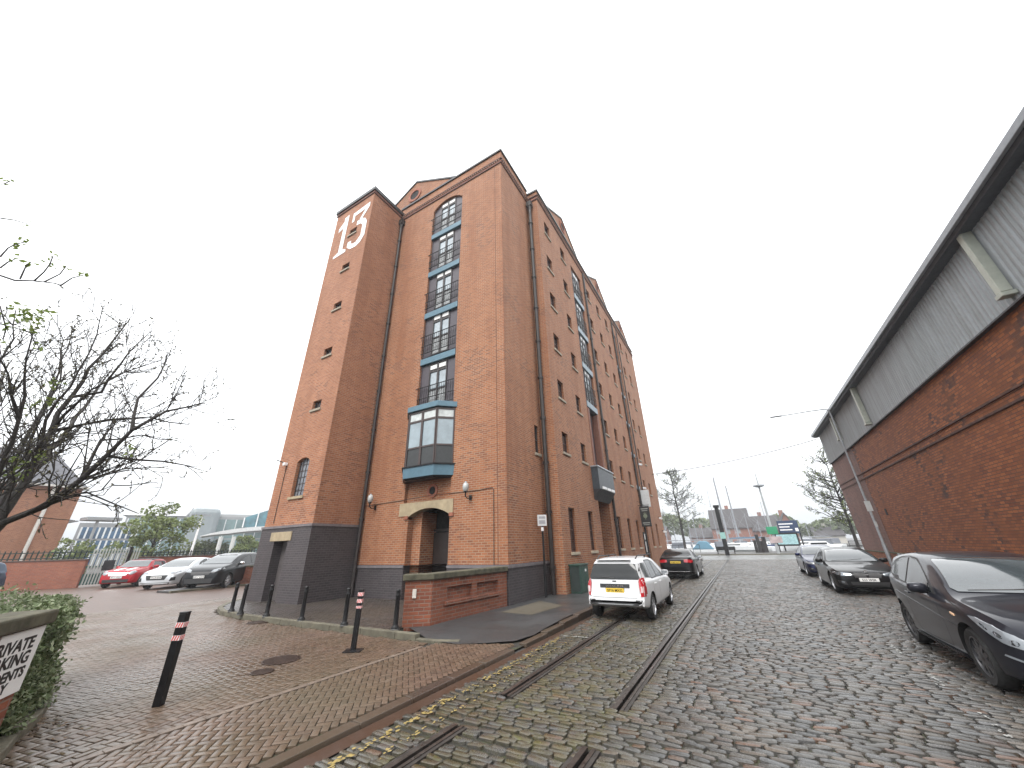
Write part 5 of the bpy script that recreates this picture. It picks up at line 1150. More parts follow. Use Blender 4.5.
c.line([(1.50,.30),(1.45,.6),(1.55,.92)], 'L', .01, mirror=True); c.line([(2.62,.28),(2.62,.95)], 'L', .01, mirror=True); c.line([(3.32,.40),(3.46,.7),(3.44,.96)], 'L', .01, mirror=True)
c.patch('sill_cladding', [(1.20,.235),(3.36,.24),(3.36,.31),(1.20,.305)], 'L', M_TRIM, .010, .12, mirror=True)
c.mirrors(1.70, 1.02, c.paint); c.handles((2.42,3.18), .83, c.paint); c.wheels(M_ALLOY, 6, .19)

# --- black saloon seen from behind
c = Car('saloon_car', 'black saloon seen from behind, parked at the kerb in front of the white estate', (-3.08, 23.1), PI, SALOON, paint('black_car_paint', (.008,.008,.009)), .93)
side_glass(c, [[(1.92,.925),(2.18,1.12),(2.40,1.26),(2.75,1.335),(2.78,.955)], [(2.85,.96),(2.83,1.34),(3.1,1.335),(3.45,1.26),(3.68,1.13),(3.70,1.0)]])
c.patch('windscreen', [(-.72,.965),(.72,.965),(.60,1.31),(-.60,1.31)], 'F', M_WSG, .011, .05); c.patch('rear_window', [(-.66,1.08),(.66,1.08),(.54,1.33),(-.54,1.33)], 'R', M_CGL, .010, .05)
for sg in (1, -1):
    c.patch('tail_light', [(sg*.42,.80),(sg*.75,.78),(sg*.775,.90),(sg*.60,.93),(sg*.42,.92)], 'R', M_TAIL, .008, .05); c.patch('tail_light_side', [(4.36,.80),(4.56,.78),(4.54,.91),(4.38,.90)], 'L' if sg == 1 else 'Rt', M_TAIL, .008, .05)
c.plate('YN63 HVT', 'R', .80, M_PLY, .0); c.patch('bumper_trim', [(-.70,.36),(.70,.36),(.70,.385),(-.70,.385)], 'R', M_CHROME, .008, .1); c.patch('bumper_valance', [(-.70,.26),(.70,.26),(.72,.34),(-.72,.34)], 'R', M_TRIM, .008, .1)
c.line([(-.64,1.0),(-.62,.66),(-.5,.62),(.5,.62),(.62,.66),(.64,1.0)], 'R', .01); c.mirrors(1.78,.985,c.paint); c.handles((2.60,3.42),.80,c.paint); c.wheels(M_ALLOY, 10, .22)

# --- cars in the car park on the left
CG = 'cars in the private car park'
def front_at(px, rz, L, sc_):   # centre from the ground point under the front bumper
    p = onz(*px); d = Vector((math.sin(rz), -math.cos(rz), 0)); return (p-d*(L/2*sc_))
CONV = dict(L=3.72, R=.30, wheels=(.70,3.16), tum=.36,
  top=[(0,.55),(.03,.70),(.12,.80),(.35,.87),(.9,.93),(1.12,.95),(1.35,1.12),(1.62,1.33),(1.9,1.385),(2.3,1.40),(2.7,1.36),(2.95,1.20),(3.08,1.02),(3.4,.97),(3.62,.93),(3.69,.8),(3.72,.55)],
  belt=[(0,.5),(.12,.70),(.4,.79),(1.1,.85),(2.2,.88),(3.1,.91),(3.55,.88),(3.68,.7),(3.72,.5)],
  plan=[(0,.58),(.04,.68),(.15,.76),(.4,.82),(.8,.84),(2.5,.845),(3.2,.82),(3.55,.74),(3.72,.62)], sill=[(0,.28),(.1,.22),(3.5,.22),(3.72,.34)])
RZ = rad(46)
p = front_at((112,588.5), RZ, 3.72, 1.10); c = Car('convertible_car', 'bright red convertible with its black soft top up, leftmost by the railings', p, RZ, CONV, paint('red_car_paint', (.34,.012,.02)), 1.10, CG)
c.patch('soft_top', [(-.56,1.70),(.56,1.70),(.56,2.95),(-.56,2.95)], 'T', M_('black_canvas', (.03,.03,.032), .9), .012, .12); c.patch('soft_top_side', [(1.72,1.27),(2.7,1.25),(2.95,.96),(2.55,1.0),(2.4,1.22)], 'L', M_('black_canvas', (.03,.03,.032), .9), .01, .1, mirror=True)
side_glass(c, [[(1.50,.90),(1.74,1.24),(2.36,1.21),(2.52,.93)]]); c.patch('windscreen', [(-.66,.98),(.66,.98),(.56,1.32),(-.56,1.32)], 'F', M_WSG, .011, .06)
c.patch('headlight', [(.46,.66),(.58,.63),(.70,.68),(.73,.78),(.64,.83),(.50,.80)], 'F', M_LENS, .01, .06, mirror=True); c.patch('bonnet_stripe', [(.16,.25),(.36,.25),(.36,1.05),(.16,1.05)], 'T', M_WHITE, .006, .15, mirror=True)
c.patch('grille', [(-.38,.60),(.38,.60),(.44,.74),(-.44,.74)], 'F', M_CHROME, .008, .08); c.patch('lower_intake', [(-.55,.28),(.55,.28),(.58,.42),(-.58,.42)], 'F', M_TRIM, .008, .1); c.plate('BT11 OZC', 'F', .52, M_PLW); c.mirrors(1.55,.98,c.paint); c.wheels(M_ALLOY, 5, .19)
LIFT = dict(L=4.40, R=.325, wheels=(.86,3.56), tum=.38,
  top=[(0,.55),(.03,.68),(.12,.77),(.4,.86),(.9,.95),(1.1,.99),(1.6,1.25),(2.05,1.40),(2.5,1.45),(3.0,1.43),(3.6,1.32),(4.1,1.16),(4.28,1.08),(4.36,.85),(4.40,.55)],
  belt=[(0,.5),(.12,.68),(.4,.77),(1.1,.88),(2.2,.94),(3.3,1.0),(4.0,1.04),(4.25,1.0),(4.35,.7),(4.40,.5)],
  plan=[(0,.62),(.04,.71),(.15,.80),(.4,.86),(.9,.90),(3.0,.905),(3.8,.87),(4.2,.80),(4.40,.68)], sill=[(0,.26),(.1,.20),(4.1,.20),(4.40,.34)])
RZ = rad(40); p = front_at((152,590.0), RZ, 4.4, 1.06); c = Car('hatchback_car', 'silver white hatchback parked between the red convertible and the dark people carrier', p, RZ, LIFT, paint('silver_car_paint', (.56,.58,.60), .3), 1.06, CG)
side_glass(c, [[(1.70,.93),(2.10,1.22),(2.5,1.36),(2.75,1.37),(2.78,.98)],[(2.85,.985),(2.83,1.37),(3.2,1.34),(3.65,1.22),(3.80,1.10),(3.6,1.05)]]); c.patch('windscreen', [(-.68,1.01),(.68,1.01),(.58,1.37),(-.58,1.37)], 'F', M_WSG, .011, .06)
c.patch('headlight', [(.44,.70),(.66,.72),(.82,.79),(.78,.84),(.5,.77)], 'F', M_LENSD, .008, .06, mirror=True); c.patch('grille', [(-.40,.44),(.40,.44),(.50,.66),(-.50,.66)], 'F', M_TRIM, .01, .08); c.patch('fog_lamp_bay', [(.62,.38),(.80,.40),(.80,.56),(.66,.54)], 'F', M_TRIM, .01, .06, mirror=True)
c.patch('lower_intake', [(-.62,.22),(.62,.22),(.66,.32),(-.66,.32)], 'F', M_TRIM, .01, .1); c.plate('WG70 EHA', 'F', .56, M_PLW); c.mirrors(1.68,1.0,c.paint); c.wheels(M_ALLOYD, 5, .2)
MPV = dict(L=4.45, R=.33, wheels=(.90,3.60), tum=.30,
  top=[(0,.60),(.03,.74),(.12,.86),(.4,.99),(.8,1.08),(1.0,1.12),(1.6,1.42),(2.05,1.57),(2.5,1.63),(3.3,1.64),(3.9,1.60),(4.15,1.52),(4.30,1.2),(4.40,.95),(4.45,.55)],
  belt=[(0,.55),(.12,.76),(.4,.88),(1.1,.98),(2.2,1.02),(3.5,1.08),(4.2,1.10),(4.38,.85),(4.45,.5)],
  plan=[(0,.64),(.04,.73),(.15,.82),(.4,.88),(.9,.91),(3.4,.915),(4.0,.88),(4.3,.80),(4.45,.70)], sill=[(0,.30),(.1,.24),(4.1,.24),(4.45,.36)])
RZ = rad(36); p = front_at((195,590.5), RZ, 4.45, 1.06); c = Car('people_carrier', 'dark people carrier with a silver roof line, half hidden behind the blue brick tower base', p, RZ, MPV, paint('charcoal_car_paint', (.012,.013,.015), .2), 1.06, CG)
side_glass(c, [[(1.5,1.03),(2.05,1.36),(2.5,1.50),(2.72,1.52),(2.75,1.06)],[(2.82,1.07),(2.80,1.53),(3.5,1.53),(3.55,1.11)],[(3.62,1.12),(3.58,1.52),(3.9,1.48),(4.08,1.20),(4.0,1.15)]], surround=[[(1.3,1.0),(2.0,1.38),(2.45,1.53),(3.95,1.55),(4.1,1.5),(4.2,1.15)]])
c.patch('windscreen', [(-.70,1.14),(.70,1.14),(.60,1.54),(-.60,1.54)], 'F', M_WSG, .011, .06); c.patch('headlight', [(.46,.78),(.70,.80),(.84,.90),(.80,.96),(.5,.88)], 'F', M_LENS, .008, .06, mirror=True)
c.patch('grille', [(-.40,.66),(.40,.66),(.46,.80),(-.46,.80)], 'F', M_TRIM, .01, .08); c.patch('lower_intake', [(-.6,.30),(.6,.30),(.64,.50),(-.64,.50)], 'F', M_TRIM, .01, .1); c.plate('WP17 GWA', 'F', .58, M_PLW)
c.put(MB().box(-.46,.46,-.35,1.6,1.535,1.56), 'roof_panel', M_('silver_roof', (.5,.51,.53), .3, .3), bevel=.02); c.mirrors(1.62,1.12,M_CHROME); c.wheels(M_ALLOY, 7, .2)
p = onz(10,593); c = Car('suv_car', 'dark blue sport utility car cut off by the left edge, before the brick wall', p+Vector((.3,-2.75,0)), rad(10), MPV, paint('dark_blue_grey_car_paint', (.05,.07,.10), .4), 1.0, CG)
side_glass(c, [[(1.5,1.03),(2.05,1.36),(2.5,1.50),(2.72,1.52),(2.75,1.06)],[(2.82,1.07),(2.80,1.53),(3.5,1.53),(3.55,1.11)]]); c.patch('rear_window', [(-.62,1.15),(.62,1.15),(.54,1.5),(-.54,1.5)], 'R', M_CGL, .011, .06)
for sg in (1, -1): c.patch('tail_light', [(sg*.45,.92),(sg*.78,.90),(sg*.78,1.06),(sg*.5,1.04)], 'R', M_TAIL, .008, .06)
c.patch('bumper_trim', [(-.7,.40),(.7,.40),(.7,.46),(-.7,.46)], 'R', M_CHROME, .01, .1); c.wheels(M_ALLOY, 5, .2)

# ================================================================== NEAR LEFT: SIGN WALL, HEDGE, TREE
def leaf_mat(name, cols, rough=.55, trans=.25):
    t = NT(name); g = t.n('ShaderNodeNewGeometry'); ri = g.outputs['Random Per Island']
    col = t.ramp(ri, *[(i/(len(cols)-1), c) for i, c in enumerate(cols)]); t.set(t.b, Base_Color=col, Roughness=rough)
    tr = t.n('ShaderNodeBsdfTranslucent'); t.l(col, tr.inputs[0]); m = t.n('ShaderNodeMixShader'); m.inputs[0].default_value = trans
    t.l(t.b.outputs[0], m.inputs[1]); t.l(tr.outputs[0], m.inputs[2]); t.l(m.outputs[0], t.out.inputs[0]); return t.mat
def cards(mb, P, size, rng, aspect=1.7, fold=True, up=None):
    for p in P:
        n = Vector(rng.normal(0, 1, 3)); n = (n + (up or Vector((0,0,.6)))).normalized(); a = n.orthogonal().normalized(); a = Matrix.Rotation(rng.uniform(0, 6.28), 3, n) @ a; b = n.cross(a)
        s = size*rng.uniform(.6, 1.3); L, Wd = s*aspect/2, s/2; p = Vector(p)
        mb.mesh([p-a*L, p+b*Wd-n*s*.1, p+a*L, p-b*Wd-n*s*.1], [(0,1,2,3)])
HP = [(-6.75,1.40),(-7.6,1.66),(-8.3,1.82),(-9.0,1.95),(-9.6,1.75),(-10.2,1.2),(-10.2,-1.0),(-7.2,-1.0),(-6.2,.9)]
def inpoly(x, y, P):
    c = False
    for i in range(len(P)):
        (x1, y1), (x2, y2) = P[i], P[i-1]
        if (y1 > y) != (y2 > y) and x < (x2-x1)*(y-y1)/(y2-y1)+x1: c = not c
    return c
hd = thing('hedge', (-8.3, .9, 0), 'clipped variegated evergreen hedge behind the private parking sign wall', 'hedge')
def hz_(x, y): return 1.13+.07*math.sin(x*3.1)+.05*math.sin(y*5+x*2)
m = MB(); pts = []
while len(pts) < 9000:
    x, y = RNG.uniform(-10.2, -6.2), RNG.uniform(-1, 2.25)
    if inpoly(x, y, HP): pts.append((x, y, hz_(x, y)+RNG.normal(-.05, .05)+(RNG.uniform(0,.09) if RNG.random() < .15 else 0)))
for (a, b) in zip(HP, HP[1:]+HP[:1]):
    L = math.hypot(b[0]-a[0], b[1]-a[1]); nx, ny = (a[1]-b[1])/L, (b[0]-a[0])/L
    if (a[0] < -8.5 and b[0] < -9.9) or b[1] < -.9: continue
    for k in range(int(L*7000)):
        t = RNG.uniform(); z = RNG.uniform(.06, 1.15); bul = .10*math.sin(t*L*5+z*4)+.05*math.sin(z*11+t*3)-.10*(1.1-z if z < .45 else 0)
        o = RNG.normal(-.03, .06)+bul*.6; pts.append((a[0]+(b[0]-a[0])*t+nx*o, a[1]+(b[1]-a[1])*t+ny*o, z))
cards(m, pts, .029, RNG, 1.9)
m.build('foliage', leaf_mat('variegated_leaves', [(.06,.09,.03),(.11,.15,.06),(.19,.24,.12),(.08,.12,.04),(.36,.40,.26),(.14,.18,.08),(.26,.30,.17)]), hd, world=True, fixn=False)
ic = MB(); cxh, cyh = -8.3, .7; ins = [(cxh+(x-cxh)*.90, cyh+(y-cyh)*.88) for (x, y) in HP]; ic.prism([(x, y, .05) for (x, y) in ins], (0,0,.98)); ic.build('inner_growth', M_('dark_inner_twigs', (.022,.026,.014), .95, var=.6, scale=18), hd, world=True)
ks = MB(); KC = [(-5.4,1.05),(-6.13,1.40),(-6.65,1.57),(-7.10,1.78),(-7.7,1.97),(-8.3,2.12),(-9.1,2.28),(-9.9,2.1),(-10.5,1.2),(-10.5,-2)]
for a, b in zip(KC, KC[1:]):
    a, b = Vector((*a, 0)), Vector((*b, 0)); d = (b-a).normalized(); ks.box(.004,(b-a).length+.01,-.0,.13,-.02,.115, frame_matrix(a, d, Vector((-d.y,d.x,0))*1.0))
struct(ks, 'planter_kerb', M_GREY, bevel=.012)
struct(MB().poly([(*q, .045) for q in KC]+[(-5,-2,.045)]), 'planter_soil', M_DIRT)
lv = MB(); cards(lv, [(-7.0+RNG.normal(0,.45), 1.78+RNG.normal(0,.14), .02+RNG.uniform(0,.02)) for k in range(130)], .035, RNG, 1.6, up=Vector((0,0,4)))
o = lv.build('fallen_leaves', leaf_mat('dead_leaves', [(.10,.06,.03),(.16,.10,.05),(.08,.07,.03)]), fixn=False); o['kind'] = 'stuff'
WE = Vector((-6.03,1.28,0)); wd = Vector((.8404,-.5419,0)); wn = Vector((.5419,.8404,0))
SW = thing('sign_wall', WE, 'low brick wall with a mossy stone cap at the left edge, carrying the private parking sign', 'wall')
Mw = frame_matrix(WE, wd, EZ)   # x along, y up, z out?
zo = 1 if (Mw.to_3x3() @ Vector((0,0,1))).dot(wn) > 0 else -1
def wb(m, x0, x1, y0, y1, d0, d1): m.box(x0, x1, y0, y1, min(zo*d0, zo*d1), max(zo*d0, zo*d1), Mw); return m
wb(MB(), 0, 2.6, 0, 1.08, -.24, 0).build('wall', M_RBRICK, SW, world=True)
wb(MB(), -.06, 2.66, 1.08, 1.20, -.30, .055).build('stone_cap', M_CAPST, SW, world=True, bevel=.02)
ps = thing('parking_sign', WE+wd*.3+Vector((0,0,.57)), 'white board reading PRIVATE PARKING RESIDENTS ONLY in bold black letters on the low brick wall', 'sign')
wb(MB(), -.015, .615, .56, 1.07, .003, .018).build('board', M_('white_sign_board', (.72,.72,.71), .45, var=.04), ps, world=True, bevel=.003)
for (txt, z, sz, tr_) in (('PRIVATE', .912, .132, .085), ('PARKING', .798, .132, .07), ('RESIDENTS', .690, .110, .055), ('ONLY', .602, .100, .23)):
    rdir = Vector((-wn.y, wn.x, 0)); M = frame_matrix(WE+wd*tr_+wn*.0195+Vector((0,0,z))-wloc(ps), rdir, EZ) @ Matrix.Diagonal((1.22, 1, 1, 1))
    text_mesh('lettering', txt, sz, M_('sign_black_letter', (.012,.012,.013), .5), ps, .0008, align='RIGHT', bold=.0045, world_matrix=M)

M_BARK = M_('dark_wet_bark', (.030,.026,.023), .8, var=.5, scale=14, bump=.5)
M_BUD = leaf_mat('spring_buds', [(.07,.065,.03),(.10,.09,.04),(.06,.05,.03)]); M_NEWLEAF = leaf_mat('new_green_leaves', [(.16,.22,.05),(.22,.28,.07),(.12,.17,.04)], trans=.4)
class Tree:
    def __init__(s, seed, rm=.0037): s.rm = rm; s.r = np.random.default_rng(seed); s.w = MB(); s.tw = MB(); s.tips = []
    def limb(s, pts, r0, r1, depth, n=6, twig=.8, dens=3.2, up=.25):
        """pts: control path; taper and shed twigs"""
        P = [Vector(p) for p in pts]; Q = [P[0]]
        for a, b in zip(P, P[1:]):
            k = max(1, int((b-a).length/.22))
            for j in range(1, k+1): Q.append(a.lerp(b, j/k)+Vector(s.r.normal(0, .010+.05*r0, 3)))
        rs = [r0+(r1-r0)*(i/(len(Q)-1))**.8 for i in range(len(Q))]; s.w.tube(Q, rs, n if r0 > .02 else 5, False)
        if depth > 0:
            tot = sum((b-a).length for a, b in zip(Q, Q[1:])); cnt = int(tot*dens)
            for c in range(cnt):
                i = int(s.r.uniform(.12, 1)*(len(Q)-1)); i = min(max(i, 1), len(Q)-1); d = (Q[i]-Q[i-1]).normalized()
                s.grow(Q[i], d, twig*s.r.uniform(.6, 1.3)*(1-.35*i/len(Q)), max(s.rm*1.5, rs[i]*.36), depth-1, up)
        s.tips.append(Q[-1]); return Q
    def grow(s, p, d, L, r, depth, up=.25, ang=(.5, 1.1)):
        a = s.r.uniform(*ang); ax = d.orthogonal().normalized(); ax = Matrix.Rotation(s.r.uniform(0, 6.28), 3, d) @ ax
        dd = (Matrix.Rotation(a, 3, ax) @ d + Vector((0,0,up))).normalized(); n = max(2, int(L/.13)); q = [p]; c = p.copy()
        for k in range(n): dd = (dd+Vector(s.r.normal(0, .16, 3))+Vector((0,0,up*.12))).normalized(); c = c+dd*(L/n); q.append(c.copy())
        r1 = max(s.rm, r*.4); s.tw.tube(q, [r+(r1-r)*i/n for i in range(n+1)], 4 if r < .02 else 5, False)
        if depth > 0:
            for k in range(1, n+1):
                if s.r.random() < .72: s.grow(q[k], (q[k]-q[k-1]).normalized(), L*s.r.uniform(.35, .65), max(s.rm, r*.6), depth-1, up)
        s.tips.append(q[-1]); s.tips.append(q[n//2])
TR = Tree(11); base = Vector((-7.9,.55,.05)); X0 = -7.6
def L_(seq): return [onx(px, py, X) for (px, py, X) in seq]
fork = onx(-34, 560, -7.8); TR.w.tube([base, base.lerp(fork, .5)+Vector((.04,.05,0)), fork], [.12,.10,.09], 10)
qa = TR.limb([fork]+L_([(0,524,-7.7),(45,506,-7.4),(80,481,-7.2),(105,455,-7.0),(132,430,-6.8),(165,411,-6.7),(205,402,-6.6)]), .052, .007, 3, 8, .75, 7.6)
qb = TR.limb([fork]+L_([(8,505,-7.9),(30,470,-8.1),(52,430,-8.2),(70,398,-8.3),(90,368,-8.3),(112,342,-8.4),(130,320,-8.4)]), .060, .007, 3, 8, .65, 6.6)
qc = TR.limb([fork]+L_([(-10,500,-7.8),(12,440,-7.6),(25,398,-7.5),(28,360,-7.4),(34,330,-7.3)]), .045, .006, 3, 8, .65, 5.4)
TR.limb([qb[int(len(qb)*.12)]]+L_([(20,450,-8.6),(48,395,-8.9),(68,350,-9.2),(72,325,-9.2)]), .036, .006, 3, 7, .6, 4.4)
TR.limb([qb[int(len(qb)*.45)]]+L_([(92,388,-7.8),(125,372,-7.6),(160,360,-7.4)]), .024, .006, 3, 6, .6, 7)
TR.limb([qb[int(len(qb)*.40)]]+L_([(110,420,-8.0),(150,418,-7.8),(190,425,-7.7)]), .024, .006, 3, 6, .55, 7)
TR.limb([qa[int(len(qa)*.5)]]+L_([(130,458,-7.0),(165,462,-6.9),(203,470,-6.8)]), .021, .005, 3, 6, .42, 7, .1)
TR.limb([qa[int(len(qa)*.33)]]+L_([(85,492,-7.2),(115,505,-7.1),(138,512,-7.1)]), .017, .005, 2, 6, .4, 6, .05)
TR.limb([qa[int(len(qa)*.22)]]+L_([(55,498,-7.2),(70,470,-7.0),(84,445,-6.9)]), .022, .005, 3, 6, .5, 5)
TR.limb([qb[int(len(qb)*.2)]]+L_([(30,455,-8.3),(60,452,-8.6),(95,440,-8.9)]), .022, .005, 3, 6, .5, 5)
TR.limb([qc[int(len(qc)*.6)]]+L_([(8,375,-7.4),(-10,340,-7.3)]), .022, .005, 3, 6, .6, 4.2)
for (q_, f_, seq) in ((qb,.3,[(48,420,-8.0),(78,372,-7.9),(98,335,-7.8),(104,305,-7.8)]), (qb,.22,[(30,440,-8.4),(60,380,-8.6),(64,340,-8.7),(48,312,-8.8)]), (qa,.62,[(140,400,-6.9),(158,378,-7.0),(168,352,-7.1)]), (qb,.55,[(100,392,-8.0),(128,352,-7.8),(152,330,-7.7)]), (qa,.4,[(100,440,-7.4),(140,436,-7.5),(178,440,-7.6)]), (qc,.3,[(0,430,-7.8),(-8,380,-7.9),(12,340,-8.0),(16,310,-8.0)])):
    TR.limb([q_[int(len(q_)*f_)]]+L_(seq), .024, .005, 3, 6, .6, 6.0)
for dv in ((-.8,-.9,1.3),(-1.6,-.2,1.6),(.4,-1.5,1.5),(-.9,-1.6,.9),(-1.8,.5,1.9),(-.2,-1.0,2.0)):
    d = Vector(dv); TR.limb([fork, fork+d*.5+Vector((0,0,.1)), fork+d*1.1, fork+d*1.9+Vector((0,0,.25))], .07, .008, 2, 7, .7, 2.6)
# long overhanging bough with opening leaves
bo_ = [fork+Vector((.2,-.9,2.6)), *L_([(-60,300,-5.9),(0,275,-5.6),(18,279,-5.55),(34,281,-5.5),(52,282,-5.5),(62,286,-5.5)])]
TR.limb([fork, fork+Vector((.1,-.6,1.3)), bo_[0]], .06, .03, 0, 7); q = TR.limb(bo_, .03, .004, 0, 6); ex = []
for seq in ([(20,279,-5.5),(26,266,-5.5),(31,262,-5.5)], [(34,281,-5.5),(44,272,-5.4),(50,264,-5.4),(53,256,-5.4)], [(44,282,-5.5),(60,274,-5.5),(66,266,-5.5)], [(60,286,-5.5),(72,278,-5.5),(84,275,-5.5)], [(0,257,-5.8),(8,248,-5.8),(16,244,-5.8),(25,242,-5.8)], [(0,218,-5.8),(14,220,-5.8),(28,224,-5.8)], [(-6,184,-5.8),(4,184,-5.8),(10,181,-5.8)], [(0,268,-5.7),(8,262,-5.7),(15,259,-5.7)], [(-30,300,-6),(0,324,-6),(30,332,-6),(36,345,-6)],[(-20,300,-6),(0,306,-6),(6,328,-6),(3,340,-6)]):
    p = L_(seq); TR.w.tube(p, [.007]+[.0055]*(len(p)-2)+[.004], 4, False); ex += [p[-1], p[-2]] if len(p) > 3 else [p[-1]]
tr1 = thing('bare_tree', base, 'bare dark spreading tree with opening buds at the left edge behind the hedge', 'tree')
TR.w.build('trunk', M_BARK, tr1, world=True, smooth=True, fixn=False); TR.tw.build('twigs', M_BARK, tr1, world=True, fixn=False)
m = MB(); cards(m, [t+Vector(RNG.normal(0,.012,3)) for t in TR.tips for _ in range(2)], .020, RNG, 1.5); m.build('buds', M_BUD, tr1, world=True, fixn=False)
m = MB(); gp = [onx(px,py,X) for (px,py,X) in ((52,383,-8.3),(34,406,-8.2),(52,402,-8),(15,460,-7.9),(12,470,-7.9),(22,462,-7.9),(40,455,-8),(18,475,-7.8),(18,312,-6),(30,318,-6),(38,316,-6),(34,322,-6),(127,452,-7))]
cards(m, [t+Vector(RNG.normal(0,.045,3)) for t in gp for _ in range(26)]+[t+Vector(RNG.normal(0,.022,3)) for t in ex for _ in range(7)], .032, RNG, 1.7); m.build('young_leaves', M_NEWLEAF, tr1, world=True, fixn=False)

# ================================================================== BOUNDARY WALLS, RAILINGS, GATE, BUILDINGS TO THE LEFT
def sight_at(px, py, D):
    r = sight(px, py); return CAM + r*(D/math.hypot(r.x, r.y))
def flat(v): return Vector((v.x, v.y, 0))
M_RAILG = M_('dark_green_railing_paint', (.014,.028,.024), .5)
A_, B_, G1, G2 = flat(onz(-60,594)), flat(onz(76.6,587.8)), flat(onz(131,583.5)), flat(onz(300,571))
def along(m, a, b, x0, x1, y0, y1, d0, d1):
    d = (b-a).normalized(); M = frame_matrix(a, d, Vector((-d.y,d.x,0))); m.box(x0, x1, d0, d1, y0, y1, M); return m
def wall_line(a, b, h, label):
    t_ = thing('boundary_wall', a, label, 'wall'); L = (b-a).length
    along(MB(), a, b, 0, L, 0, h-.08, -.12, .12).build('wall', M_FBRICK, t_, world=True); along(MB(), a, b, -.04, L+.04, h-.08, h, -.16, .16).build('coping', M_('dark_wall_coping', (.09,.06,.05), .8, var=.3), t_, world=True, bevel=.02); return t_
wall_line(A_, B_, 1.62, 'long brick boundary wall at the left, between the hedge and the metal gate')
wall_line(G1, G2, 1.66, 'brick boundary wall behind the three parked cars, right of the metal gate')
def railing(a, b, z0, h, gap, label, mat, z_in=0):
    t_ = thing('railing', a+Vector((0,0,z0)), label, 'railing'); L = (b-a).length; m = MB(); k = .1
    d = (b-a).normalized()
    while k < L:
        p = a+d*k; m.box(p.x-.03, p.x+.03, p.y-.03, p.y+.03, z0, z0+h-.1); m.mesh([(p.x-.03,p.y-.03,z0+h-.1),(p.x+.03,p.y-.03,z0+h-.1),(p.x+.03,p.y+.03,z0+h-.1),(p.x-.03,p.y+.03,z0+h-.1),(p.x,p.y,z0+h)], [(0,1,4),(1,2,4),(2,3,4),(3,0,4)]); k += gap
    m.build('palings', mat, t_, world=True, fixn=False); r = MB()
    for z in (z0+.06, z0+h-.2): along(r, a, b, 0, L, z, z+.05, -.02, .02)
    r.build('rail', mat, t_, world=True); return t_
railing(A_, B_, 1.62, .58, .26, 'dark spiked railing on top of the left brick boundary wall', M_RAILG); railing(G1, G2, 1.66, .42, .24, 'low dark spiked railing on the wall behind the parked cars', M_RAILG)
gt = thing('metal_gate', B_, 'tall palisade gate with pale palings and green rails between the two boundary walls', 'gate'); m = MB(); d = (G1-B_).normalized(); L = (G1-B_).length; k = .12
while k < L-.1: along(m, B_, G1, k, k+.07, .12, 2.2, -.02, .02); k += .15
m.build('palings', M_('pale_gate_paling', (.40,.44,.42), .5), gt, world=True); r = MB()
for z in (.25, 1.1, 1.95): along(r, B_, G1, 0, L, z, z+.09, .021, .07)
along(r, B_, G1, 0, L, .12, .75, .022, .03); r.build('rail', M_('teal_green_gate_rail', (.02,.10,.085), .5), gt, world=True)
for q in (L*.72,): along(MB(), B_, G1, q, q+.16, 0, 2.3, -.08, .08).build('gate_post', M_BLACK, gt, world=True)
along(MB(), B_, G1, L*.3, L*.52, .9, 1.5, -.04, -.03).build('notice_board', M_('dark_notice', (.02,.025,.03), .5), gt, world=True)
# island with brick pier near the tower
i0, i1 = flat(onz(170,593.5)), flat(onz(249,585.6)); m = MB(); along(m, i0, i1, 0, (i1-i0).length, -.02, .10, 0, .14); struct(m, 'island_kerb', M_GREY, bevel=.01)
d = (i1-i0).normalized(); n_ = Vector((-d.y,d.x,0)); m = MB(); m.prism([i0+n_*.14, i1+n_*.14, i1+n_*2.6, i0+n_*1.2], (0,0,.09)); struct(m, 'island_paving', M_ASPH)
t_ = thing('brick_pier', onz(229,586.5), 'low red brick pier behind the distant bollard beside the dark people carrier', 'wall'); q0, q1 = flat(onz(227,586.5)), flat(onz(262,584)); along(MB(), q0, q1, 0, (q1-q0).length, .08, .95, 0, .3).build('pier', M_RBRICK, t_, world=True); along(MB(), q0, q1, -.04, (q1-q0).length+.04, .95, 1.02, -.04, .34).build('coping', M_CAPST, t_, world=True, bevel=.01)

# red brick office at the far left
RB = thing('brick_office', (-59,5,0), 'red brick building with a dark slate roof and white downpipes behind the left boundary wall', 'building')
def RBb(mb, n, mt, **k): return mb.build(n, mt, RB, world=True, **k)
wl = MB(); ho = [(-24+k*4.2, -22.2+k*4.2, z, z+1.7, .15) for k in range(8) for z in (1.2, 4.6) if -24+k*4.2 < 6]
wall_grid(wl, (-59,0,0), EY, EZ, (-30,11.2), (0,8.5), ho, .15, (1,0,0)); wl.poly([(-59,11.2,0),(-73,11.2,0),(-73,11.2,8.5),(-59,11.2,8.5)]); RBb(wl, 'wall', M_BRICK2, fixn=False)
for h in ho: RBb(MB().box(-59.14,-59.10,h[0],h[1],h[2],h[3]), 'window', M_('blue_dark_glass', (.05,.07,.09), .1, spec=.8))
RBb(MB().mesh([(-58.5,-31,8.4),(-58.5,11.5,8.4),(-73.5,11.5,8.4),(-73.5,-31,8.4),(-64,9.0,12.4),(-64,-31,12.6)], [(0,1,4,5),(1,2,4),(2,3,5,4),(0,5,3),(0,3,2,1)]), 'roof', M_SLATE)
for y in (9.2, 1.0, -8): RBb(MB().tube([(-58.85,y,0),(-58.85,y,8.35)], .14, 8), 'downpipe', M_('pale_downpipe', (.6,.58,.54), .5), smooth=True)
RBb(MB().box(-58.6,-58.4,-31,11.5,8.32,8.5), 'gutter', M_('pale_downpipe', (.6,.58,.54), .5)); RBb(MB().tube([(-57.5,4.6,7.2),(-55.2,-.6,1.8)], .12, 6), 'sloping_brace', M_('cream_brace', (.6,.56,.45), .5))
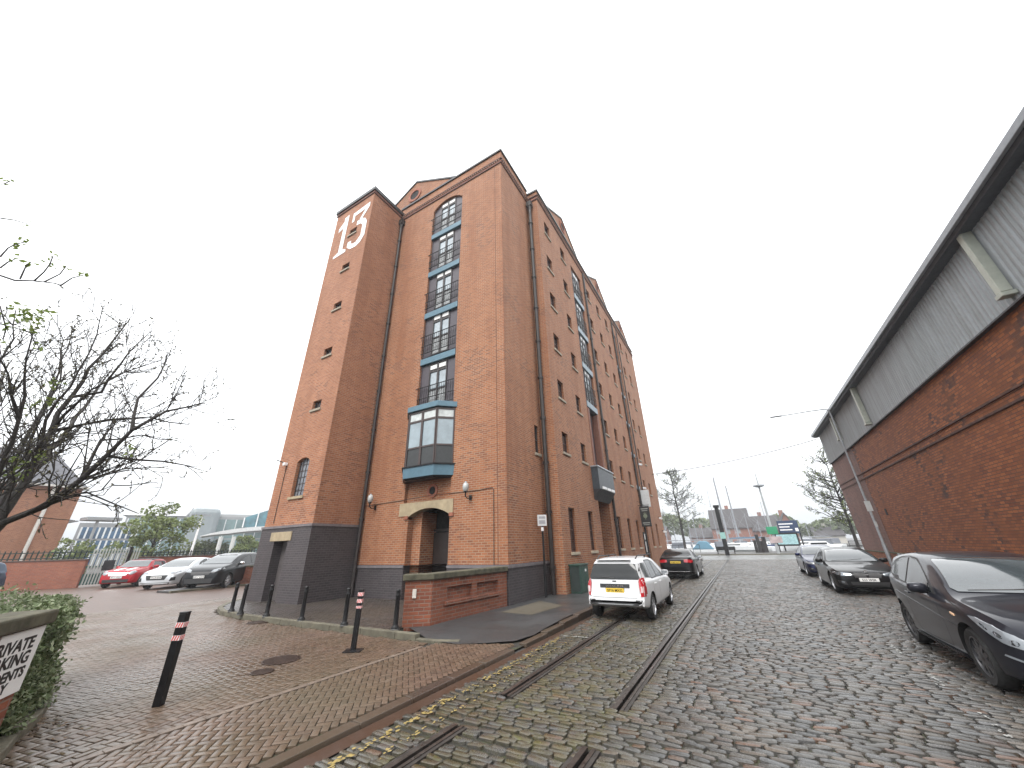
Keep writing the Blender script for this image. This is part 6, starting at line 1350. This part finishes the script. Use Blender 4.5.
RBb(MB().box(-59,-56.6,11.9,14.5,5.2,5.5).tube([(-57,12.8,0),(-57,12.8,5.2)], .12, 8), 'side_canopy', M_('grey_canopy_metal', (.3,.31,.32), .5))
RBb(MB().box(-73,-59.2,11.2,11.9,5.15,5.25), 'canopy_tie', M_GALV)

def facade(kname, label, pl, pr_, ytop, D, depth, wall, mats, cat, zb=0, rows=3, cols=8, glass=None, mull=.12, spec_=None):
    """a building seen square on: front wall from sight line pl to pr_, real depth behind it"""
    a, b = sight_at(pl, 555, D), sight_at(pr_, 555, D); a, b = flat(a), flat(b); zt_ = sight_at((pl+pr_)/2, ytop, D).z
    d = (b-a).normalized(); L = (b-a).length; nrm = Vector((d.y,-d.x,0)); M = frame_matrix(a, d, -nrm)
    t_ = thing(kname, a, label, cat); m = MB(); m.box(0, L, 0, depth, zb, zt_, M); m.build('wall', wall, t_, world=True)
    if glass:
        for r in range(rows):
            g_ = MB(); z0 = zb+.4+(zt_-zb-.8)*r/rows; z1 = zb+.4+(zt_-zb-.8)*(r+1)/rows-.35; g_.box(.5, L-.5, -.06, -.02, z0, z1, M); w_ = g_.build('window_band', glass, t_, world=True)
            f = MB()
            for c_ in range(cols+1): x = .5+(L-1)*c_/cols; f.box(x-mull, x+mull, -.14, -.062, z0, z1, M)
            f.build('mullions', M_('white_mullion', (.6,.62,.62), .5), w_, world=True)
    return t_, a, d, nrm, L, zt_, M
M_TEAL = M_('teal_blue_glazing', (.05,.17,.21), .15, var=.5, scale=.6, spec=.8); M_NAVYG = M_('blue_glazing', (.03,.09,.17), .15, var=.6, scale=.5, spec=.8); M_GREYP = M_('grey_metal_sheet_wall', (.24,.245,.25), .5, var=.15, scale=.3)
facade('glass_building', 'blue glazed building with white mullions behind the metal gate and the red convertible', 66, 128, 523, 105, 14, M_GREYP, None, 'building', rows=3, cols=9, glass=M_NAVYG)
t_, a, d, nrm, L, zt_, M = facade('shopping_centre', 'large grey shopping centre with pale sheet roofs far behind the car park', 112, 300, 517, 150, 60, M_GREYP, None, 'building', rows=2, cols=16, glass=M_('pale_green_glazing', (.14,.22,.22), .2, var=.3, scale=.3))
MB().mesh([M @ Vector(v) for v in ((-1,-.5,zt_),(L*.28,-.5,zt_),(L*.28,60,zt_),(-1,60,zt_),(-1,20,zt_+4.4),(L*.28,20,zt_+4.4))], [(0,1,5,4),(1,2,5),(2,3,4,5),(0,4,3)]).build('roof', M_('light_grey_sheet', (.33,.33,.33), .5, var=.1, scale=.3), t_, world=True)
MB().box(L*.30, L*.46, -3, 20, 0, zt_+2.2, M).build('grey_tower_block', M_('mid_grey_panel', (.20,.23,.24), .5, var=.15, scale=.4), t_, world=True, bevel=1.2)
MB().box(L*.46, L, 8, 60, zt_-.1, zt_+1.4, M).build('upper_roof', M_('light_grey_sheet', (.33,.33,.33), .5), t_, world=True)
q = MB(); q.prism([M @ Vector(v) for v in ((L*.60,-4,zt_-3.2),(L*.90,-4,zt_-3.2),(L*.90,-4,zt_-.4),(L*.76,-4,zt_+2.6),(L*.60,-4,zt_-.4))], -nrm*14); q.build('glass_gable', M_TEAL, t_, world=True)
q = MB()
for k in range(5): x = L*(.60+.30*k/4); q.box(x-.15, x+.15, -4.3, -4.02, zt_-3.2, zt_-.4+3*(1-abs(k-2)/2), M)
q.build('gable_bars', M_WHITE, t_, world=True)
# white canopy on slanting legs, masts
c0, c1 = sight_at(200,536,72), sight_at(275,526,72); cn = thing('white_canopy', flat(c0), 'white curved canopy on two pale legs beyond the railings, left of the tower', 'canopy'); d = flat(c1-c0).normalized(); n_ = Vector((-d.y,d.x,0)); L = flat(c1-c0).length; m = MB(); zc = c0.z; tp_ = []
for k in range(9): t = k/8; tp_.append(flat(c0)+d*L*t+Vector((0,0,zc+(c1.z-zc)*t**.8+.25*math.sin(PI*t))))
for s_, dz in ((0, 0),):
    bt = [p-Vector((0,0,.10+.45*min(1, k/3))) for k, p in enumerate(tp_)]; m.prism([*(v-n_*0 for v in tp_), *reversed(bt)], -n_*-6)
m.build('canopy_slab', M_('white_canopy_sheet', (.62,.63,.63), .5), cn, world=True)
for px in (219, 232): p = sight_at(px, 545, 72); MB().tube([Vector((p.x,p.y,0))+d*0, Vector((p.x,p.y,zc-.1))], .28, 8).build('leg', M_('pale_leg', (.55,.56,.54), .5), cn, world=True)
p = sight_at(190,556,62); t_ = thing('tall_lighting_mast', flat(p), 'slender white lighting mast beyond the railings behind the silver hatchback', 'lighting mast'); zz = sight_at(203,515,62).z
MB().tube([(0,0,0),(0,0,zz)], [.16,.09], 8).build('pole', M_WHITE, t_, smooth=True); MB().box(-.1,.1,-1.2,.9,zz-.1,zz+.08).build('head', M_GALV, t_)

# generic trees
def broadleaf(kname, loc, H, R, seed, mat, label, nleaf=5000, lsize=.16, zlow=.25, bark=M_BARK, squash=.8, group=None):
    r = np.random.default_rng(seed); t_ = thing(kname, loc, label, 'tree', group); T_ = Tree(seed)
    T_.w.tube([(0,0,0),(r.normal(0,.05),r.normal(0,.05),H*.35),(r.normal(0,.1),r.normal(0,.1),H*.8)], [H*.022,H*.016,H*.005], 8)
    cl = []
    for k in range(26):
        a = r.uniform(0, 6.28); z = H*(zlow+(1-zlow)*r.uniform(0,.93)); rr = R*math.sqrt(max(.05, 1-((z/H-(1+zlow)/2)/((1-zlow)/2))**2))*r.uniform(.25, .95); c = Vector((rr*math.cos(a), rr*math.sin(a), z)); cl.append((c, R*r.uniform(.16,.36)))
        T_.w.tube([(0,0,z*.6), c*.6+Vector((0,0,z*.3)), c], [H*.007,H*.004,H*.001], 4, False)
    P = []
    for k in range(nleaf):
        c, rr = cl[r.integers(len(cl))]; v = Vector(r.normal(0, 1, 3)).normalized()*rr*r.uniform(.2, 1)**.5; v.z *= squash; P.append(c+v)
    T_.w.build('trunk', bark, t_, smooth=True, fixn=False); m = MB(); cards(m, P, lsize, r, 1.4); m.build('crown', mat, t_, fixn=False); return t_
M_LEAF1 = leaf_mat('mid_green_leaves', [(.05,.075,.02),(.09,.12,.035),(.13,.15,.045),(.07,.09,.025)]); M_LEAF2 = leaf_mat('yellow_green_leaves', [(.12,.16,.04),(.17,.21,.06),(.09,.12,.035)])
p = sight_at(150,556,52); broadleaf('leafy_tree', flat(p), sight_at(150,503,52).z, 3.5, 3, M_LEAF2, 'rounded olive-green tree beyond the wall behind the red and silver cars', 3600, .20, .15)
p = sight_at(244,556,66); broadleaf('leafy_tree', flat(p), sight_at(246,535,66).z, 2.2, 4, M_LEAF2, 'small yellow-green tree under the white canopy beside the tower', 2500, .2, .1)
p = sight_at(208,556,75); broadleaf('leafy_tree', flat(p), sight_at(208,541,75).z, 3.0, 9, M_LEAF1, 'low bushy tree left of the white canopy legs, beyond the railings', 2500, .25, .05)
p = sight_at(75,556,56); broadleaf('leafy_tree', flat(p), sight_at(75,540,56).z, 2.2, 14, M_LEAF2, 'small green bush at the corner of the red brick office', 2000, .2, .05)

# ================================================================== MARINA AND FAR BANK
def bare(kname, loc, H, R, seed, label, leaves=900):
    T_ = Tree(seed, .015); t_ = thing(kname, loc, label, 'tree'); r = T_.r
    tr = [Vector((0,0,0)), Vector((.05,.02,H*.35)), Vector((-.05,.05,H*.7)), Vector((.03,0,H))]; T_.w.tube(tr, [H*.016,H*.012,H*.006,.01], 7)
    for k in range(44):
        z = H*r.uniform(.24, .93); a = r.uniform(0, 6.28); rr = R*(1-.55*abs(z/H-.45)/.55)*r.uniform(.6, 1); c = Vector((rr*math.cos(a), rr*math.sin(a), z+rr*.55))
        T_.limb([(0,0,z), Vector((c.x*.5,c.y*.5,z+rr*.22)), c], .05, .018, 2, 5, R*.30, 1.8, .2)
    T_.w.build('trunk', M_BARK, t_, smooth=True, fixn=False); T_.tw.build('twigs', M_BARK, t_, fixn=False); m = MB(); P = [T_.tips[i]+Vector(r.normal(0,.08,3)) for i in r.integers(0, len(T_.tips), leaves)]; cards(m, P, .09, r, 1.5); m.build('buds', M_LEAF2, t_, fixn=False); return t_
bare('bare_tree', Vector((-7.75,65,.09)), 12.6, 4.2, 21, 'slender bare tree on the quay just right of the far corner of the tall warehouse', 2200)
bare('bare_tree', Vector((9.0,47.5,0)), 9.6, 3.6, 22, 'bare budding tree beyond the far corner of the shed warehouse', 2600)
# boats
M_HULLW = M_('white_gelcoat', (.70,.71,.72), .3, var=.06); M_HULLB = M_('navy_hull', (.03,.06,.16), .3); M_CANV = M_('blue_canvas', (.06,.13,.20), .8); M_MAST = M_('white_mast', (.24,.25,.27), .5, .1, var=.05)
def boat(loc, rz, L, mastz, label, hull, canvas=None, lean=0, group='sailing boats moored in the marina', r_m=.07):
    t_ = thing('sailing_boat', loc, label, 'boat', group, rz); m = MB(); V = []; n = 14; sec = []
    for i in range(n+1):
        s_ = i/n; y = (s_-.5)*L; w_ = L*.155*math.sin(PI*min(1, .12+s_*.88))**.6*(1 if s_ < .6 else (1-((s_-.6)/.4)**2)**.5*.98+.02); w_ = max(w_, .04); sh = .95+.35*s_**2
        sec.append([(-w_,y,sh),(-w_*.95,y,.5),(-w_*.6,y,.05),(0,y,-.1),(w_*.6,y,.05),(w_*.95,y,.5),(w_,y,sh)])
    for q in sec: V += q
    m.mesh(V, [(i*7+k, i*7+k+1, (i+1)*7+k+1, (i+1)*7+k) for i in range(n) for k in range(6)]+[tuple(range(7)), tuple(range(n*7+6, n*7-1, -1))]+[(i*7, (i+1)*7, (i+1)*7+6, i*7+6) for i in range(n)]); h = m.build('hull', hull, t_, smooth=True)
    MB().prism([(-L*.075,-.18*L,1.05),(L*.075,-.18*L,1.05),(L*.06,-.18*L,1.62),(-L*.06,-.18*L,1.62)], (0,L*.36,.0)).build('cabin', M_HULLW, t_, bevel=.06)
    MB().box(-L*.078,L*.078,-.10*L,.12*L,1.28,1.45).build('cabin_window', M_CGL, t_)
    zb = mastz-loc[2]; mm = MB(); mm.tube([(0,.08*L,1.2),(0,.08*L,zb)], [r_m, r_m*.6], 7); mm.tube([(0,.08*L,2.3),(0,-.34*L,2.35)], .07, 6)
    for f in (.45, .72): mm.tube([(-.9*(1.3-f),.08*L,zb*f),(.9*(1.3-f),.08*L,zb*f)], .03, 5)
    mm.tube([(0,.49*L,1.3),(0,.08*L,zb*.97)], .018, 4, False); mm.tube([(0,-.49*L,1.2),(0,.08*L,zb*.98)], .018, 4, False)
    mm.build('mast', M_MAST, t_, smooth=True)
    if canvas: MB().tube([(0,.06*L,2.45),(0,-.15*L,2.5),(0,-.33*L,2.45)], [.09,.12,.07], 8).build('sail_cover', canvas, t_, smooth=True)
    else: MB().prism([(-L*.08,-.42*L,1.1),(L*.08,-.42*L,1.1),(L*.06,-.42*L,2.0),(-L*.06,-.42*L,2.0)], (0,L*.2,0)).build('spray_hood', M_('grey_canvas', (.12,.13,.15), .8), t_, bevel=.08)
    return t_
def mp(px, Y, py): q = ony(px, py, Y); return q
WZ = -.45
bs = [ (736,540,724,476,84,'big',12,.21,M_HULLW,M_CANV,'white yacht with the tallest mast and a blue sail cover, right of the black post'),
       (749,540,732,485,86,'',11,.17,M_HULLW,M_CANV,'white yacht with the second thick leaning-looking mast, nearer the lamp column'),
       (723,538,715,489,90,'',10,.07,M_HULLB,None,'dark hulled yacht with a thin mast just behind the black post')]
for (bx_, by_, tx, ty, Y, _, L, rm, hl, cv, lb) in bs:
    tpz = ony(tx, ty, Y); boat(Vector((ony((bx_+tx)/2+4, 540, Y).x, Y, WZ)), rad(70 if L > 10 else 110), L, tpz.z, lb, hl, cv, r_m=rm)
bp0 = None; names = ['leftmost small yacht beyond the far corner of the tall warehouse', 'second small yacht from the left beside the bare quay tree', 'small yacht with a bare mast just right of the bare quay tree', 'small yacht with a grey spray hood left of the blue covered boat', 'small yacht moored left of the black post', 'small yacht directly behind the black post', 'small yacht between the dark hulled yacht and the thick masts', 'small yacht behind the thick masts', 'small yacht left of the lamp column', 'small yacht behind the green sign', 'small yacht right of the pale lamp column', 'small yacht beyond the blue board', 'yacht with a slim mast right of the blue board', 'rightmost small yacht beside the shed warehouse corner']
for k, (px, ty, Y) in enumerate(((664,527,76),(671,521,92),(680,524,84),(694,518,97),(702,516,80),(708,522,104),(728,515,99),(741,512,106),(756,513,95),(766,520,101),(775,500,110),(788,523,90),(806,521,86),(815,523,97))):
    lp = ony(px, 540, Y); tz = ony(px, ty, Y).z
    b_ = boat(Vector((lp.x, Y, WZ)), rad(60+(k*47) % 70), 8.5+(k % 3), tz, names[k], (M_HULLW, M_HULLW, M_HULLB)[k % 3] if k % 5 else M_HULLW, None, r_m=.085)
t_ = thing('covered_boat', Vector((ony(703,548,74).x, 74, WZ)), 'small motor boat under a blue cover near the bare quay tree', 'boat'); t_.scale = (.6,.6,.7); MB().prism([(-3,-1.2,.2),(3,-1.0,.2),(3.2,-1.1,1.2),(-3.1,-1.3,1.1)], (0,2.3,0)).build('hull', M_HULLW, t_, bevel=.1)
MB().prism([(-2.8,-1.2,1.2),(2.8,-1.2,1.2),(1.4,-1.1,2.9),(-.6,-1.1,3.1)], (0,2.2,0)).build('cover', M_('pale_blue_cover', (.12,.25,.34), .8), t_, bevel=.15)
t_ = thing('motor_boat', Vector((ony(822,540,73).x, 73, WZ+.6)), 'white motor cruiser moored near the shed warehouse corner', 'boat'); t_.scale = (.42,.42,.42); t_.location = Vector((ony(822,546,80).x, 80, WZ+.3)); MB().prism([(-5.5,-1.5,0),(4.5,-1.3,0),(6.3,-1.0,1.9),(-5.6,-1.6,1.6)], (0,2.8,0)).build('hull', M_HULLW, t_, bevel=.12)
MB().prism([(-4,-1.2,1.6),(2.8,-1.2,1.75),(1.5,-1.0,3.1),(-3.6,-1.0,3.1)], (0,2.2,0)).build('cabin', M_HULLW, t_, bevel=.1); MB().box(-3.4,1.6,-1.26,-1.1,2.1,2.7).build('cabin_window', M_CGL, t_)
# posts, lamp column and signs on the quay
p = onz(728,556); t_ = thing('black_marker_post', Vector((p.x, p.y, .05)), 'stout black square post with a teal panel on the quay at the lane end', 'post')
MB().box(-.22,.22,-.22,.22,0,5.3).build('post', M_BLACK, t_, bevel=.03); MB().box(-.32,.32,-.26,.22,5.3,5.6).build('cap', M_BLACK, t_, bevel=.03); MB().box(-.30,.28,-.26,-.225,1.8,2.5).build('panel', M_('pale_teal_panel', (.25,.45,.42), .5), t_)
p = onz(779,554.5); t_ = thing('lamp_column', Vector((p.x, p.y, .09)), 'tall slim white lamp column with a ring head and a green sign on it', 'lamp column'); zz = ony(759,486,p.y).z
MB().tube([(0,0,0),(0,0,zz),(0,0,zz+1.6)], [.15,.10,.05], 10).build('column', M_('pale_grey_column', (.34,.36,.37), .5), t_, smooth=True); MB().lathe([(.25,zz-.25),(.62,zz-.12),(.62,zz+.02),(.2,zz+.06)], n=20).build('ring_head', M_GALV, t_, smooth=True)
MB().box(-.55,.55,-.22,-.17,2.1,2.95).build('green_sign', M_('bright_green_sign', (.02,.25,.12), .5), t_, bevel=.03); MB().box(-.5,.75,-.22,-.17,1.15,1.85).build('pink_white_notice', M_('pink_white_notice', (.42,.34,.34), .5, var=.3, scale=3), t_)
p = ony(795.5,550,66); t_ = thing('blue_notice_board', Vector((p.x, 66, .09)), 'large dark blue board with small white lettering on posts by the quay', 'sign board'); z1 = ony(792,521,66).z; z0 = ony(792,534,66).z
MB().box(-1.15,1.15,-.06,.06,z0,z1).build('board', M_('dark_blue_board', (.015,.035,.085), .5), t_, bevel=.03)
for x in (-1.1, 1.1): MB().box(x-.08,x+.08,.07,.2,0,z1).build('leg', M_BLACK, t_)
m = MB()
for k, w_ in enumerate((1.1, .8, .95)): m.box(-1.05,-1.05+w_*1.5,-.075,-.062,z1-.5-k*.38,z1-.36-k*.38)
m.box(.7,1.05,-.075,-.062,z0+.25,z0+.65); m.build('white_lettering', M_WHITE, t_)
p = ony(790,549,63); t_ = thing('information_board', Vector((p.x, 63, .09)), 'pale blue information board in a dark frame below the dark blue board', 'sign board'); MB().box(-1.3,1.3,-.08,.08,.7,2.3).build('frame', M_BLACK, t_); MB().box(-1.1,1.1,-.10,-.081,.9,2.1).build('poster', M_('pale_blue_poster', (.30,.48,.50), .4, var=.3), t_)
for x in (-1.1, 1.1): MB().box(x-.06,x+.06,-.05,.05,0,.7).build('leg', M_BLACK, t_)
p = ony(762,553,62); t_ = thing('timber_fender', Vector((p.x, 62, .09)), 'cluster of dark timber mooring posts beside the lamp column', 'mooring posts')
for k, (x, h, w_) in enumerate(((-.5,1.5,.35),(-.1,2.2,.4),(.6,1.9,.45),(.2,1.4,.5))): MB().box(x-w_/2,x+w_/2,-.25+.12*k,.2+.12*k,0,h).build('timber', M_('black_wet_timber', (.02,.018,.018), .8), t_, bevel=.03)
p = ony(726,551,58); t_ = thing('bench', Vector((p.x, 58, .09)), 'dark quayside bench beside the foot of the stout black post', 'bench'); MB().box(-1.1,1.1,-.25,.25,.42,.5).build('seat', M_BLACK, t_); MB().box(-1.1,1.1,.2,.26,.5,.85).build('backrest', M_BLACK, t_)
for x in (-.95, .95): MB().box(x-.05,x+.05,-.22,.22,0,.42).build('leg', M_BLACK, t_)
t_ = thing('quay_railing', (-14,QY-.4,.09), 'dark tubular railing along the edge of the quay', 'railing'); m = MB(); 
for k in range(0, 50): 
    if not (8 < k < 26): m.box(k*1.0-.03, k*1.0+.03, -.03, .03, 0, 1.1)
m.build('posts', M_BLACK, t_); MB().box(0,8,-.02,.02,1.05,1.12).box(26,50,-.02,.02,1.05,1.12).box(0,8,-.02,.02,.5,.55).box(26,50,-.02,.02,.5,.55).build('rail', M_BLACK, t_)
# houses across the dock
M_HB = brick('far_house_brick', (.30,.12,.08), (.24,.09,.06), (.2,.15,.12), grime=.1); M_HR = M_('far_slate_roof', (.042,.038,.040), .7, var=.15, scale=.6)
def house(pl, pr_, ytop, Y, dep, eave, label, side_gable=False, wmat=M_HB):
    a, b = ony(pl, 548, Y), ony(pr_, 548, Y); x0, x1 = a.x, b.x; zr = ony((pl+pr_)/2, ytop, Y).z; ze = zr*eave; t_ = thing('quay_house', (x0, Y, 0), label, 'house')
    w_ = MB(); L = x1-x0; hs_ = [(1+k*2.6, 2.1+k*2.6, z, z+1.2, .12) for k in range(int((L-1)/2.6)) for z in (1.0, 3.4) if z+1.4 < ze]
    wall_grid(w_, (x0,Y,0), EX, EZ, (0,L), (0,ze), hs_, .12, (0,-1,0))
    if side_gable:
        w_.poly([(x0,Y,ze),(x1,Y,ze),((x0+x1)/2,Y,zr)]); w_.poly([(x1,Y,0),(x1,Y+dep,0),(x1,Y+dep,ze),(x1,Y,ze)]); w_.poly([(x0,Y,0),(x0,Y+dep,0),(x0,Y+dep,ze),(x0,Y,ze)])
        rf_ = MB(); rf_.prism([(x0-.3,Y-.3,ze-.2),((x0+x1)/2,Y-.3,zr+.05),((x0+x1)/2,Y-.3,zr+.3),(x0-.3,Y-.3,ze+.05)], (0,dep,0)); rf_.prism([(x1+.3,Y-.3,ze-.2),((x0+x1)/2,Y-.3,zr+.05),((x0+x1)/2,Y-.3,zr+.3),(x1+.3,Y-.3,ze+.05)], (0,dep,0))
    else:
        for x in (x0, x1): w_.poly([(x,Y,0),(x,Y+dep,0),(x,Y+dep,ze),(x,Y+dep/2,zr),(x,Y,ze)])
        rf_ = MB(); rf_.prism([(x0-.2,Y-.4,ze-.2),(x0-.2,Y+dep/2,zr),(x0-.2,Y+dep+.4,ze-.2),(x0-.2,Y+dep+.4,ze),(x0-.2,Y+dep/2,zr+.25),(x0-.2,Y-.4,ze)], (L+.4,0,0))
    w_.build('wall', wmat, t_, world=True, fixn=False); r_ = rf_.build('roof', M_HR, t_, world=True); MB().box((x0+x1)/2-.5,(x0+x1)/2+.5,Y+dep*.5,Y+dep*.5+.8,zr-.5,zr+1.3).build('chimney', wmat, r_, world=True)
    for h in hs_: MB().box(x0+h[0],x0+h[1],Y+.08,Y+.11,h[2],h[3]).build('window', M_('far_window_glass', (.25,.27,.28), .2), t_, world=True)
house(716,757,508,130,12,.48,'tall quayside house with a steep dark slate roof, behind the yacht masts'); house(753,788,515,132,14,.5,'long slate roofed house to the right of the steep roofed one')
house(786,803,513,126,14,.5,'red brick house with its gable to the water, left of the dark blue board', True)
house(640,668,527,135,10,.55,'low house half hidden by the far corner of the tall warehouse'); house(692,716,528,138,11,.5,'low dark roofed house left of the steep roofed house'); house(820,850,527,150,10,.5,'low pale far house beyond the bare tree by the shed warehouse', False, M_('pale_render', (.40,.38,.34), .7))
# wooded far bank, one mass nobody could count
m = MB(); P = []
for k in range(14000):
    x = RNG.uniform(-60, 95); y = RNG.uniform(152, 175); top = 8.2+1.3*math.sin(x*.21)+.9*math.sin(x*.53+1)+(1.2 if x < 0 else -.6); P.append((x, y, RNG.uniform(.2, 1)**.6*top))
cards(m, P, .9, RNG, 1.3); o = m.build('far_trees', leaf_mat('far_foliage', [(.07,.10,.035),(.11,.14,.05),(.06,.08,.03)], trans=.1), fixn=False); o['kind'] = 'stuff'
# damp air
SCT = 0.0011
hz = MB().box(-330,330,-60,330,-4,24.5).build('haze', None if False else bpy.data.materials.new('damp_air')); hm = hz.data.materials[0]; hm.use_nodes = True; n_ = hm.node_tree; n_.nodes.clear()
ou = n_.nodes.new('ShaderNodeOutputMaterial'); pv_ = n_.nodes.new('ShaderNodeVolumePrincipled'); pv_.inputs['Color'].default_value = (.9,.92,.95,1); pv_.inputs['Density'].default_value = SCT; pv_.inputs['Anisotropy'].default_value = .1; n_.links.new(pv_.outputs[0], ou.inputs['Volume']); hz['kind'] = 'stuff'
